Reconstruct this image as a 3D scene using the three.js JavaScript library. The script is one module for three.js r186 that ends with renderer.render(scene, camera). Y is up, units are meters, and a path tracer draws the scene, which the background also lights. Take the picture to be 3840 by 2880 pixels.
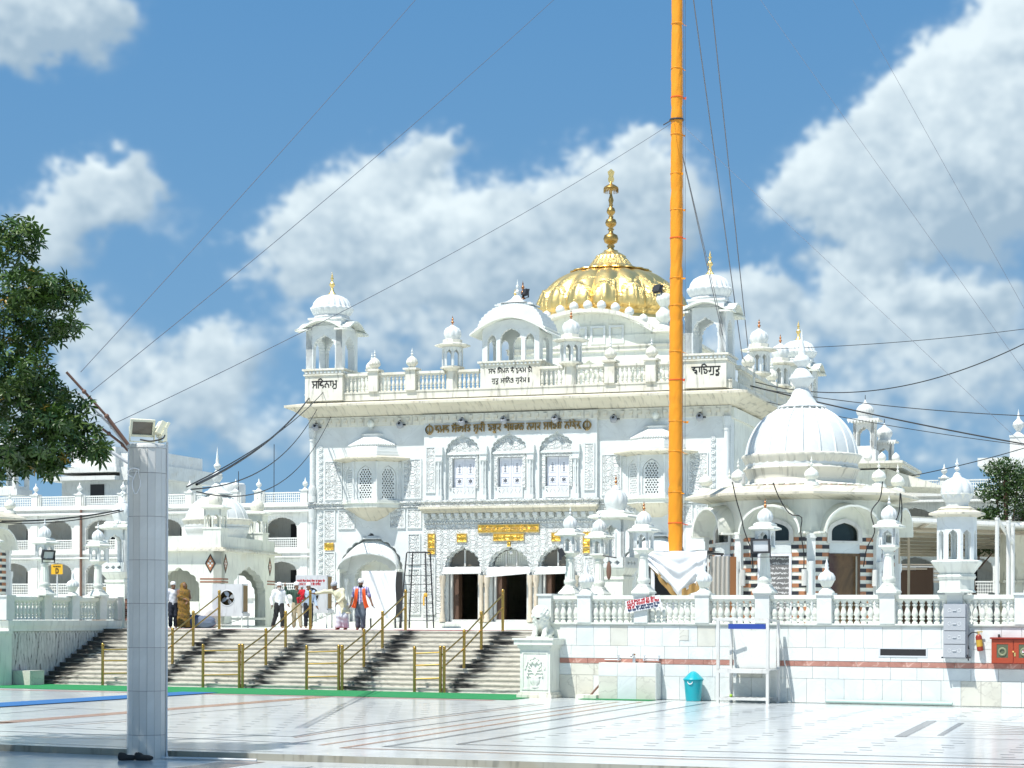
import * as THREE from 'three';
import { mergeGeometries } from 'three/addons/utils/BufferGeometryUtils.js';
import { MarchingCubes } from 'three/addons/objects/MarchingCubes.js';
import { ImprovedNoise } from 'three/addons/math/ImprovedNoise.js';

// ------------------------------------------------------------------ camera, sky, sun, exposure
const scene = new THREE.Scene();
const camera = new THREE.PerspectiveCamera(2 * Math.atan(1440 / 7400) * 180 / Math.PI, 4 / 3, 0.5, 2000);
camera.position.set(0, 2.4, 0);
camera.rotation.z = 0.003;
camera.setViewOffset(3840, 2880, 0, -870, 3840, 2880);
const renderer = new THREE.WebGLRenderer({ antialias: true });
renderer.setSize(1024, 768);
renderer.toneMapping = THREE.LinearToneMapping;
renderer.toneMappingExposure = 1.45;
renderer.shadowMap.enabled = true;

const SUN_EL = 61 * Math.PI / 180, SUN_AZ = 46 * Math.PI / 180;       // azimuth: left of the direction from the buildings to the viewer
const sunDir = new THREE.Vector3(-Math.sin(SUN_AZ) * Math.cos(SUN_EL), Math.sin(SUN_EL), Math.cos(SUN_AZ) * Math.cos(SUN_EL));
const sun = new THREE.DirectionalLight(new THREE.Color(1, 0.97, 0.92), 4.1);
sun.position.copy(sunDir).multiplyScalar(200).add(new THREE.Vector3(0, 0, -70));
sun.target.position.set(0, 0, -70); scene.add(sun, sun.target);
sun.castShadow = true; sun.shadow.mapSize.set(4096, 4096);
Object.assign(sun.shadow.camera, { left: -80, right: 80, top: 80, bottom: -80, near: 10, far: 420 });

const noise = new ImprovedNoise(), PI_2 = Math.PI / 2;
const fbm = (x, y, z, o) => { let s = 0, a = 0.5; for (let i = 0; i < o; i++) { s += a * noise.noise(x, y, z); x = x * 2.03 + 1.7; y = y * 2.03 + 9.2; z = z * 2.03 + 3.1; a *= 0.5; } return s; };
const clamp = (x, a, b) => Math.min(b, Math.max(a, x)), lerp = (a, b, t) => a + (b - a) * t;
const sstep = (a, b, x) => { const t = clamp((x - a) / (b - a), 0, 1); return t * t * (3 - 2 * t); };
function makeSky() {
  // fair-weather cumulus; each puff: azimuth, elevation, two half sizes, all in degrees, and a density
  const W = 4096, H = 2048, data = new Float32Array(W * H * 4);
  const puffs = [
    [-14.0, 16.9, 1.5, 1.2], [-12.9, 17.2, 1.6, 1.3], [-11.8, 16.3, 1.1, .8], [-13.3, 15.9, 1.5, .8], [-14.9, 17.4, 1.5, 1.2],
    [-12.5, 11.5, 1.2, .8], [-11.8, 12.2, 1, .75], [-13, 10.6, 1.4, .8], [-11.3, 11.7, .8, .8], [-10, 11, 1.5, .6, .35],
    [-6.4, 11.1, 1.4, .8], [-4.8, 11.6, 1.5, 1.1], [-3.1, 12.7, 1.2, .95], [-2.4, 13.2, .7, .5], [-2.8, 10.6, 2.6, 1.4], [-.8, 11.6, 1.6, 1], [0, 10.6, 2.6, 1.3], [1.9, 12.2, 1.5, 1], [3.2, 12.4, 1.5, 1.2],
    [3.9, 13.4, .55, .5], [4.7, 12.2, 1.2, 1], [4, 11, 1.6, 1], [-5.6, 9.9, 2, .9], [-1.5, 9.5, 3.4, 1.1, .8], [2.8, 9.8, 2, 1, .7],
    [8.5, 12, 1.1, .8], [9.9, 13.1, 1.3, 1.1], [10.5, 14.2, .9, .8], [11.5, 14.8, .8, .7], [11.3, 13.5, 1.8, 1.4], [12.8, 15.1, 1.2, 1.4], [13.5, 15.7, 1.3, 1.4], [14.4, 15.9, 1.3, 1.6], [10.5, 11.9, 2.6, 1], [12.5, 12.3, 2.6, 1.5],
    [13.7, 13.2, 2, 1.9], [14.2, 17.2, 1.1, .7, .6], [11.2, 10.8, 3.2, .8, .8], [15.5, 14, 2, 3],
    [6.1, 9.3, .8, .5], [7.2, 9.4, .8, .7], [9.9, 9.7, 1.2, .75], [10.5, 10.1, .8, .5], [11.8, 8.9, 2, .8], [13.1, 8.6, 1.4, .8, .8], [8.6, 8.4, 3.2, .9, .7], [13.1, 7.3, 4, 1, .7], [10.5, 6, 5, 1.1, .6], [6, 7.5, 3, 1, .5],
    [-7.6, 5.2, 3, .9, .5], [-4, 5.5, 3, 1, .45], [14, 4.6, 3, .8, .5], [-14, 5, 2, .9, .5], [-12.4, 8.2, 1.4, .9, .7], [-11.1, 7.4, 1.6, .8, .7], [-8.8, 7.9, 1, .6], [-8.4, 7, 1.2, .8, .8], [-9.2, 6.3, 1.6, .9, .7], [-11.7, 6, 3.2, 1, .6], [-5, 7.9, 3.4, .9, .55], [0, 7.8, 4, .9, .6], [-14, 9, 1.6, .9, .5]];
  const CW = 512, CH = 128, cg = new Float32Array(CW * CH);                 // slow noise for the rest of the sky
  for (let j = 0; j < CH; j++) for (let i = 0; i < CW; i++) { const e = j / (CH - 1) * PI_2, l = (i / CW - 0.5) * 4 * PI_2, c = Math.cos(e); cg[j * CW + i] = fbm(Math.cos(l) * c * 26 * 0.62, Math.sin(e) * 30 * 0.8, Math.sin(l) * c * 26 * 0.62, 4); }
  const coarse = (lon, elD) => { const x = (lon / (4 * PI_2) + 0.5) * CW, y = clamp(elD / 90, 0, 1) * (CH - 1.001), i = Math.floor(x), j = Math.floor(y), u = x - i, v = y - j, g = (a, b) => cg[Math.min(b, CH - 1) * CW + ((a % CW) + CW) % CW]; return lerp(lerp(g(i, j), g(i + 1, j), u), lerp(g(i, j + 1), g(i + 1, j + 1), u), v); };
  for (let y = 0; y < H; y++) {
    const el = ((y + 0.5) / H - 0.5) * Math.PI, elD = el * 180 / Math.PI, se = Math.sin(el), ce = Math.cos(el), up = Math.max(0, se);
    for (let x = 0; x < W; x++) {
      const lon = ((x + 0.5) / W - 0.5) * 2 * Math.PI, dx = Math.cos(lon) * ce, dz = Math.sin(lon) * ce, o = (y * W + x) * 4;
      let r, g, b;
      if (el < 0) { r = g = b = 0.5; } else {
        const t = Math.pow(1 - up, 3.2), mu = dx * sunDir.x + se * sunDir.y + dz * sunDir.z;
        const glow = 0.06 * Math.pow(Math.max(0, mu), 8);
        r = lerp(0.036, 0.185, t) + glow; g = lerp(0.160, 0.335, t) + glow; b = lerp(0.375, 0.480, t) + glow;
        let az = Math.atan2(dx, -dz) * 180 / Math.PI;
        // how much cloud stands in this direction
        let dens = 0, topS = 0, wS = 0, n3 = 0;
        const near = Math.abs(az) < 19 && elD < 20;
        const px = dx * 26, py = se * 30, pz = dz * 26;
        const n1 = near ? fbm(px * 0.62, py * 0.8, pz * 0.62, 7) : coarse(lon, elD), n2 = near ? fbm(px * 2.4 + 7, py * 2.6, pz * 2.4, 5) : 0;
        if (near) {
          n3 = fbm(px * 6.5 - 2, py * 6.5, pz * 6.5 + 4, 4); const wx = az + n1 * 1.6 + n2 * 0.95 + n3 * 0.4, wy = elD + n2 * 0.95 + fbm(px + 3, py - 5, pz, 4) * 0.9 - n3 * 0.35;
          for (const p of puffs) {
            const ax = (wx - p[0]) / p[2], ay = (wy - p[1]) / p[3], q = ax * ax + (ay > 0 ? ay * ay : ay * ay * 0.8);
            if (q < 4) { const k = Math.exp(-q * 1.15) * (p[4] ?? 1); dens += k; topS += k * (ay - ax * 0.35); wS += k; }
          }
        }
        const edge = near ? sstep(19, 15.5, Math.abs(az)) * sstep(20, 18, elD) : 0;
        const far = sstep(0.02, 0.30, n1 + 0.10 - Math.abs(elD - 22) * 0.0035) * sstep(2, 8, elD) * 1.2;
        dens = lerp(far, dens, edge);
        const lift = wS > 0.01 ? topS / wS : 0.3;
        const a = sstep(0.20, 0.95, dens + n2 * 0.36 + n3 * 0.22) * 0.90 + sstep(0.02, 0.6, dens) * 0.06;
        const body = clamp(0.44 + lift * 0.60 + n2 * 0.50 + n3 * 0.45 + n1 * 0.35 + (az > 9 && elD > 11.5 ? 0.16 * sstep(9, 13, az) * sstep(11.5, 14, elD) : 0), 0, 1);
        const cr = lerp(0.265, 0.60, body), cgr = lerp(0.360, 0.680, body), cb = lerp(0.445, 0.71, body);
        const thin = a;
        r = lerp(r, cr, thin); g = lerp(g, cgr, thin); b = lerp(b, cb, thin);
      }
      data[o] = r; data[o + 1] = g; data[o + 2] = b; data[o + 3] = 1;
    }
  }
  const t = new THREE.DataTexture(data, W, H, THREE.RGBAFormat, THREE.FloatType);
  t.mapping = THREE.EquirectangularReflectionMapping; t.magFilter = t.minFilter = THREE.LinearFilter; t.needsUpdate = true;
  return t;
}
scene.background = makeSky();
scene.environment = scene.background;

// ------------------------------------------------------------------ helpers
let seed = 20240611;
const rnd = () => { seed = (seed + 0x6d2b79f5) | 0; let t = Math.imul(seed ^ (seed >>> 15), 1 | seed); t = (t + Math.imul(t ^ (t >>> 7), 61 | t)) ^ t; return ((t ^ (t >>> 14)) >>> 0) / 4294967296; };
const rr = (a, b) => a + (b - a) * rnd();
const V = (x, y, z) => new THREE.Vector3(x, y, z), PI = Math.PI, TAU = 2 * Math.PI;
const taken = {};
const numbered = (n) => { taken[n] = (taken[n] ?? -1) + 1; return taken[n] ? n + '_' + String(taken[n]).padStart(3, '0') : n; };
function clean(g) {                                   // only position, normal, uv; no index
  g = g.index ? g.toNonIndexed() : g;
  for (const k of Object.keys(g.attributes)) if (!['position', 'normal', 'uv'].includes(k)) g.deleteAttribute(k);
  if (!g.attributes.normal) g.computeVertexNormals();
  if (!g.attributes.uv) g.setAttribute('uv', new THREE.BufferAttribute(new Float32Array(g.attributes.position.count * 2), 2));
  return g;
}
function metreUV(g) {                                 // texture coordinates in metres, projected along the main axis of each face
  const p = g.attributes.position, n = g.attributes.normal, uv = g.attributes.uv;
  for (let i = 0; i < p.count; i++) {
    const ax = Math.abs(n.getX(i)), ay = Math.abs(n.getY(i)), az = Math.abs(n.getZ(i));
    if (az >= ax && az >= ay) uv.setXY(i, p.getX(i), p.getY(i)); else if (ax >= ay) uv.setXY(i, p.getZ(i), p.getY(i)); else uv.setXY(i, p.getX(i), p.getZ(i));
  }
  return g;
}
const merge = (list) => { list = list.flat(Infinity).map(clean); return list.length === 1 ? list[0] : mergeGeometries(list); };
const proto = (g) => metreUV(merge([g]));              // ready to be shared by many meshes
function mesh(name, geos, mat, parent, keepUV) {
  const g = merge([geos]); if (!keepUV) metreUV(g);
  const m = new THREE.Mesh(g, mat); m.castShadow = m.receiveShadow = true;
  m.name = parent ? name : numbered(name); (parent ?? scene).add(m);
  return m;
}
function tag(o, label, category, group) { o.userData.label = label; o.userData.category = category; if (group) o.userData.group = group; return o; }
function thing(name, label, category, pos = [0, 0, 0], turn = 0, group) {
  const o = new THREE.Group(); o.name = numbered(name); o.position.set(...pos); o.rotation.y = turn; scene.add(o);
  return tag(o, label, category, group);
}
function copy(src, pos, turn, label, group) {
  const c = src.clone(); c.name = numbered(src.name.replace(/_\d{3}$/, '')); c.position.set(...pos); c.rotation.y = turn; c.userData = { ...src.userData, label }; if (group) c.userData.group = group; scene.add(c); return c;
}
const structure = (m) => { m.userData.kind = 'structure'; return m; };
// geometry makers
const bx = (x0, x1, y0, y1, z0, z1) => new THREE.BoxGeometry(x1 - x0, y1 - y0, z1 - z0).translate((x0 + x1) / 2, (y0 + y1) / 2, (z0 + z1) / 2);
const lathe = (pts, seg = 20, x = 0, y = 0, z = 0) => new THREE.LatheGeometry(pts.map((p) => new THREE.Vector2(Math.max(p[0], 0.0001), p[1])), seg).translate(x, y, z);
const cyl = (r0, r1, y0, y1, x = 0, z = 0, seg = 16) => new THREE.CylinderGeometry(r1, r0, y1 - y0, seg).translate(x, (y0 + y1) / 2, z);
const sph = (r, x, y, z, a = 14, b = 10) => new THREE.SphereGeometry(r, a, b).translate(x, y, z);
const tube = (pts, r, seg = 0, rad = 6) => new THREE.TubeGeometry(new THREE.CatmullRomCurve3(pts.map((p) => (p.isVector3 ? p : V(...p)))), seg || pts.length * 6, r, rad);
function bar(a, b, r, rad = 6, sq = 0) {              // straight round or square bar between two points
  a = a.isVector3 ? a : V(...a); b = b.isVector3 ? b : V(...b);
  const l = a.distanceTo(b), g = sq ? new THREE.BoxGeometry(r * 2, l, sq * 2) : new THREE.CylinderGeometry(r, r, l, rad);
  const q = new THREE.Quaternion().setFromUnitVectors(V(0, 1, 0), b.clone().sub(a).normalize());
  return g.applyQuaternion(q).translate((a.x + b.x) / 2, (a.y + b.y) / 2, (a.z + b.z) / 2);
}
const shapeOf = (pts, holes = []) => { const s = new THREE.Shape(pts.map((p) => new THREE.Vector2(...p))); for (const h of holes) s.holes.push(new THREE.Path(h.map((p) => new THREE.Vector2(...p)))); return s; };
const ext = (pts, holes, z0, z1) => new THREE.ExtrudeGeometry(shapeOf(pts, holes), { depth: z1 - z0, bevelEnabled: false, curveSegments: 8 }).translate(0, 0, z0);
const rect = (x0, x1, y0, y1) => [[x0, y0], [x1, y0], [x1, y1], [x0, y1]];
function archPts(x0, x1, ys, ya, lobes = 0, amp = 0.07, point = 0.08, n = 0) {   // from the left spring over the crown to the right spring
  const cx = (x0 + x1) / 2, rx = (x1 - x0) / 2, ry = ya - ys, out = []; n = n || (lobes ? lobes * 5 : 16);
  for (let i = 0; i <= n; i++) {
    const t = i / n, th = PI * (1 - t); let k = 1;
    if (lobes) k = 1 - amp * (1 - Math.abs(Math.sin(lobes * PI * t)));
    const pk = Math.max(0, 1 - Math.abs(t - 0.5) / 0.1) * point * ry;
    out.push([cx + Math.cos(th) * rx * (i === 0 || i === n ? 1 : k), ys + Math.sin(th) * (ry * (1 - point)) * k + pk]);
  }
  return out;
}
const opening = (x0, x1, y0, ys, ya, lobes, amp, point) => [[x0, y0], ...archPts(x0, x1, ys, ya, lobes, amp, point), [x1, y0]];
const polyRing = (n, r, turn = 0) => Array.from({ length: n }, (_, i) => { const a = turn + i / n * TAU; return [Math.cos(a) * r, Math.sin(a) * r]; });
function ngon(n, prof, turn = 0, x = 0, z = 0) {       // faceted body of revolution; a corner radius is prof[i][0]
  const g = new THREE.LatheGeometry(prof.map((p) => new THREE.Vector2(Math.max(p[0], 0.0001), p[1])), n).rotateY(turn).toNonIndexed(); g.deleteAttribute('normal'); g.computeVertexNormals(); return g.translate(x, 0, z);
}
function ribbed(prof, ribs, amp, seg, x = 0, y = 0, z = 0, fn) {   // dome with rounded lobes; amp scaled by the third value of each profile point
  const g = new THREE.LatheGeometry(prof.map((p) => new THREE.Vector2(Math.max(p[0], 0.0001), p[1])), seg), p = g.attributes.position, per = prof.length;
  for (let i = 0; i < p.count; i++) {
    const j = i % per, a = Math.atan2(p.getX(i), p.getZ(i)), w = prof[j][2] ?? 1; let k = 1 + amp * w * (Math.abs(Math.sin(a * ribs / 2)) - 0.6);
    if (fn) k += fn(a, p.getY(i), j);
    p.setX(i, p.getX(i) * k); p.setZ(i, p.getZ(i) * k);
  }
  g.computeVertexNormals(); return g.translate(x, y, z);
}
// two building grids: the terrace (T) and the temple (B); local x runs right, z towards the viewer
const TT = 25.2 * PI / 180, TB = 18.5 * PI / 180;
const TP = (u, y, w) => [1.4989 + u * Math.cos(TT) - w * Math.sin(TT), y, -58.1105 + u * Math.sin(TT) + w * Math.cos(TT)];
const BP = (u, y, w) => [-8.5243 + u * Math.cos(TB) - w * Math.sin(TB), y, -83 + u * Math.sin(TB) + w * Math.cos(TB)];

// ------------------------------------------------------------------ materials
const toS = (x) => Math.round(255 * clamp(x <= 0.0031308 ? x * 12.92 : 1.055 * Math.pow(x, 1 / 2.4) - 0.055, 0, 1));
function tex(w, h, fn, metresX = 1, metresY = metresX, data = false) {   // fn(x, y) in 0..1 -> linear rgb or one number
  const d = new Uint8Array(w * h * 4);
  for (let y = 0; y < h; y++) for (let x = 0; x < w; x++) {
    const c = fn(x / w, y / h), o = (y * w + x) * 4;
    if (typeof c === 'number') d[o] = d[o + 1] = d[o + 2] = data ? Math.round(255 * clamp(c, 0, 1)) : toS(c); else { d[o] = toS(c[0]); d[o + 1] = toS(c[1]); d[o + 2] = toS(c[2]); }
    d[o + 3] = 255;
  }
  const t = new THREE.DataTexture(d, w, h, THREE.RGBAFormat); t.wrapS = t.wrapT = THREE.RepeatWrapping; t.magFilter = THREE.LinearFilter; t.minFilter = THREE.LinearMipmapLinearFilter; t.generateMipmaps = true;
  if (!data) t.colorSpace = THREE.SRGBColorSpace; t.repeat.set(1 / metresX, 1 / metresY); t.needsUpdate = true; return t;
}
const per = (x, y, f, o, s = 0) => { // noise that tiles over the unit square
  const a = x * TAU, b = y * TAU, k = f / TAU; return fbm(Math.cos(a) * k + s, Math.sin(a) * k + Math.cos(b) * k * 1.3, Math.sin(b) * k * 1.3 + s, o); };
const ridge = (v, w) => Math.max(0, 1 - Math.abs(v) / w);
const std = (o) => new THREE.MeshStandardMaterial({ roughness: 0.6, ...o });
const phys = (o) => new THREE.MeshPhysicalMaterial({ roughness: 0.5, ...o });
const lin = (r, g, b) => new THREE.Color().setRGB(r, g ?? r, b ?? r);
const marbleTex = (veins, warm, s) => tex(512, 512, (x, y) => {
  const n = per(x, y, 4, 4, s), v = ridge(per(x, y, 3, 5, s + 11) + 0.25 * n, 0.035) * veins * (0.5 + n), g = 0.90 + 0.16 * n - 0.34 * v, y2 = warm * (0.5 + per(x, y, 2, 3, s + 5));
  return [g, g * (1 - 0.03 * y2), g * (1 - 0.11 * y2)];
}, 2.4);
const arabesque = tex(512, 512, (x, y) => {             // carved vine scrolls: height
  const wx = x + 0.045 * Math.sin(y * TAU * 3) + 0.03 * Math.sin(x * TAU * 5), wy = y + 0.05 * Math.sin(x * TAU * 2) + 0.02 * Math.cos(y * TAU * 6);
  const s = Math.sin(wx * TAU * 4 + 2.6 * Math.sin(wy * TAU * 4)) * Math.cos(wy * TAU * 4 + 2.6 * Math.sin(wx * TAU * 4 + 1.1));
  const leaf = Math.sin(wx * TAU * 11 + Math.sin(wy * TAU * 9) * 2) * Math.sin(wy * TAU * 12);
  return clamp(0.35 + 0.9 * sstep(-0.15, 0.5, s) * 0.6 + 0.22 * leaf, 0, 1);
}, 1.5, 1.5, true);
const streakTex = (k, s, c = [0.80, 0.78, 0.72]) => tex(512, 512, (x, y) => {   // weathered marble with run-off streaks
  const n = per(x, y, 4, 4, s), st = sstep(0.05, 0.42, per(x, y * 0.12, 26, 3, s + 3) + 0.3 * per(x, y, 5, 3, s + 8)), bl = sstep(0.1, 0.4, per(x, y, 3, 4, s + 20)), g = 1 + 0.16 * n - k * st - 0.3 * k * bl;
  return [c[0] * g, c[1] * g * (1 - 0.04 * bl), c[2] * g * (1 - 0.10 * bl)];
}, 3.2);
const mA = marbleTex(0.5, 0.25, 1), mB = marbleTex(0.9, 0.7, 31), mStreak = streakTex(0.35, 50), mSoft = streakTex(0.16, 77, [0.86, 0.85, 0.80]);
const M = {
  marble: std({ color: lin(0.775, 0.81, 0.80), map: mA, roughness: 0.5 }),
  carved: std({ color: lin(0.775, 0.81, 0.80), map: mA, roughness: 0.5, bumpMap: arabesque, bumpScale: 0.07 }),
  aged: std({ color: lin(0.90, 0.90, 0.84), map: mStreak, roughness: 0.6 }),
  eave: std({ color: lin(0.80, 0.77, 0.67), map: mStreak, roughness: 0.65 }),
  soft: std({ color: lin(0.89, 0.92, 0.88), map: mSoft, roughness: 0.55 }),
  paint: std({ color: lin(0.80, 0.82, 0.83), map: mSoft, roughness: 0.7 }),
  slab: [[.78, .82, .80, mA], [.77, .80, .77, mA], [.72, .77, .77, mA], [.77, .79, .75, mA], [.68, .68, .61, mB], [.79, .82, .81, mA], [.75, .79, .77, mA]].map((c) => std({ color: lin(c[0], c[1], c[2]), map: c[3], roughness: 0.42 })),
  vein: std({ color: lin(1), roughness: 0.5, map: tex(512, 512, (x, y) => {   // book-matched grey veined slabs with grime runs
    const m = Math.abs(x - 0.5) * 2, v = Math.abs(Math.sin((m * 3.2 + y * 1.3 + per(x, y, 4, 4, 9) * 0.9) * PI)), st = sstep(0.0, 0.35, per(x, y * 0.2, 22, 4, 4)), n = per(x, y, 5, 4, 71);
    const g = 0.62 + 0.12 * n - 0.30 * sstep(0.75, 1, v) * (0.4 + st) - 0.18 * st; return [g, g * 0.985, g * 0.93]; }, 1.1, 1.75) }),
  redBand: std({ color: lin(1), roughness: 0.45, map: tex(256, 256, (x, y) => { const n = per(x, y, 5, 4, 3), v = ridge(per(x, y, 3, 4, 8), 0.05); return [0.42 + 0.2 * n + 0.15 * v, 0.20 + 0.12 * n + 0.18 * v, 0.155 + 0.1 * n + 0.16 * v]; }, 1.4) }),
  brownBand: std({ color: lin(0.33, 0.15, 0.09), map: mA }),
  blackStone: std({ color: lin(0.035, 0.037, 0.045), roughness: 0.35 }),
  orangeStone: std({ color: lin(0.45, 0.20, 0.10), map: mB, roughness: 0.45 }),
  gold: std({ color: lin(0.88, 0.65, 0.26), metalness: 1, roughness: 0.40, bumpMap: tex(256, 256, (x, y) => 0.5 + per(x, y, 6, 4, 2), 2, 2, true), bumpScale: 0.012 }),
  goldDull: std({ color: lin(0.42, 0.27, 0.09), metalness: 1, roughness: 0.42 }),
  goldPlate: std({ color: lin(0.80, 0.50, 0.10), metalness: 1, roughness: 0.36, bumpMap: arabesque, bumpScale: 0.03 }),
  goldPaint: std({ color: lin(0.33, 0.22, 0.075), metalness: 0.6, roughness: 0.5 }),
  brass: std({ color: lin(0.50, 0.33, 0.10), metalness: 1, roughness: 0.34 }),
  copper: std({ color: lin(0.45, 0.20, 0.09), metalness: 1, roughness: 0.4 }),
  saffron: phys({ color: lin(0.80, 0.295, 0.010), roughness: 0.42, sheen: 0.4, sheenColor: lin(1, 0.6, 0.1), sheenRoughness: 0.4 }),
  orangeCloth: std({ color: lin(0.80, 0.10, 0.015), roughness: 0.75 }),
  whiteCloth: phys({ color: lin(0.80, 0.81, 0.82), roughness: 0.85, sheen: 0.2 }),
  tanCloth: std({ color: lin(0.42, 0.26, 0.09), roughness: 0.9 }),
  brownCloth: std({ color: lin(0.30, 0.13, 0.05), roughness: 0.9 }),
  lilac: std({ color: lin(0.76, 0.77, 0.82), roughness: 0.55 }),
  ink: std({ color: lin(0.02), roughness: 0.7 }),
  redInk: std({ color: lin(0.55, 0.02, 0.03), roughness: 0.7 }),
  blueInk: std({ color: lin(0.06, 0.09, 0.17), roughness: 0.7 }),
  dark: std({ color: lin(0.018, 0.017, 0.018), roughness: 0.6 }),
  darkWood: std({ color: lin(0.10, 0.055, 0.035), roughness: 0.6 }),
  glass: std({ color: lin(0.02, 0.03, 0.028), roughness: 0.08 }),
  grey: std({ color: lin(0.35, 0.37, 0.40), roughness: 0.5 }),
  lightGrey: std({ color: lin(0.60, 0.62, 0.63), roughness: 0.5 }),
  coolerWhite: std({ color: lin(0.66, 0.68, 0.74), roughness: 0.45, map: mSoft }),
  straw: std({ color: lin(0.28, 0.19, 0.09), roughness: 0.95, bumpMap: tex(128, 128, () => rnd(), 0.4, 0.4, true), bumpScale: 0.01 }),
  iron: std({ color: lin(0.05, 0.05, 0.055), roughness: 0.5, metalness: 0.4 }),
  rust: std({ color: lin(0.18, 0.10, 0.07), roughness: 0.7 }),
  steel: std({ color: lin(0.55, 0.57, 0.60), metalness: 0.7, roughness: 0.4 }),
  whiteMetal: std({ color: lin(0.74, 0.75, 0.76), roughness: 0.45, map: mSoft }),
  green: std({ color: lin(0.018, 0.24, 0.075), roughness: 0.95, bumpMap: tex(128, 128, () => rnd(), 0.3, 0.3, true), bumpScale: 0.006 }),
  blue: std({ color: lin(0.035, 0.15, 0.36), roughness: 0.95, bumpMap: tex(128, 128, () => rnd(), 0.3, 0.3, true), bumpScale: 0.006 }),
  redCarpet: std({ color: lin(0.34, 0.022, 0.05), roughness: 0.95 }),
  teal: phys({ color: lin(0.0, 0.36, 0.42), roughness: 0.35, clearcoat: 0.3 }),
  cable: std({ color: lin(0.02), roughness: 0.6 }),
  wire: std({ color: lin(0.16, 0.16, 0.18), roughness: 0.5, metalness: 0.5 }),
  fireRed: std({ color: lin(0.30, 0.035, 0.018), roughness: 0.4 }),
  creamLamp: std({ color: lin(0.72, 0.71, 0.55), roughness: 0.5 }),
  tile: [0.70, 0.66, 0.73].map((g) => std({ color: lin(g, g * 0.99, g * 0.94), roughness: 0.22, map: marbleTex(0.15, 0.1, g * 100) })),
  grout: std({ color: lin(0.28, 0.25, 0.27), roughness: 0.9 }),
  canopy: phys({ color: lin(0.70, 0.69, 0.60), roughness: 0.9, transmission: 0.45, thickness: 0, side: THREE.DoubleSide, bumpMap: tex(64, 64, (x) => 0.5 + 0.5 * Math.sin(x * TAU * 4), 1.2, 1.2, true), bumpScale: 0.03 }),
  woodPanel: std({ color: lin(1), roughness: 0.25, map: tex(256, 256, (x, y) => { const n = per(x, y * 0.3, 9, 4, 6), d = sstep(0.25, 0.45, x) * sstep(0.85, 0.6, x); return [0.12 + 0.10 * n - 0.07 * d * (0.6 + n), 0.07 + 0.05 * n - 0.03 * d, 0.03 + 0.02 * n]; }, 1.0) }),
  curtain: std({ color: lin(1), roughness: 0.8, map: tex(256, 256, (x, y) => { const b = y * 5 % 1, l = sstep(0.05, 0.3, per(x, y, 16, 3, 5) + 0.25 * Math.sin(b * TAU)); return lerp(0.16, 0.62, l); }, 0.75) }),
};
M.floor = phys({ color: lin(1), roughness: 0.16, map: tex(1024, 1024, (x, y) => {     // polished marble slabs: tone differs from slab to slab, hairline joints
  const sx = x * 14, sy = y * 14, i = Math.floor(sx), j = Math.floor(sy), fx = sx - i, fy = sy - j, h = Math.abs(Math.sin(i * 127.1 + j * 311.7) * 43758.5453) % 1;
  const n = per(x, y, 9, 4, 2), v = ridge(per(x, y, 7, 5, 13) + 0.2 * n, 0.02), jt = Math.min(fx, 1 - fx, fy, 1 - fy) < 0.012 ? 1 : 0;
  const g = 0.62 + 0.06 * (h - 0.5) + 0.10 * n - 0.07 * v - 0.10 * jt; return [g * 0.955, g * 1.0, g * 0.985]; }, 8.4) });
M.inlayDark = std({ color: lin(0.17, 0.18, 0.19), roughness: 0.2 }); M.inlayOrange = std({ color: lin(0.46, 0.25, 0.16), roughness: 0.22, map: mB }); M.inlayBrown = std({ color: lin(0.26, 0.19, 0.15), roughness: 0.22, map: mB });
// steps: one row of the texture per step, worn cream marble with black bands beside the hand rails, flank wall shade painted at the left end
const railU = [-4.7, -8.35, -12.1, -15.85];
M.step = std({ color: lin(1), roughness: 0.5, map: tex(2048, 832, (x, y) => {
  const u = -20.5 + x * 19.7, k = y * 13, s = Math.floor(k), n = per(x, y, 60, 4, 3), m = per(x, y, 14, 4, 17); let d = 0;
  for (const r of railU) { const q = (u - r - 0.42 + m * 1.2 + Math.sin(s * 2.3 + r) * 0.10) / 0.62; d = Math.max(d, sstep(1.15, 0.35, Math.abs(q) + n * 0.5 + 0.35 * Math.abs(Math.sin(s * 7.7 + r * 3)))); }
  d = Math.max(d * (0.95 + 0.5 * n), 0.55 * sstep(0.20, 0.5, m + n * 0.7), sstep(1.5 + s * 0.02, 0.5, u + 20.5 + n * 1.6) * 0.9); d = clamp(d, 0, 1);  // last term paints the flank wall's shade into the left end of the steps
  const run = sstep(0.0, 0.4, per(x, y * 0.3, 90, 3, 41)), g = (0.60 + 0.20 * n + 0.14 * m) * (1 - 0.22 * run); return [lerp(g, 0.022, d), lerp(g * 0.95, 0.02, d), lerp(g * 0.82, 0.019, d)]; }, 1, 1) });

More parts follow.
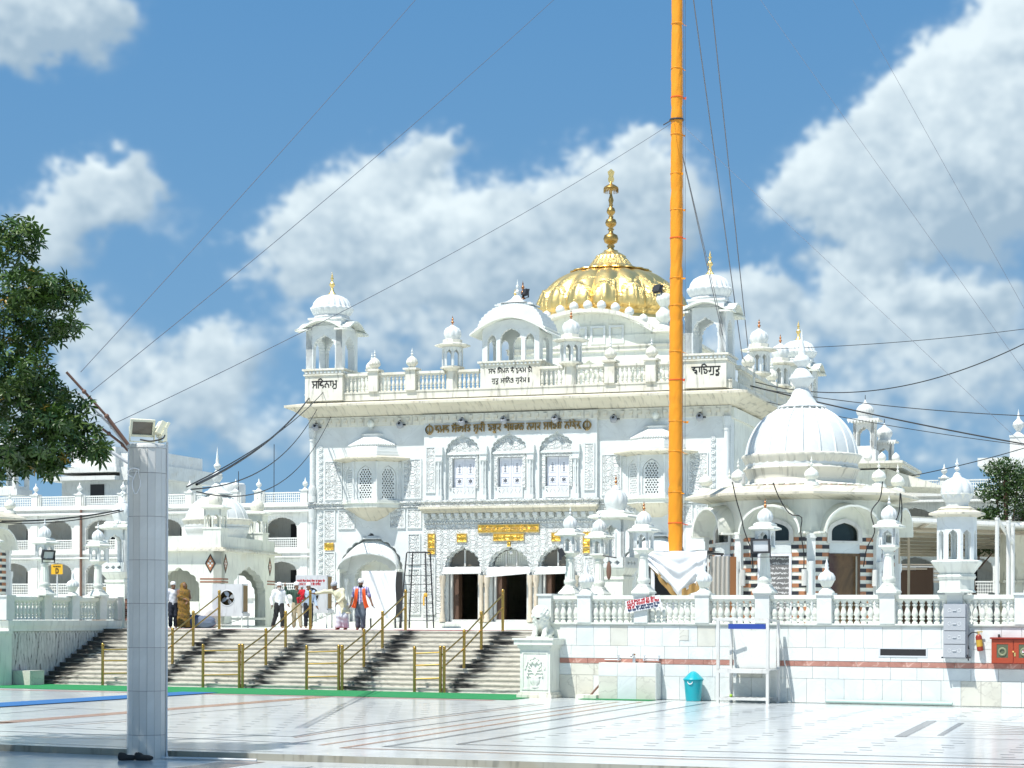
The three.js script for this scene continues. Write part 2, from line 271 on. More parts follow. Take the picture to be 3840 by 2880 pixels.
// ------------------------------------------------------------------ script lettering: strokes on a 100-unit grid, head line at 100, base at 0
const glyphs = {
  'ਸ': ['w88', '12,100 16,62 34,50 76,50', '34,50 14,6', '76,100 76,0'], 'ਤ': ['w82', '44,100 46,84 14,74 10,48 36,36 26,60', '36,36 64,44 74,20 60,0'], 'ਨ': ['w84', '42,100 42,66 16,50 12,22 26,8', '42,66 74,44 78,4'],
  'ਮ': ['w88h0', '8,100 24,96 20,62 34,50 76,50', '34,50 14,6', '76,100 76,0', '60,100 88,100'], 'ਵ': ['w84', '42,100 40,80 14,72 22,54 66,54 72,28 44,24', '44,24 72,2'], 'ਹ': ['w80', '20,100 18,62 52,60 68,38 52,8 28,10 26,32'],
  'ਗ': ['w88', '32,100 32,40 18,30 8,44', '72,100 72,0'], 'ਰ': ['w74', '56,100 56,56 20,46 22,26 44,30 60,0'], 'ਭ': ['w88', '22,100 14,72 34,60 30,38 60,40', '60,40 56,60 74,52 76,8 60,0'],
  'ਖ': ['w90h0', '8,100 16,52 40,40 76,48', '40,40 20,4', '76,100 76,0', '60,100 90,100'], 'ਕ': ['w84', '46,100 46,70 16,62 16,40 44,46 70,40 72,14 54,4', '46,70 46,46'], 'ਓ': ['w88h0', '14,64 30,80 60,80 74,60 50,46 74,34 70,8 34,0 12,18', '30,80 34,100 70,100'],
  'ਥ': ['w86h0', '10,100 24,80 30,40 58,36 74,48', '74,100 74,0', '58,100 88,100', '30,40 16,14'], 'ਚ': ['w82', '14,58 30,66 70,66', '70,100 70,66 62,24 34,10 18,30 40,40 60,36'], 'ਡ': ['w80', '44,100 44,70 18,58 58,46 66,22 42,4 20,16'],
  'ਜ': ['w82', '18,100 24,62 62,62', '62,100 62,30 40,6 18,24', '24,62 14,48'], 'ਬ': ['w84', '18,100 18,14 66,14', '66,100 66,14', '18,56 66,56'], 'ਲ': ['w90', '44,100 44,60 18,66 12,30 28,8', '44,60 74,66 78,28 60,6'], 'ਦ': ['w80', '36,100 36,70 62,56 58,34 26,34 20,52', '58,34 70,0'],
  'ੜ': ['w80', '44,100 44,66 16,58 20,36 54,40 64,20 46,2', '64,20 78,0'], 'ਅ': ['w98h0', '8,84 22,96 36,70 20,44 44,40 60,56', '84,100 84,0', '60,56 84,56', '70,100 98,100'], 'ਇ': ['w86h0', '18,100 74,100', '46,100 20,80 60,62 20,44 60,24 34,4'], 'ਪ': ['w82h0', '14,100 14,44 34,34 66,40', '66,100 66,0', '54,100 80,100'],
  'ਧ': ['w86h0', '16,96 34,86 18,66 34,40 72,46', '72,100 72,0', '58,100 86,100'], 'ਣ': ['w82', '18,100 18,52 66,52', '66,100 66,0', '18,52 34,28 18,10'], 'ਫ': ['w86', '44,100 44,66 14,58 24,26 44,40', '44,66 72,58 66,22 44,40'], 'ਾ': ['w34', '22,100 22,34'], 'ੀ': ['w40', '22,0 22,100 10,132 -16,136 -30,118'],
  'ੁ': ['b', '-64,-14 -26,-14'], 'ੂ': ['b', '-66,-12 -26,-12', '-62,-28 -30,-28'], 'ੇ': ['b', '-20,108 -58,136'], 'ੈ': ['b', '-14,108 -56,128', '-18,122 -58,146'], 'ੋ': ['b', '-18,118 -42,130 -62,112'], 'ੱ': ['b', '-64,122 -44,112 -24,124'], 'ੰ': ['b', '-44,120 -32,132'], 'ਂ': ['b', '-36,122 -26,128'], '੍': ['b', '-44,-8 -30,-24 -52,-28'], '।': ['w30h0', '14,100 14,0'], '॥': ['w44h0', '10,100 10,0', '28,100 28,0'], 'F': ['w66h0', '10,0 10,100 60,100', '10,54 48,54'], 'I': ['w30h0', '12,0 12,100'], 'R': ['w70h0', '10,0 10,100 50,98 58,76 46,54 10,52', '34,52 62,0'], 'E': ['w66h0', '58,0 10,0 10,100 58,100', '10,52 48,52'], 'D': ['w70h0', '10,0 10,100 40,98 60,74 60,26 40,2 10,0'], ' ': ['w40h0'], '.': ['w30h0', '10,6 18,6'], '-': ['w40h0', '6,50 34,50'],
};
const SIHARI = 'ਿ';
function lettering(text, h, thick, depth) {          // returns [geometry, width]; the text stands on y = 0 in the plane z = 0
  const k = h / 100, geos = []; let x = 0;
  const seg = (a, b) => { const l = Math.hypot(b[0] - a[0], b[1] - a[1]); geos.push(new THREE.BoxGeometry(l + thick * 0.8, thick, depth).rotateZ(Math.atan2(b[1] - a[1], b[0] - a[0])).translate((a[0] + b[0]) / 2, (a[1] + b[1]) / 2, depth / 2)); };
  const stroke = (s, x0) => { const p = s.split(' ').map((q) => q.split(',').map(Number)).map(([a, b]) => [x0 + a * k, b * k]); for (let i = 1; i < p.length; i++) seg(p[i - 1], p[i]); };
  const chars = [...text];
  for (let i = 0; i < chars.length; i++) {
    const c = chars[i], sih = chars[i + 1] === SIHARI; if (c === SIHARI) continue;
    if (sih) { stroke('14,0 14,100 24,134 58,140 84,112', x); seg([x, 100 * k], [x + 30 * k, 100 * k]); x += 28 * k; }
    const g = glyphs[c]; if (!g) continue;
    const m = /^w(\d+)(h0)?$/.exec(g[0]);
    for (const s of g.slice(1)) stroke(s, x);
    if (m) { const w = +m[1] * k; if (!m[2]) seg([x - 2 * k, 100 * k], [x + w, 100 * k]); x += w + 6 * k; }
  }
  return [geos.length ? merge(geos) : null, x];
}
function writeOn(name, text, x0, x1, y, h, z, thick, depth, mat, parent, turn) {   // fitted between x0 and x1
  let [g, w] = lettering(text, h, thick, depth); g.scale((x1 - x0) / w, 1, 1).translate(x0, y, z); if (turn) turn(g);
  return mesh(name, g, mat, parent);
}

// ------------------------------------------------------------------ small pieces used again and again
const balGeo = lathe([[0.085, 0], [0.085, 0.05], [0.055, 0.07], [0.05, 0.10], [0.085, 0.13], [0.085, 0.17], [0.055, 0.19], [0.105, 0.27], [0.085, 0.36], [0.055, 0.47], [0.05, 0.52], [0.085, 0.545], [0.085, 0.575], [0.055, 0.60], [0.095, 0.66], [0.095, 0.69]].map(([r, y]) => [r, y / 0.69]), 12);
const bulbProf = (r, h) => [[r * 0.62, 0], [r * 0.62, h * .06, 0], [r * 0.5, h * .1, 0], [r * 0.66, h * .14, .3], [r * 0.97, h * .26], [r, h * .34], [r * .93, h * .45], [r * .74, h * .56], [r * .46, h * .64, .5], [r * .24, h * .69, 0], [r * .14, h * .73, 0]];
const finialProf = (r, h) => [[r * 1.3, 0], [r * .9, h * .08], [r * .3, h * .16], [r * .35, h * .2], [r, h * .3], [r * .9, h * .38], [r * .3, h * .46], [r * .35, h * .5], [r * .75, h * .58], [r * .62, h * .66], [r * .2, h * .72], [r * .36, h * .8], [r * .12, h * .88], [0, h]];

// ------------------------------------------------------------------ temple
function jali(w, y0, ys, ya, cell) {                  // pierced stone screen: an arched slab with mirrored leaf-shaped holes
  const holes = [], inside = (x, y) => { const hw = w / 2 - 0.05; if (y < y0 + 0.05 || Math.abs(x) > hw) return false; if (y <= ys) return true; const t = (y - ys) / (ya - ys - 0.05); return t < 1 && Math.abs(x) < hw * Math.sqrt(1 - t * t); };
  let row = 0;
  for (let y = y0 + cell * 0.7; y < ya; y += cell * 0.82, row++) for (let i = 0; i < 9; i++) {
    const x = (i + (row % 2 ? 0.5 : 0)) * cell; if (!inside(x + cell * 0.34, y) || !inside(x, y + cell * 0.34)) continue;
    for (const s of x > 0.01 ? [1, -1] : [1]) {
      const a = Math.sin(row * 1.9 + i * 2.4) * 1.3, l = cell * (0.43 + 0.06 * Math.sin(row * 3 + i)), k = cell * 0.27, ca = Math.cos(a), sa = Math.sin(a);
      holes.push([[l, 0], [l * .3, k], [-l * .5, k * .9], [-l * .85, 0], [-l * .4, -k], [l * .4, -k * .8]].map(([p, q]) => [s * (x + p * ca - q * sa), y + p * sa + q * ca]).slice());
    }
  }
  return ext([[-w / 2, y0], ...archPts(-w / 2, w / 2, ys, ya), [w / 2, y0]].map(([x, y]) => [x, y]), holes, -0.04, 0);
}
const TW = thing('temple', 'large two storey white marble temple with a golden dome and corner towers', 'temple', BP(0, 0, 0), -TB);
{
  const CU = 8.9, mir = (a, b) => [[a, b], [2 * CU - b, 2 * CU - a]];
  const doors = [[6.25, 7.55, 4.45, 5.15], [8.15, 9.65, 4.45, 5.15], [10.25, 11.55, 4.45, 5.15]], wins = [[6.4, 7.4], [8.37, 9.43], [10.4, 11.4]], bayU = [2.83, 15.0], nicheU = [2.8, 15.0];
  const doorHole = (e) => doors.map(([a, b, s, t]) => opening(a - e, b + e, 2.16, s, t + e, 9, 0.08, 0.12));
  const winHole = wins.map(([a, b]) => rect(a, b, 7.3, 8.85)), bayHole = bayU.map((c) => rect(c - 0.9, c + 0.9, 7.2, 8.6));
  const nOut = nicheU.map((c) => opening(c - 1.42, c + 1.42, 2.14, 4.3, 5.85, 11, 0.05, 0.14)), nIn = nicheU.map((c) => opening(c - 0.9, c + 0.9, 2.13, 3.95, 4.75, 9, 0.06, 0.1));
  // shell
  mesh('front_wall', ext(rect(0, 18, 1.5, 11.3), [...doorHole(0.05), ...winHole, ...bayHole, ...nOut], -0.35, 0), M.marble, TW);
  mesh('inner_wall', ext(rect(0.01, 17.99, 1.5, 11.25), [...doorHole(0), ...winHole, ...bayHole, ...nIn], -0.7, -0.352), M.marble, TW);
  for (const c of nicheU) mesh('niche_back', bx(c - 1, c + 1, 2.0, 5, -0.95, -0.705), M.soft, TW);
  mesh('side_wall', [bx(17.4, 18, 0, 11.3, -21, -0.71), bx(17.99, 18.12, 10.2, 10.62, -21, -0.1), bx(17.99, 18.08, 6.9, 7.12, -21, -0.1)], M.soft, TW);
  mesh('side_wall', bx(0, 0.6, 0, 11.3, -21, -0.71), M.soft, TW);
  mesh('rear_wall', bx(0.61, 17.39, 0, 11.3, -21, -20.4), M.soft, TW);
  mesh('roof_slab', bx(-0.1, 18.1, 11.301, 11.36, -21.1, 0.1), M.soft, TW);
  mesh('interior_floor', bx(0.6, 17.4, 1.6, 2.13, -20.4, -0.72), M.tanCloth, TW);
  mesh('plinth', [bx(-0.12, 18.12, 0, 2.1, -0.3, 0.32), bx(-0.06, 18.06, 2.0, 2.14, -0.34, 0.24)], M.soft, TW);
  // raised centre block, carved below
  mesh('centre_wall', ext(rect(5.2, 12.6, 2.0, 6.6), doorHole(0.12), 0, 0.15), M.carved, TW);
  mesh('centre_wall', ext(rect(5.2, 12.6, 7.12, 10.64), [[6.15, 7.62], [8.12, 9.68], [10.18, 11.65]].map(([a, b]) => opening(a, b, 7.16, 9.1, 9.86, 9, 0.07, 0.16)), 0, 0.16), M.marble, TW);
  // eave round the roof with its mitred corners
  const sec = [[0, 10.66], [0.22, 10.72], [0.5, 10.94], [0.82, 11.08], [0.82, 11.17], [0, 11.34]], e = [], ring = (z, y) => [[-z, y, z], [18 + z, y, z], [18 + z, y, -21 - z], [-z, y, -21 - z]];
  for (let i = 0; i < sec.length - 1; i++) { const A = ring(...sec[i]), B = ring(...sec[i + 1]), p = [];
    for (let k = 0; k < 4; k++) { const j = (k + 1) % 4; p.push(...A[k], ...A[j], ...B[j], ...A[k], ...B[j], ...B[k]); }
    const g = new THREE.BufferGeometry(); g.setAttribute('position', new THREE.Float32BufferAttribute(p, 3)); g.computeVertexNormals(); e.push(g); }
  mesh('eave', e, M.eave, TW);
  mesh('frieze', [bx(-0.02, 5.19, 10.28, 10.66, 0, 0.08), bx(12.61, 18.02, 10.28, 10.66, 0, 0.08), bx(5.15, 12.65, 10.32, 10.66, 0.16, 0.24), bx(-0.05, 5.17, 10.62, 10.67, 0.08, 0.14), bx(12.63, 18.05, 10.62, 10.67, 0.08, 0.14)], M.aged, TW);
  const den = proto(bx(-0.075, 0.075, 0, 0.14, 0, 0.07));
  for (let u = 0.25; u < 17.9; u += 0.352) { const m = mesh('dentil', den, M.aged, TW, true); m.position.set(u, 10.43, u > 5.15 && u < 12.65 ? 0.24 : 0.08); }
  // storey band and centre cornice
  mesh('storey_band', [bx(-0.03, 5.19, 6.88, 7.06, 0, 0.1), bx(-0.06, 5.19, 7.06, 7.13, 0, 0.17), bx(12.61, 18.03, 6.88, 7.06, 0, 0.1), bx(12.61, 18.06, 7.06, 7.13, 0, 0.17), bx(5.12, 12.68, 6.86, 7.06, 0.15, 0.3), bx(5.06, 12.74, 7.06, 7.13, 0.15, 0.36)], M.carved, TW);
  mesh('centre_cornice', [[5.1, 0.56, 6.77, 6.855], [5.16, 0.48, 6.68, 6.769], [5.22, 0.38, 6.6, 6.679]].map(([a, z, y0, y1]) => bx(a, 2 * CU - a, y0, y1, 0.15, z)), M.eave, TW);
  const br = proto([bx(-0.09, 0.09, 0.08, 0.2, 0, 0.22), bx(-0.09, 0.09, 0, 0.079, 0, 0.13)]);
  for (let u = 5.36; u < 12.5; u += 0.336) mesh('bracket', br, M.marble, TW, true).position.set(u, 6.385, 0.15);
  const bead = proto(sph(0.045, 0, 0, 0, 8, 6)); for (let u = 5.34; u < 12.5; u += 0.128) { const m = mesh('bead', bead, M.marble, TW, true); m.position.set(u, 6.22, 0.17); }
  // carved panels in flat frames
  const panel = (a, b, y0, y1, z) => { mesh('carved_panel', bx(a, b, y0, y1, z - 0.05, z + 0.03), M.carved, TW); const f = 0.05; mesh('panel_frame', ext(rect(a - f, b + f, y0 - f, y1 + f), [rect(a, b, y0, y1)], z, z + 0.055), M.marble, TW); };
  for (const [a, b, y0, y1] of [[0.74, 1.44, 7.28, 8.82], [4.27, 5.0, 7.28, 8.84], [0.72, 1.14, 5.62, 6.78], [0.72, 1.14, 2.6, 5.02], [1.36, 2.02, 6.06, 6.78], [3.66, 4.28, 6.06, 6.78], [4.46, 5.0, 6.06, 6.78], [4.5, 4.96, 4.55, 5.75], [4.5, 4.96, 2.5, 4.3]]) for (const [p, q] of mir(a, b)) panel(p, q, y0, y1, 0);
  for (const [p, q] of mir(5.34, 5.68)) { panel(p, q, 7.5, 9.3, 0.16); panel(p + 0.01, q, 2.5, 4.75, 0.15); }
  // corner columns and rows of medallions
  for (const u of [0.14, 17.86]) for (const [y0, y1] of [[2.14, 6.86], [7.14, 10.26]]) {
    const h = y1 - y0; mesh('corner_column', lathe([[0.17, 0], [0.17, .25], [0.13, .3], [0.165, .4], [0.165, .62], [0.12, .7], [0.11, .8], [0.11, h - .55], [0.16, h - .5], [0.12, h - .42], [0.15, h - .3], [0.17, h - .05], [0.17, h]], 14, u, y0, 0.05), M.marble, TW); }
  const med = proto(lathe([[0.0001, 0.05], [0.035, 0.05], [0.05, 0.03], [0.07, 0.035], [0.095, 0.06], [0.105, 0.03], [0.105, 0]], 10).rotateX(PI / 2));
  for (const u of [0.5, 17.3]) for (const [y0, y1] of [[2.45, 6.8], [7.3, 9.5]]) for (let y = y0; y < y1; y += 0.262) { const m = mesh('medallion', med, M.marble, TW, true); m.position.set(u, y, 0); }
  // hooded niches
  for (const c of nicheU) {
    const N = 28, R = 6, p = [], P = (i, j) => { const t = i / N, th = PI * (1 - t), k = j / R, rx = lerp(1.16, 1.34, Math.sqrt(k)), top = lerp(5.62, 5.02, k * k * 0.7 + k * 0.3); return [c + Math.cos(th) * rx, 4.33 + Math.sin(th) * (top - 4.33) * (1 - 0.02 * Math.abs(Math.sin(t * PI * 9)) * k), -0.33 + k * 0.78]; };
    for (const off of [0, -0.07]) for (let i = 0; i < N; i++) for (let j = 0; j < R; j++) { const q = [P(i, j), P(i + 1, j), P(i + 1, j + 1), P(i, j + 1)].map(([x, y, z]) => [x, y + off, z]); p.push(...q[0], ...q[3], ...q[2], ...q[0], ...q[2], ...q[1]); }
    for (let i = 0; i < N; i++) { const a = P(i, R), b = P(i + 1, R); p.push(...a, a[0], a[1] - 0.07, a[2], b[0], b[1] - 0.07, b[2], ...a, b[0], b[1] - 0.07, b[2], ...b); }
    const g = new THREE.BufferGeometry(); g.setAttribute('position', new THREE.Float32BufferAttribute(p, 3)); g.computeVertexNormals();
    const hood = mesh('niche_hood', g, M.marble, TW);
    mesh('ridge_plate', [bx(c - 0.42, c + 0.42, 5.58, 5.64, -0.33, 0.1), bx(c - 0.3, c + 0.3, 5.64, 5.72, -0.33, 0)], M.marble, hood);
    mesh('hood_bracket', [bx(c - 1.42, c - 1.25, 4.2, 4.33, -0.33, 0.42), bx(c + 1.25, c + 1.42, 4.2, 4.33, -0.33, 0.42)], M.soft, hood);
    for (const s of [-1, 1]) mesh('niche_column', lathe([[0.1, 0], [0.1, .2], [0.07, .24], [0.09, .34], [0.06, .42], [0.06, 1.5], [0.1, 1.58], [0.1, 1.8]], 10, c + s * 1.16, 2.14, -0.12), M.marble, TW);
  }
  // three doorways
  doors.forEach(([a, b, s, t], i) => {
    const dw = mesh('doorway', [bx(a, a + 0.09, 2.16, 4.32, -0.3, -0.16), bx(b - 0.09, b, 2.16, 4.32, -0.3, -0.16), bx(a + 0.09, b - 0.09, 2.16, 2.25, -0.3, -0.14), bx(a - 0.02, b + 0.02, 4.32, 4.42, -0.34, -0.1)], M.whiteMetal, TW);
    mesh('door_leaf', i === 1 ? bx(a + 0.1, a + 0.3, 2.26, 4.3, -0.9, -0.3) : bx(a + 0.1, a + 0.32, 2.26, 4.3, -0.75, -0.3), M.darkWood, dw);
    const lun = archPts(a + 0.03, b - 0.03, 4.45, t - 0.03);
    if (i === 1) { const hs = []; for (let x = a + 0.12; x < b - 0.08; x += 0.078) for (let y = 4.5; y < t; y += 0.07) { const q = (x - (a + b) / 2) / ((b - a) / 2 - 0.09); if (y < 4.45 + (t - 4.52) * Math.sqrt(Math.max(0, 1 - q * q))) hs.push(polyRing(5, 0.024, 0.3).map(([p, r]) => [p + x, r + y])); }
      mesh('lattice', ext(lun, hs, -0.24, -0.2), M.soft, dw); mesh('mullion', [bx(8.66, 8.72, 4.43, 5.04, -0.2, -0.14), bx(9.1, 9.16, 4.43, 5.04, -0.2, -0.14)], M.whiteMetal, dw);
      mesh('bulb', sph(0.07, 8.92, 4.98, -0.06), M.whiteCloth, dw); }
    else { mesh('pane', ext(lun, [], -0.23, -0.21), M.glassBrown ?? (M.glassBrown = std({ color: lin(0.16, 0.14, 0.11), roughness: 0.15 })), dw); mesh('mullion', bx((a + b) / 2 - 0.035, (a + b) / 2 + 0.035, 4.43, t - 0.03, -0.2, -0.14), M.whiteMetal, dw); }
    const pts = []; for (let k = 0; k <= 14; k++) pts.push([a - 0.2 + (b - a + 0.4) * k / 14, 0]);
    const drop = [0.02, 0.16, 0.05][i], g = new THREE.PlaneGeometry(b - a + 0.36, 0.24, 22, 4), P = g.attributes.position;
    for (let k = 0; k < P.count; k++) { const x = P.getX(k), y = P.getY(k), w = (x / (b - a) + 0.5); P.setXYZ(k, x + (a + b) / 2, y + 4.27 - drop * (1 - w) * (0.12 - y) / 0.24 + 0.012 * Math.sin(x * 19), 0.22 + 0.03 * Math.sin(x * 8 + y * 9) + (0.12 - y) * 0.25); } g.computeVertexNormals();
    const cur = mesh('rolled_curtain', [g, tube(pts.filter((_, k) => k % 2 === 0).map(([x], k) => [x, 4.15 - drop * (1 - k / 7), 0.3 + 0.02 * Math.sin(k)]), 0.035, 24)], M.whiteCloth, dw);
    cur.material = M.whiteCloth;
    for (const u of i === 0 ? [a - 0.2, b + 0.18] : [b + 0.18, ...(i === 2 ? [a - 0.18] : [a - 0.18])]) mesh('door_column', [lathe([[0.13, 0], [0.13, .12], [0.1, .16], [0.12, .28], [0.08, .36], [0.075, 1.4], [0.11, 1.46], [0.09, 1.52], [0.13, 1.66], [0.13, 1.9]], 12, u, 2.15, 0.2)], M.doorCol ?? (M.doorCol = std({ color: lin(0.8, 0.72, 0.62), map: mStreak, roughness: 0.55 })), TW);
  });
  // shuttered windows between clustered pilasters
  wins.forEach(([a, b]) => {
    const f = mesh('window', ext(rect(a - 0.13, b + 0.13, 7.62, 8.99), [rect(a, b, 7.64, 8.86)], 0, 0.06), M.carved, TW), c = (a + b) / 2;
    mesh('lintel', [bx(a - 0.2, b + 0.2, 8.99, 9.06, 0, 0.1), bx(a - 0.16, b + 0.16, 9.061, 9.1, 0, 0.07)], M.marble, f);
    mesh('blind_arch', ext([[a - 0.2, 9.1], ...archPts(a - 0.2, b + 0.2, 9.1, 9.7).slice(1, -1), [b + 0.2, 9.1]], [], 0, 0.035), M.carved, f);
    for (const [p, q] of [[a + 0.03, c - 0.008], [c + 0.008, b - 0.03]]) {
      const m = (p + q) / 2, w = (q - p) / 2 - 0.07, star = [], bar8 = [];
      for (let k = 0; k < 6; k++) star.push(new THREE.BoxGeometry(0.022, 0.07, 0.012).translate(0, 0.055, 0).rotateZ(k * PI / 3).translate(m, 7.92, -0.105));
      for (let k = 0; k < 6; k++) bar8.push(bx(m - 0.045 + 0.015 * (k % 2), m + 0.045 - 0.015 * (k % 2), 8.28 + k * 0.06, 8.295 + k * 0.06, -0.112, -0.1));
      const leaf = mesh('shutter', [ext(rect(p, q, 7.32, 8.84), [rect(m - w, m + w, 8.18, 8.74), rect(m - w, m + w, 7.78, 8.06), rect(m - w, m + w, 7.38, 7.68)], -0.16, -0.11), bx(p + 0.02, q - 0.02, 7.34, 8.82, -0.16, -0.135), bx(m - w + 0.04, m + w - 0.04, 8.22, 8.7, -0.135, -0.115), bx(m - w + 0.04, m + w - 0.04, 7.82, 8.02, -0.135, -0.115)], M.lilac, f);
      mesh('cut_out', [...star, ...bar8], M.ink, leaf);
    }
    const hs = []; for (let k = 0; k < 3; k++) { const x = a + (k + 0.5) * (b - a) / 3; for (const s of [-1, 1]) hs.push([[x + s * 0.13, 7.56], [x + s * 0.11, 7.46], [x + s * 0.03, 7.36], [x + s * 0.055, 7.45], [x + s * 0.09, 7.5]], [[x + s * 0.04, 7.6], [x + s * 0.12, 7.6], [x + s * 0.12, 7.575], [x + s * 0.05, 7.575]]); }
    mesh('balcony_panel', ext(rect(a - 0.02, b + 0.02, 7.2, 7.65), hs, 0.02, 0.07), M.marble, f);
  });
  for (const u of [5.9, 7.83, 9.84, 11.75]) mesh('pilaster', [bx(u - 0.15, u + 0.15, 7.13, 7.32, 0.16, 0.36), ...[-0.08, 0, 0.08].map((d, k) => lathe([[0.06, 0], [0.06, .25], [0.04, .3], [0.055, .42], [0.04, .5], [0.036, 1.05], [0.055, 1.1], [0.04, 1.18], [0.055, 1.42]], 8, u + d, 7.32, k === 1 ? 0.3 : 0.25)), bx(u - 0.15, u + 0.15, 8.72, 8.8, 0.16, 0.37), bx(u - 0.17, u + 0.17, 8.98, 9.3, 0.16, 0.34), bx(u - 0.14, u + 0.14, 8.8, 8.98, 0.16, 0.3)], M.marble, TW);
  // bay windows
  for (const c of bayU) {
    const R = 1.346, cz = -0.513, ap = 1.243, o8 = PI / 8, at8 = (prof) => ngon(8, prof, o8, c, cz);
    const bay = mesh('bay_window', [at8([[0.001, 7.1], [R + 0.12, 7.1], [R + 0.12, 7.16], [R, 7.165]]), at8([[R + 0.06, 6.86], [R + 0.06, 7.02], [R + 0.14, 7.04], [R + 0.14, 7.1]])], M.soft, TW);
    mesh('corbel', at8([[0.001, 6.1], [0.35, 6.12], [0.42, 6.24], [0.5, 6.3], [0.85, 6.5], [1.12, 6.72], [R, 6.859]]), M.eave, bay);
    const pc = []; for (let k = -1; k <= 1; k++) pc.push(ext(rect(-0.51, 0.51, 7.16, 8.78), [opening(-0.37, 0.37, 7.2, 8.1, 8.6, 0)], -0.1, 0).translate(0, 0, ap).rotateY(k * PI / 4).translate(c, 0, cz));
    mesh('bay_wall', pc, M.marble, bay);
    for (let k = -1; k <= 1; k++) mesh('pierced_screen', jali(0.72, 7.21, 8.1, 8.58, 0.115).translate(0, 0, ap - 0.04).rotateY(k * PI / 4).translate(c, 0, cz), M.marble, bay);
    for (let k = -2; k <= 1; k++) { const a = (k + 0.5) * PI / 4; mesh('bay_column', lathe([[0.07, 0], [0.07, .1], [0.045, .14], [0.06, .5], [0.045, .55], [0.045, 1.3], [0.07, 1.36], [0.07, 1.6]], 8, c + Math.sin(a) * (R + 0.01), 7.16, cz + Math.cos(a) * (R + 0.01)), M.marble, bay); }
    mesh('bay_eave', at8([[R - 0.05, 8.72], [R + 0.02, 8.78], [R + 0.5, 8.86], [R + 0.5, 8.91], [R, 9.0]]), M.eave, bay); { const pt = []; for (let k = -1; k <= 1; k++) for (let i = 0; i < 9; i++) pt.push(sph(.06, (i - 4) * .105, 9.47, ap - .14, 7, 5).rotateY(k * PI / 4).translate(c, 0, cz)); mesh('petal_row', pt, M.marble, bay).userData.kind = 'stuff'; }
    mesh('bay_dome', at8([[R - 0.02, 8.99], [R - 0.02, 9.08], [R - 0.06, 9.09], [R - 0.06, 9.2], [R - 0.1, 9.21], [R - 0.12, 9.36], [R - 0.2, 9.5], [R - 0.14, 9.52], [R - 0.36, 9.68], [R - 0.62, 9.84], [0.75, 9.9], [0.8, 9.94], [0.76, 9.97], [0.5, 10.03], [0.2, 10.1], [0.12, 10.2], [0.001, 10.2]]), M.marble, bay);
    mesh('bay_finial', lathe([[0.12, 0], [0.07, .06], [0.1, .1], [0.17, .2], [0.14, .3], [0.05, .38], [0, .42]], 12, c, 10.14, cz + 0.66), M.soft, bay);
  }
  // gilded plates, gold lettering and emblems
  for (const [a, b, y0, y1] of [[7.58, 10.19, 5.78, 6.12], [8.23, 9.55, 5.44, 5.755], [5.39, 5.71, 5.16, 5.78], [5.39, 5.71, 4.92, 5.14], [12.03, 12.35, 5.16, 5.78], [12.03, 12.35, 4.92, 5.14], [6.66, 7.09, 5.4, 5.77], [10.71, 11.14, 5.4, 5.77], [8.83, 8.97, 5.22, 5.42]]) {
    const f = mesh('gilded_plate', bx(a, b, y0, y1, 0.15, 0.185), M.goldPlate, TW); if (b - a > 0.3) mesh('rim', ext(rect(a, b, y0, y1), [rect(a + 0.03, b - 0.03, y0 + 0.03, y1 - 0.03)], 0.185, 0.21), M.gold, f); }
  mesh('gilded_plate', bx(0.7, 1.12, 5.13, 5.44, 0.03, 0.06), M.goldPlate, TW);
  writeOn('gold_lettering', 'ਵਾਹਿਗੁਰੂ ਜੀ ਕਾ ਖਾਲਸਾ ਵਾਹਿਗੁਰੂ ਜੀ ਕੀ ਫਤਹ', 7.72, 10.05, 5.88, 0.1, 0.186, 0.016, 0.02, M.gold, TW);
  writeOn('gold_lettering', 'ਤਖਤ ਸੱਚਖੰਡ ਸ੍ਰੀ ਹਜੂਰ ਅਬਚਲ ਨਗਰ ਸਾਹਿਬ ਨਾਂਦੇੜ', 5.7, 11.95, 9.92, 0.27, 0.17, 0.038, 0.09, M.goldPaint, TW);
  for (const u of [5.46, 12.2]) { const g = [new THREE.TorusGeometry(0.13, 0.022, 6, 24).translate(u, 10.06, 0.22), bx(u - 0.015, u + 0.015, 9.86, 10.28, 0.19, 0.24)];
    for (const s of [-1, 1]) g.push(new THREE.TorusGeometry(0.175, 0.02, 6, 20, PI * 0.8).rotateZ(-PI / 2 + 0.35).scale(s, 1, 1).translate(u - s * 0.01, 10.04, 0.22), new THREE.TorusGeometry(0.05, 0.014, 5, 14).translate(u + s * 0.03, 9.89, 0.22)); mesh('emblem', g, M.goldPaint, TW); }
  // parapet: course, posts, rails, balusters
  mesh('parapet_course', [ext(rect(-0.1, 18.1, 11.33, 11.68), [], 0.08, 0.26), bx(-0.12, 18.12, 11.62, 11.68, 0.261, 0.29), bx(17.86, 18.1, 11.37, 11.68, -21, 0.079), bx(-0.1, 0.15, 11.37, 11.68, -21, 0.079)], M.aged, TW);
  const spans = [[1.68, 2.79], [3.21, 4.45], [4.88, 6.12], [6.68, 7.62], [10.2, 11.18], [11.74, 12.93], [13.36, 14.63], [15.05, 16.12]];
  const balP = proto(balGeo.clone().scale(0.72, 0.62, 0.72));
  for (const [a, b] of spans) { mesh('rail', [bx(a, b, 12.31, 12.36, 0.06, 0.22), bx(a, b, 12.36, 12.46, 0.03, 0.26)], M.aged, TW); const n = Math.round((b - a) / 0.19); for (let k = 0; k < n; k++) mesh('baluster', balP, M.aged, TW, true).position.set(a + (k + 0.5) * (b - a) / n, 11.69, 0.14); }
  const urnG = ribbed(bulbProf(0.24, 0.72), 10, 0.11, 50), urnF = lathe(finialProf(0.06, 0.4), 8);
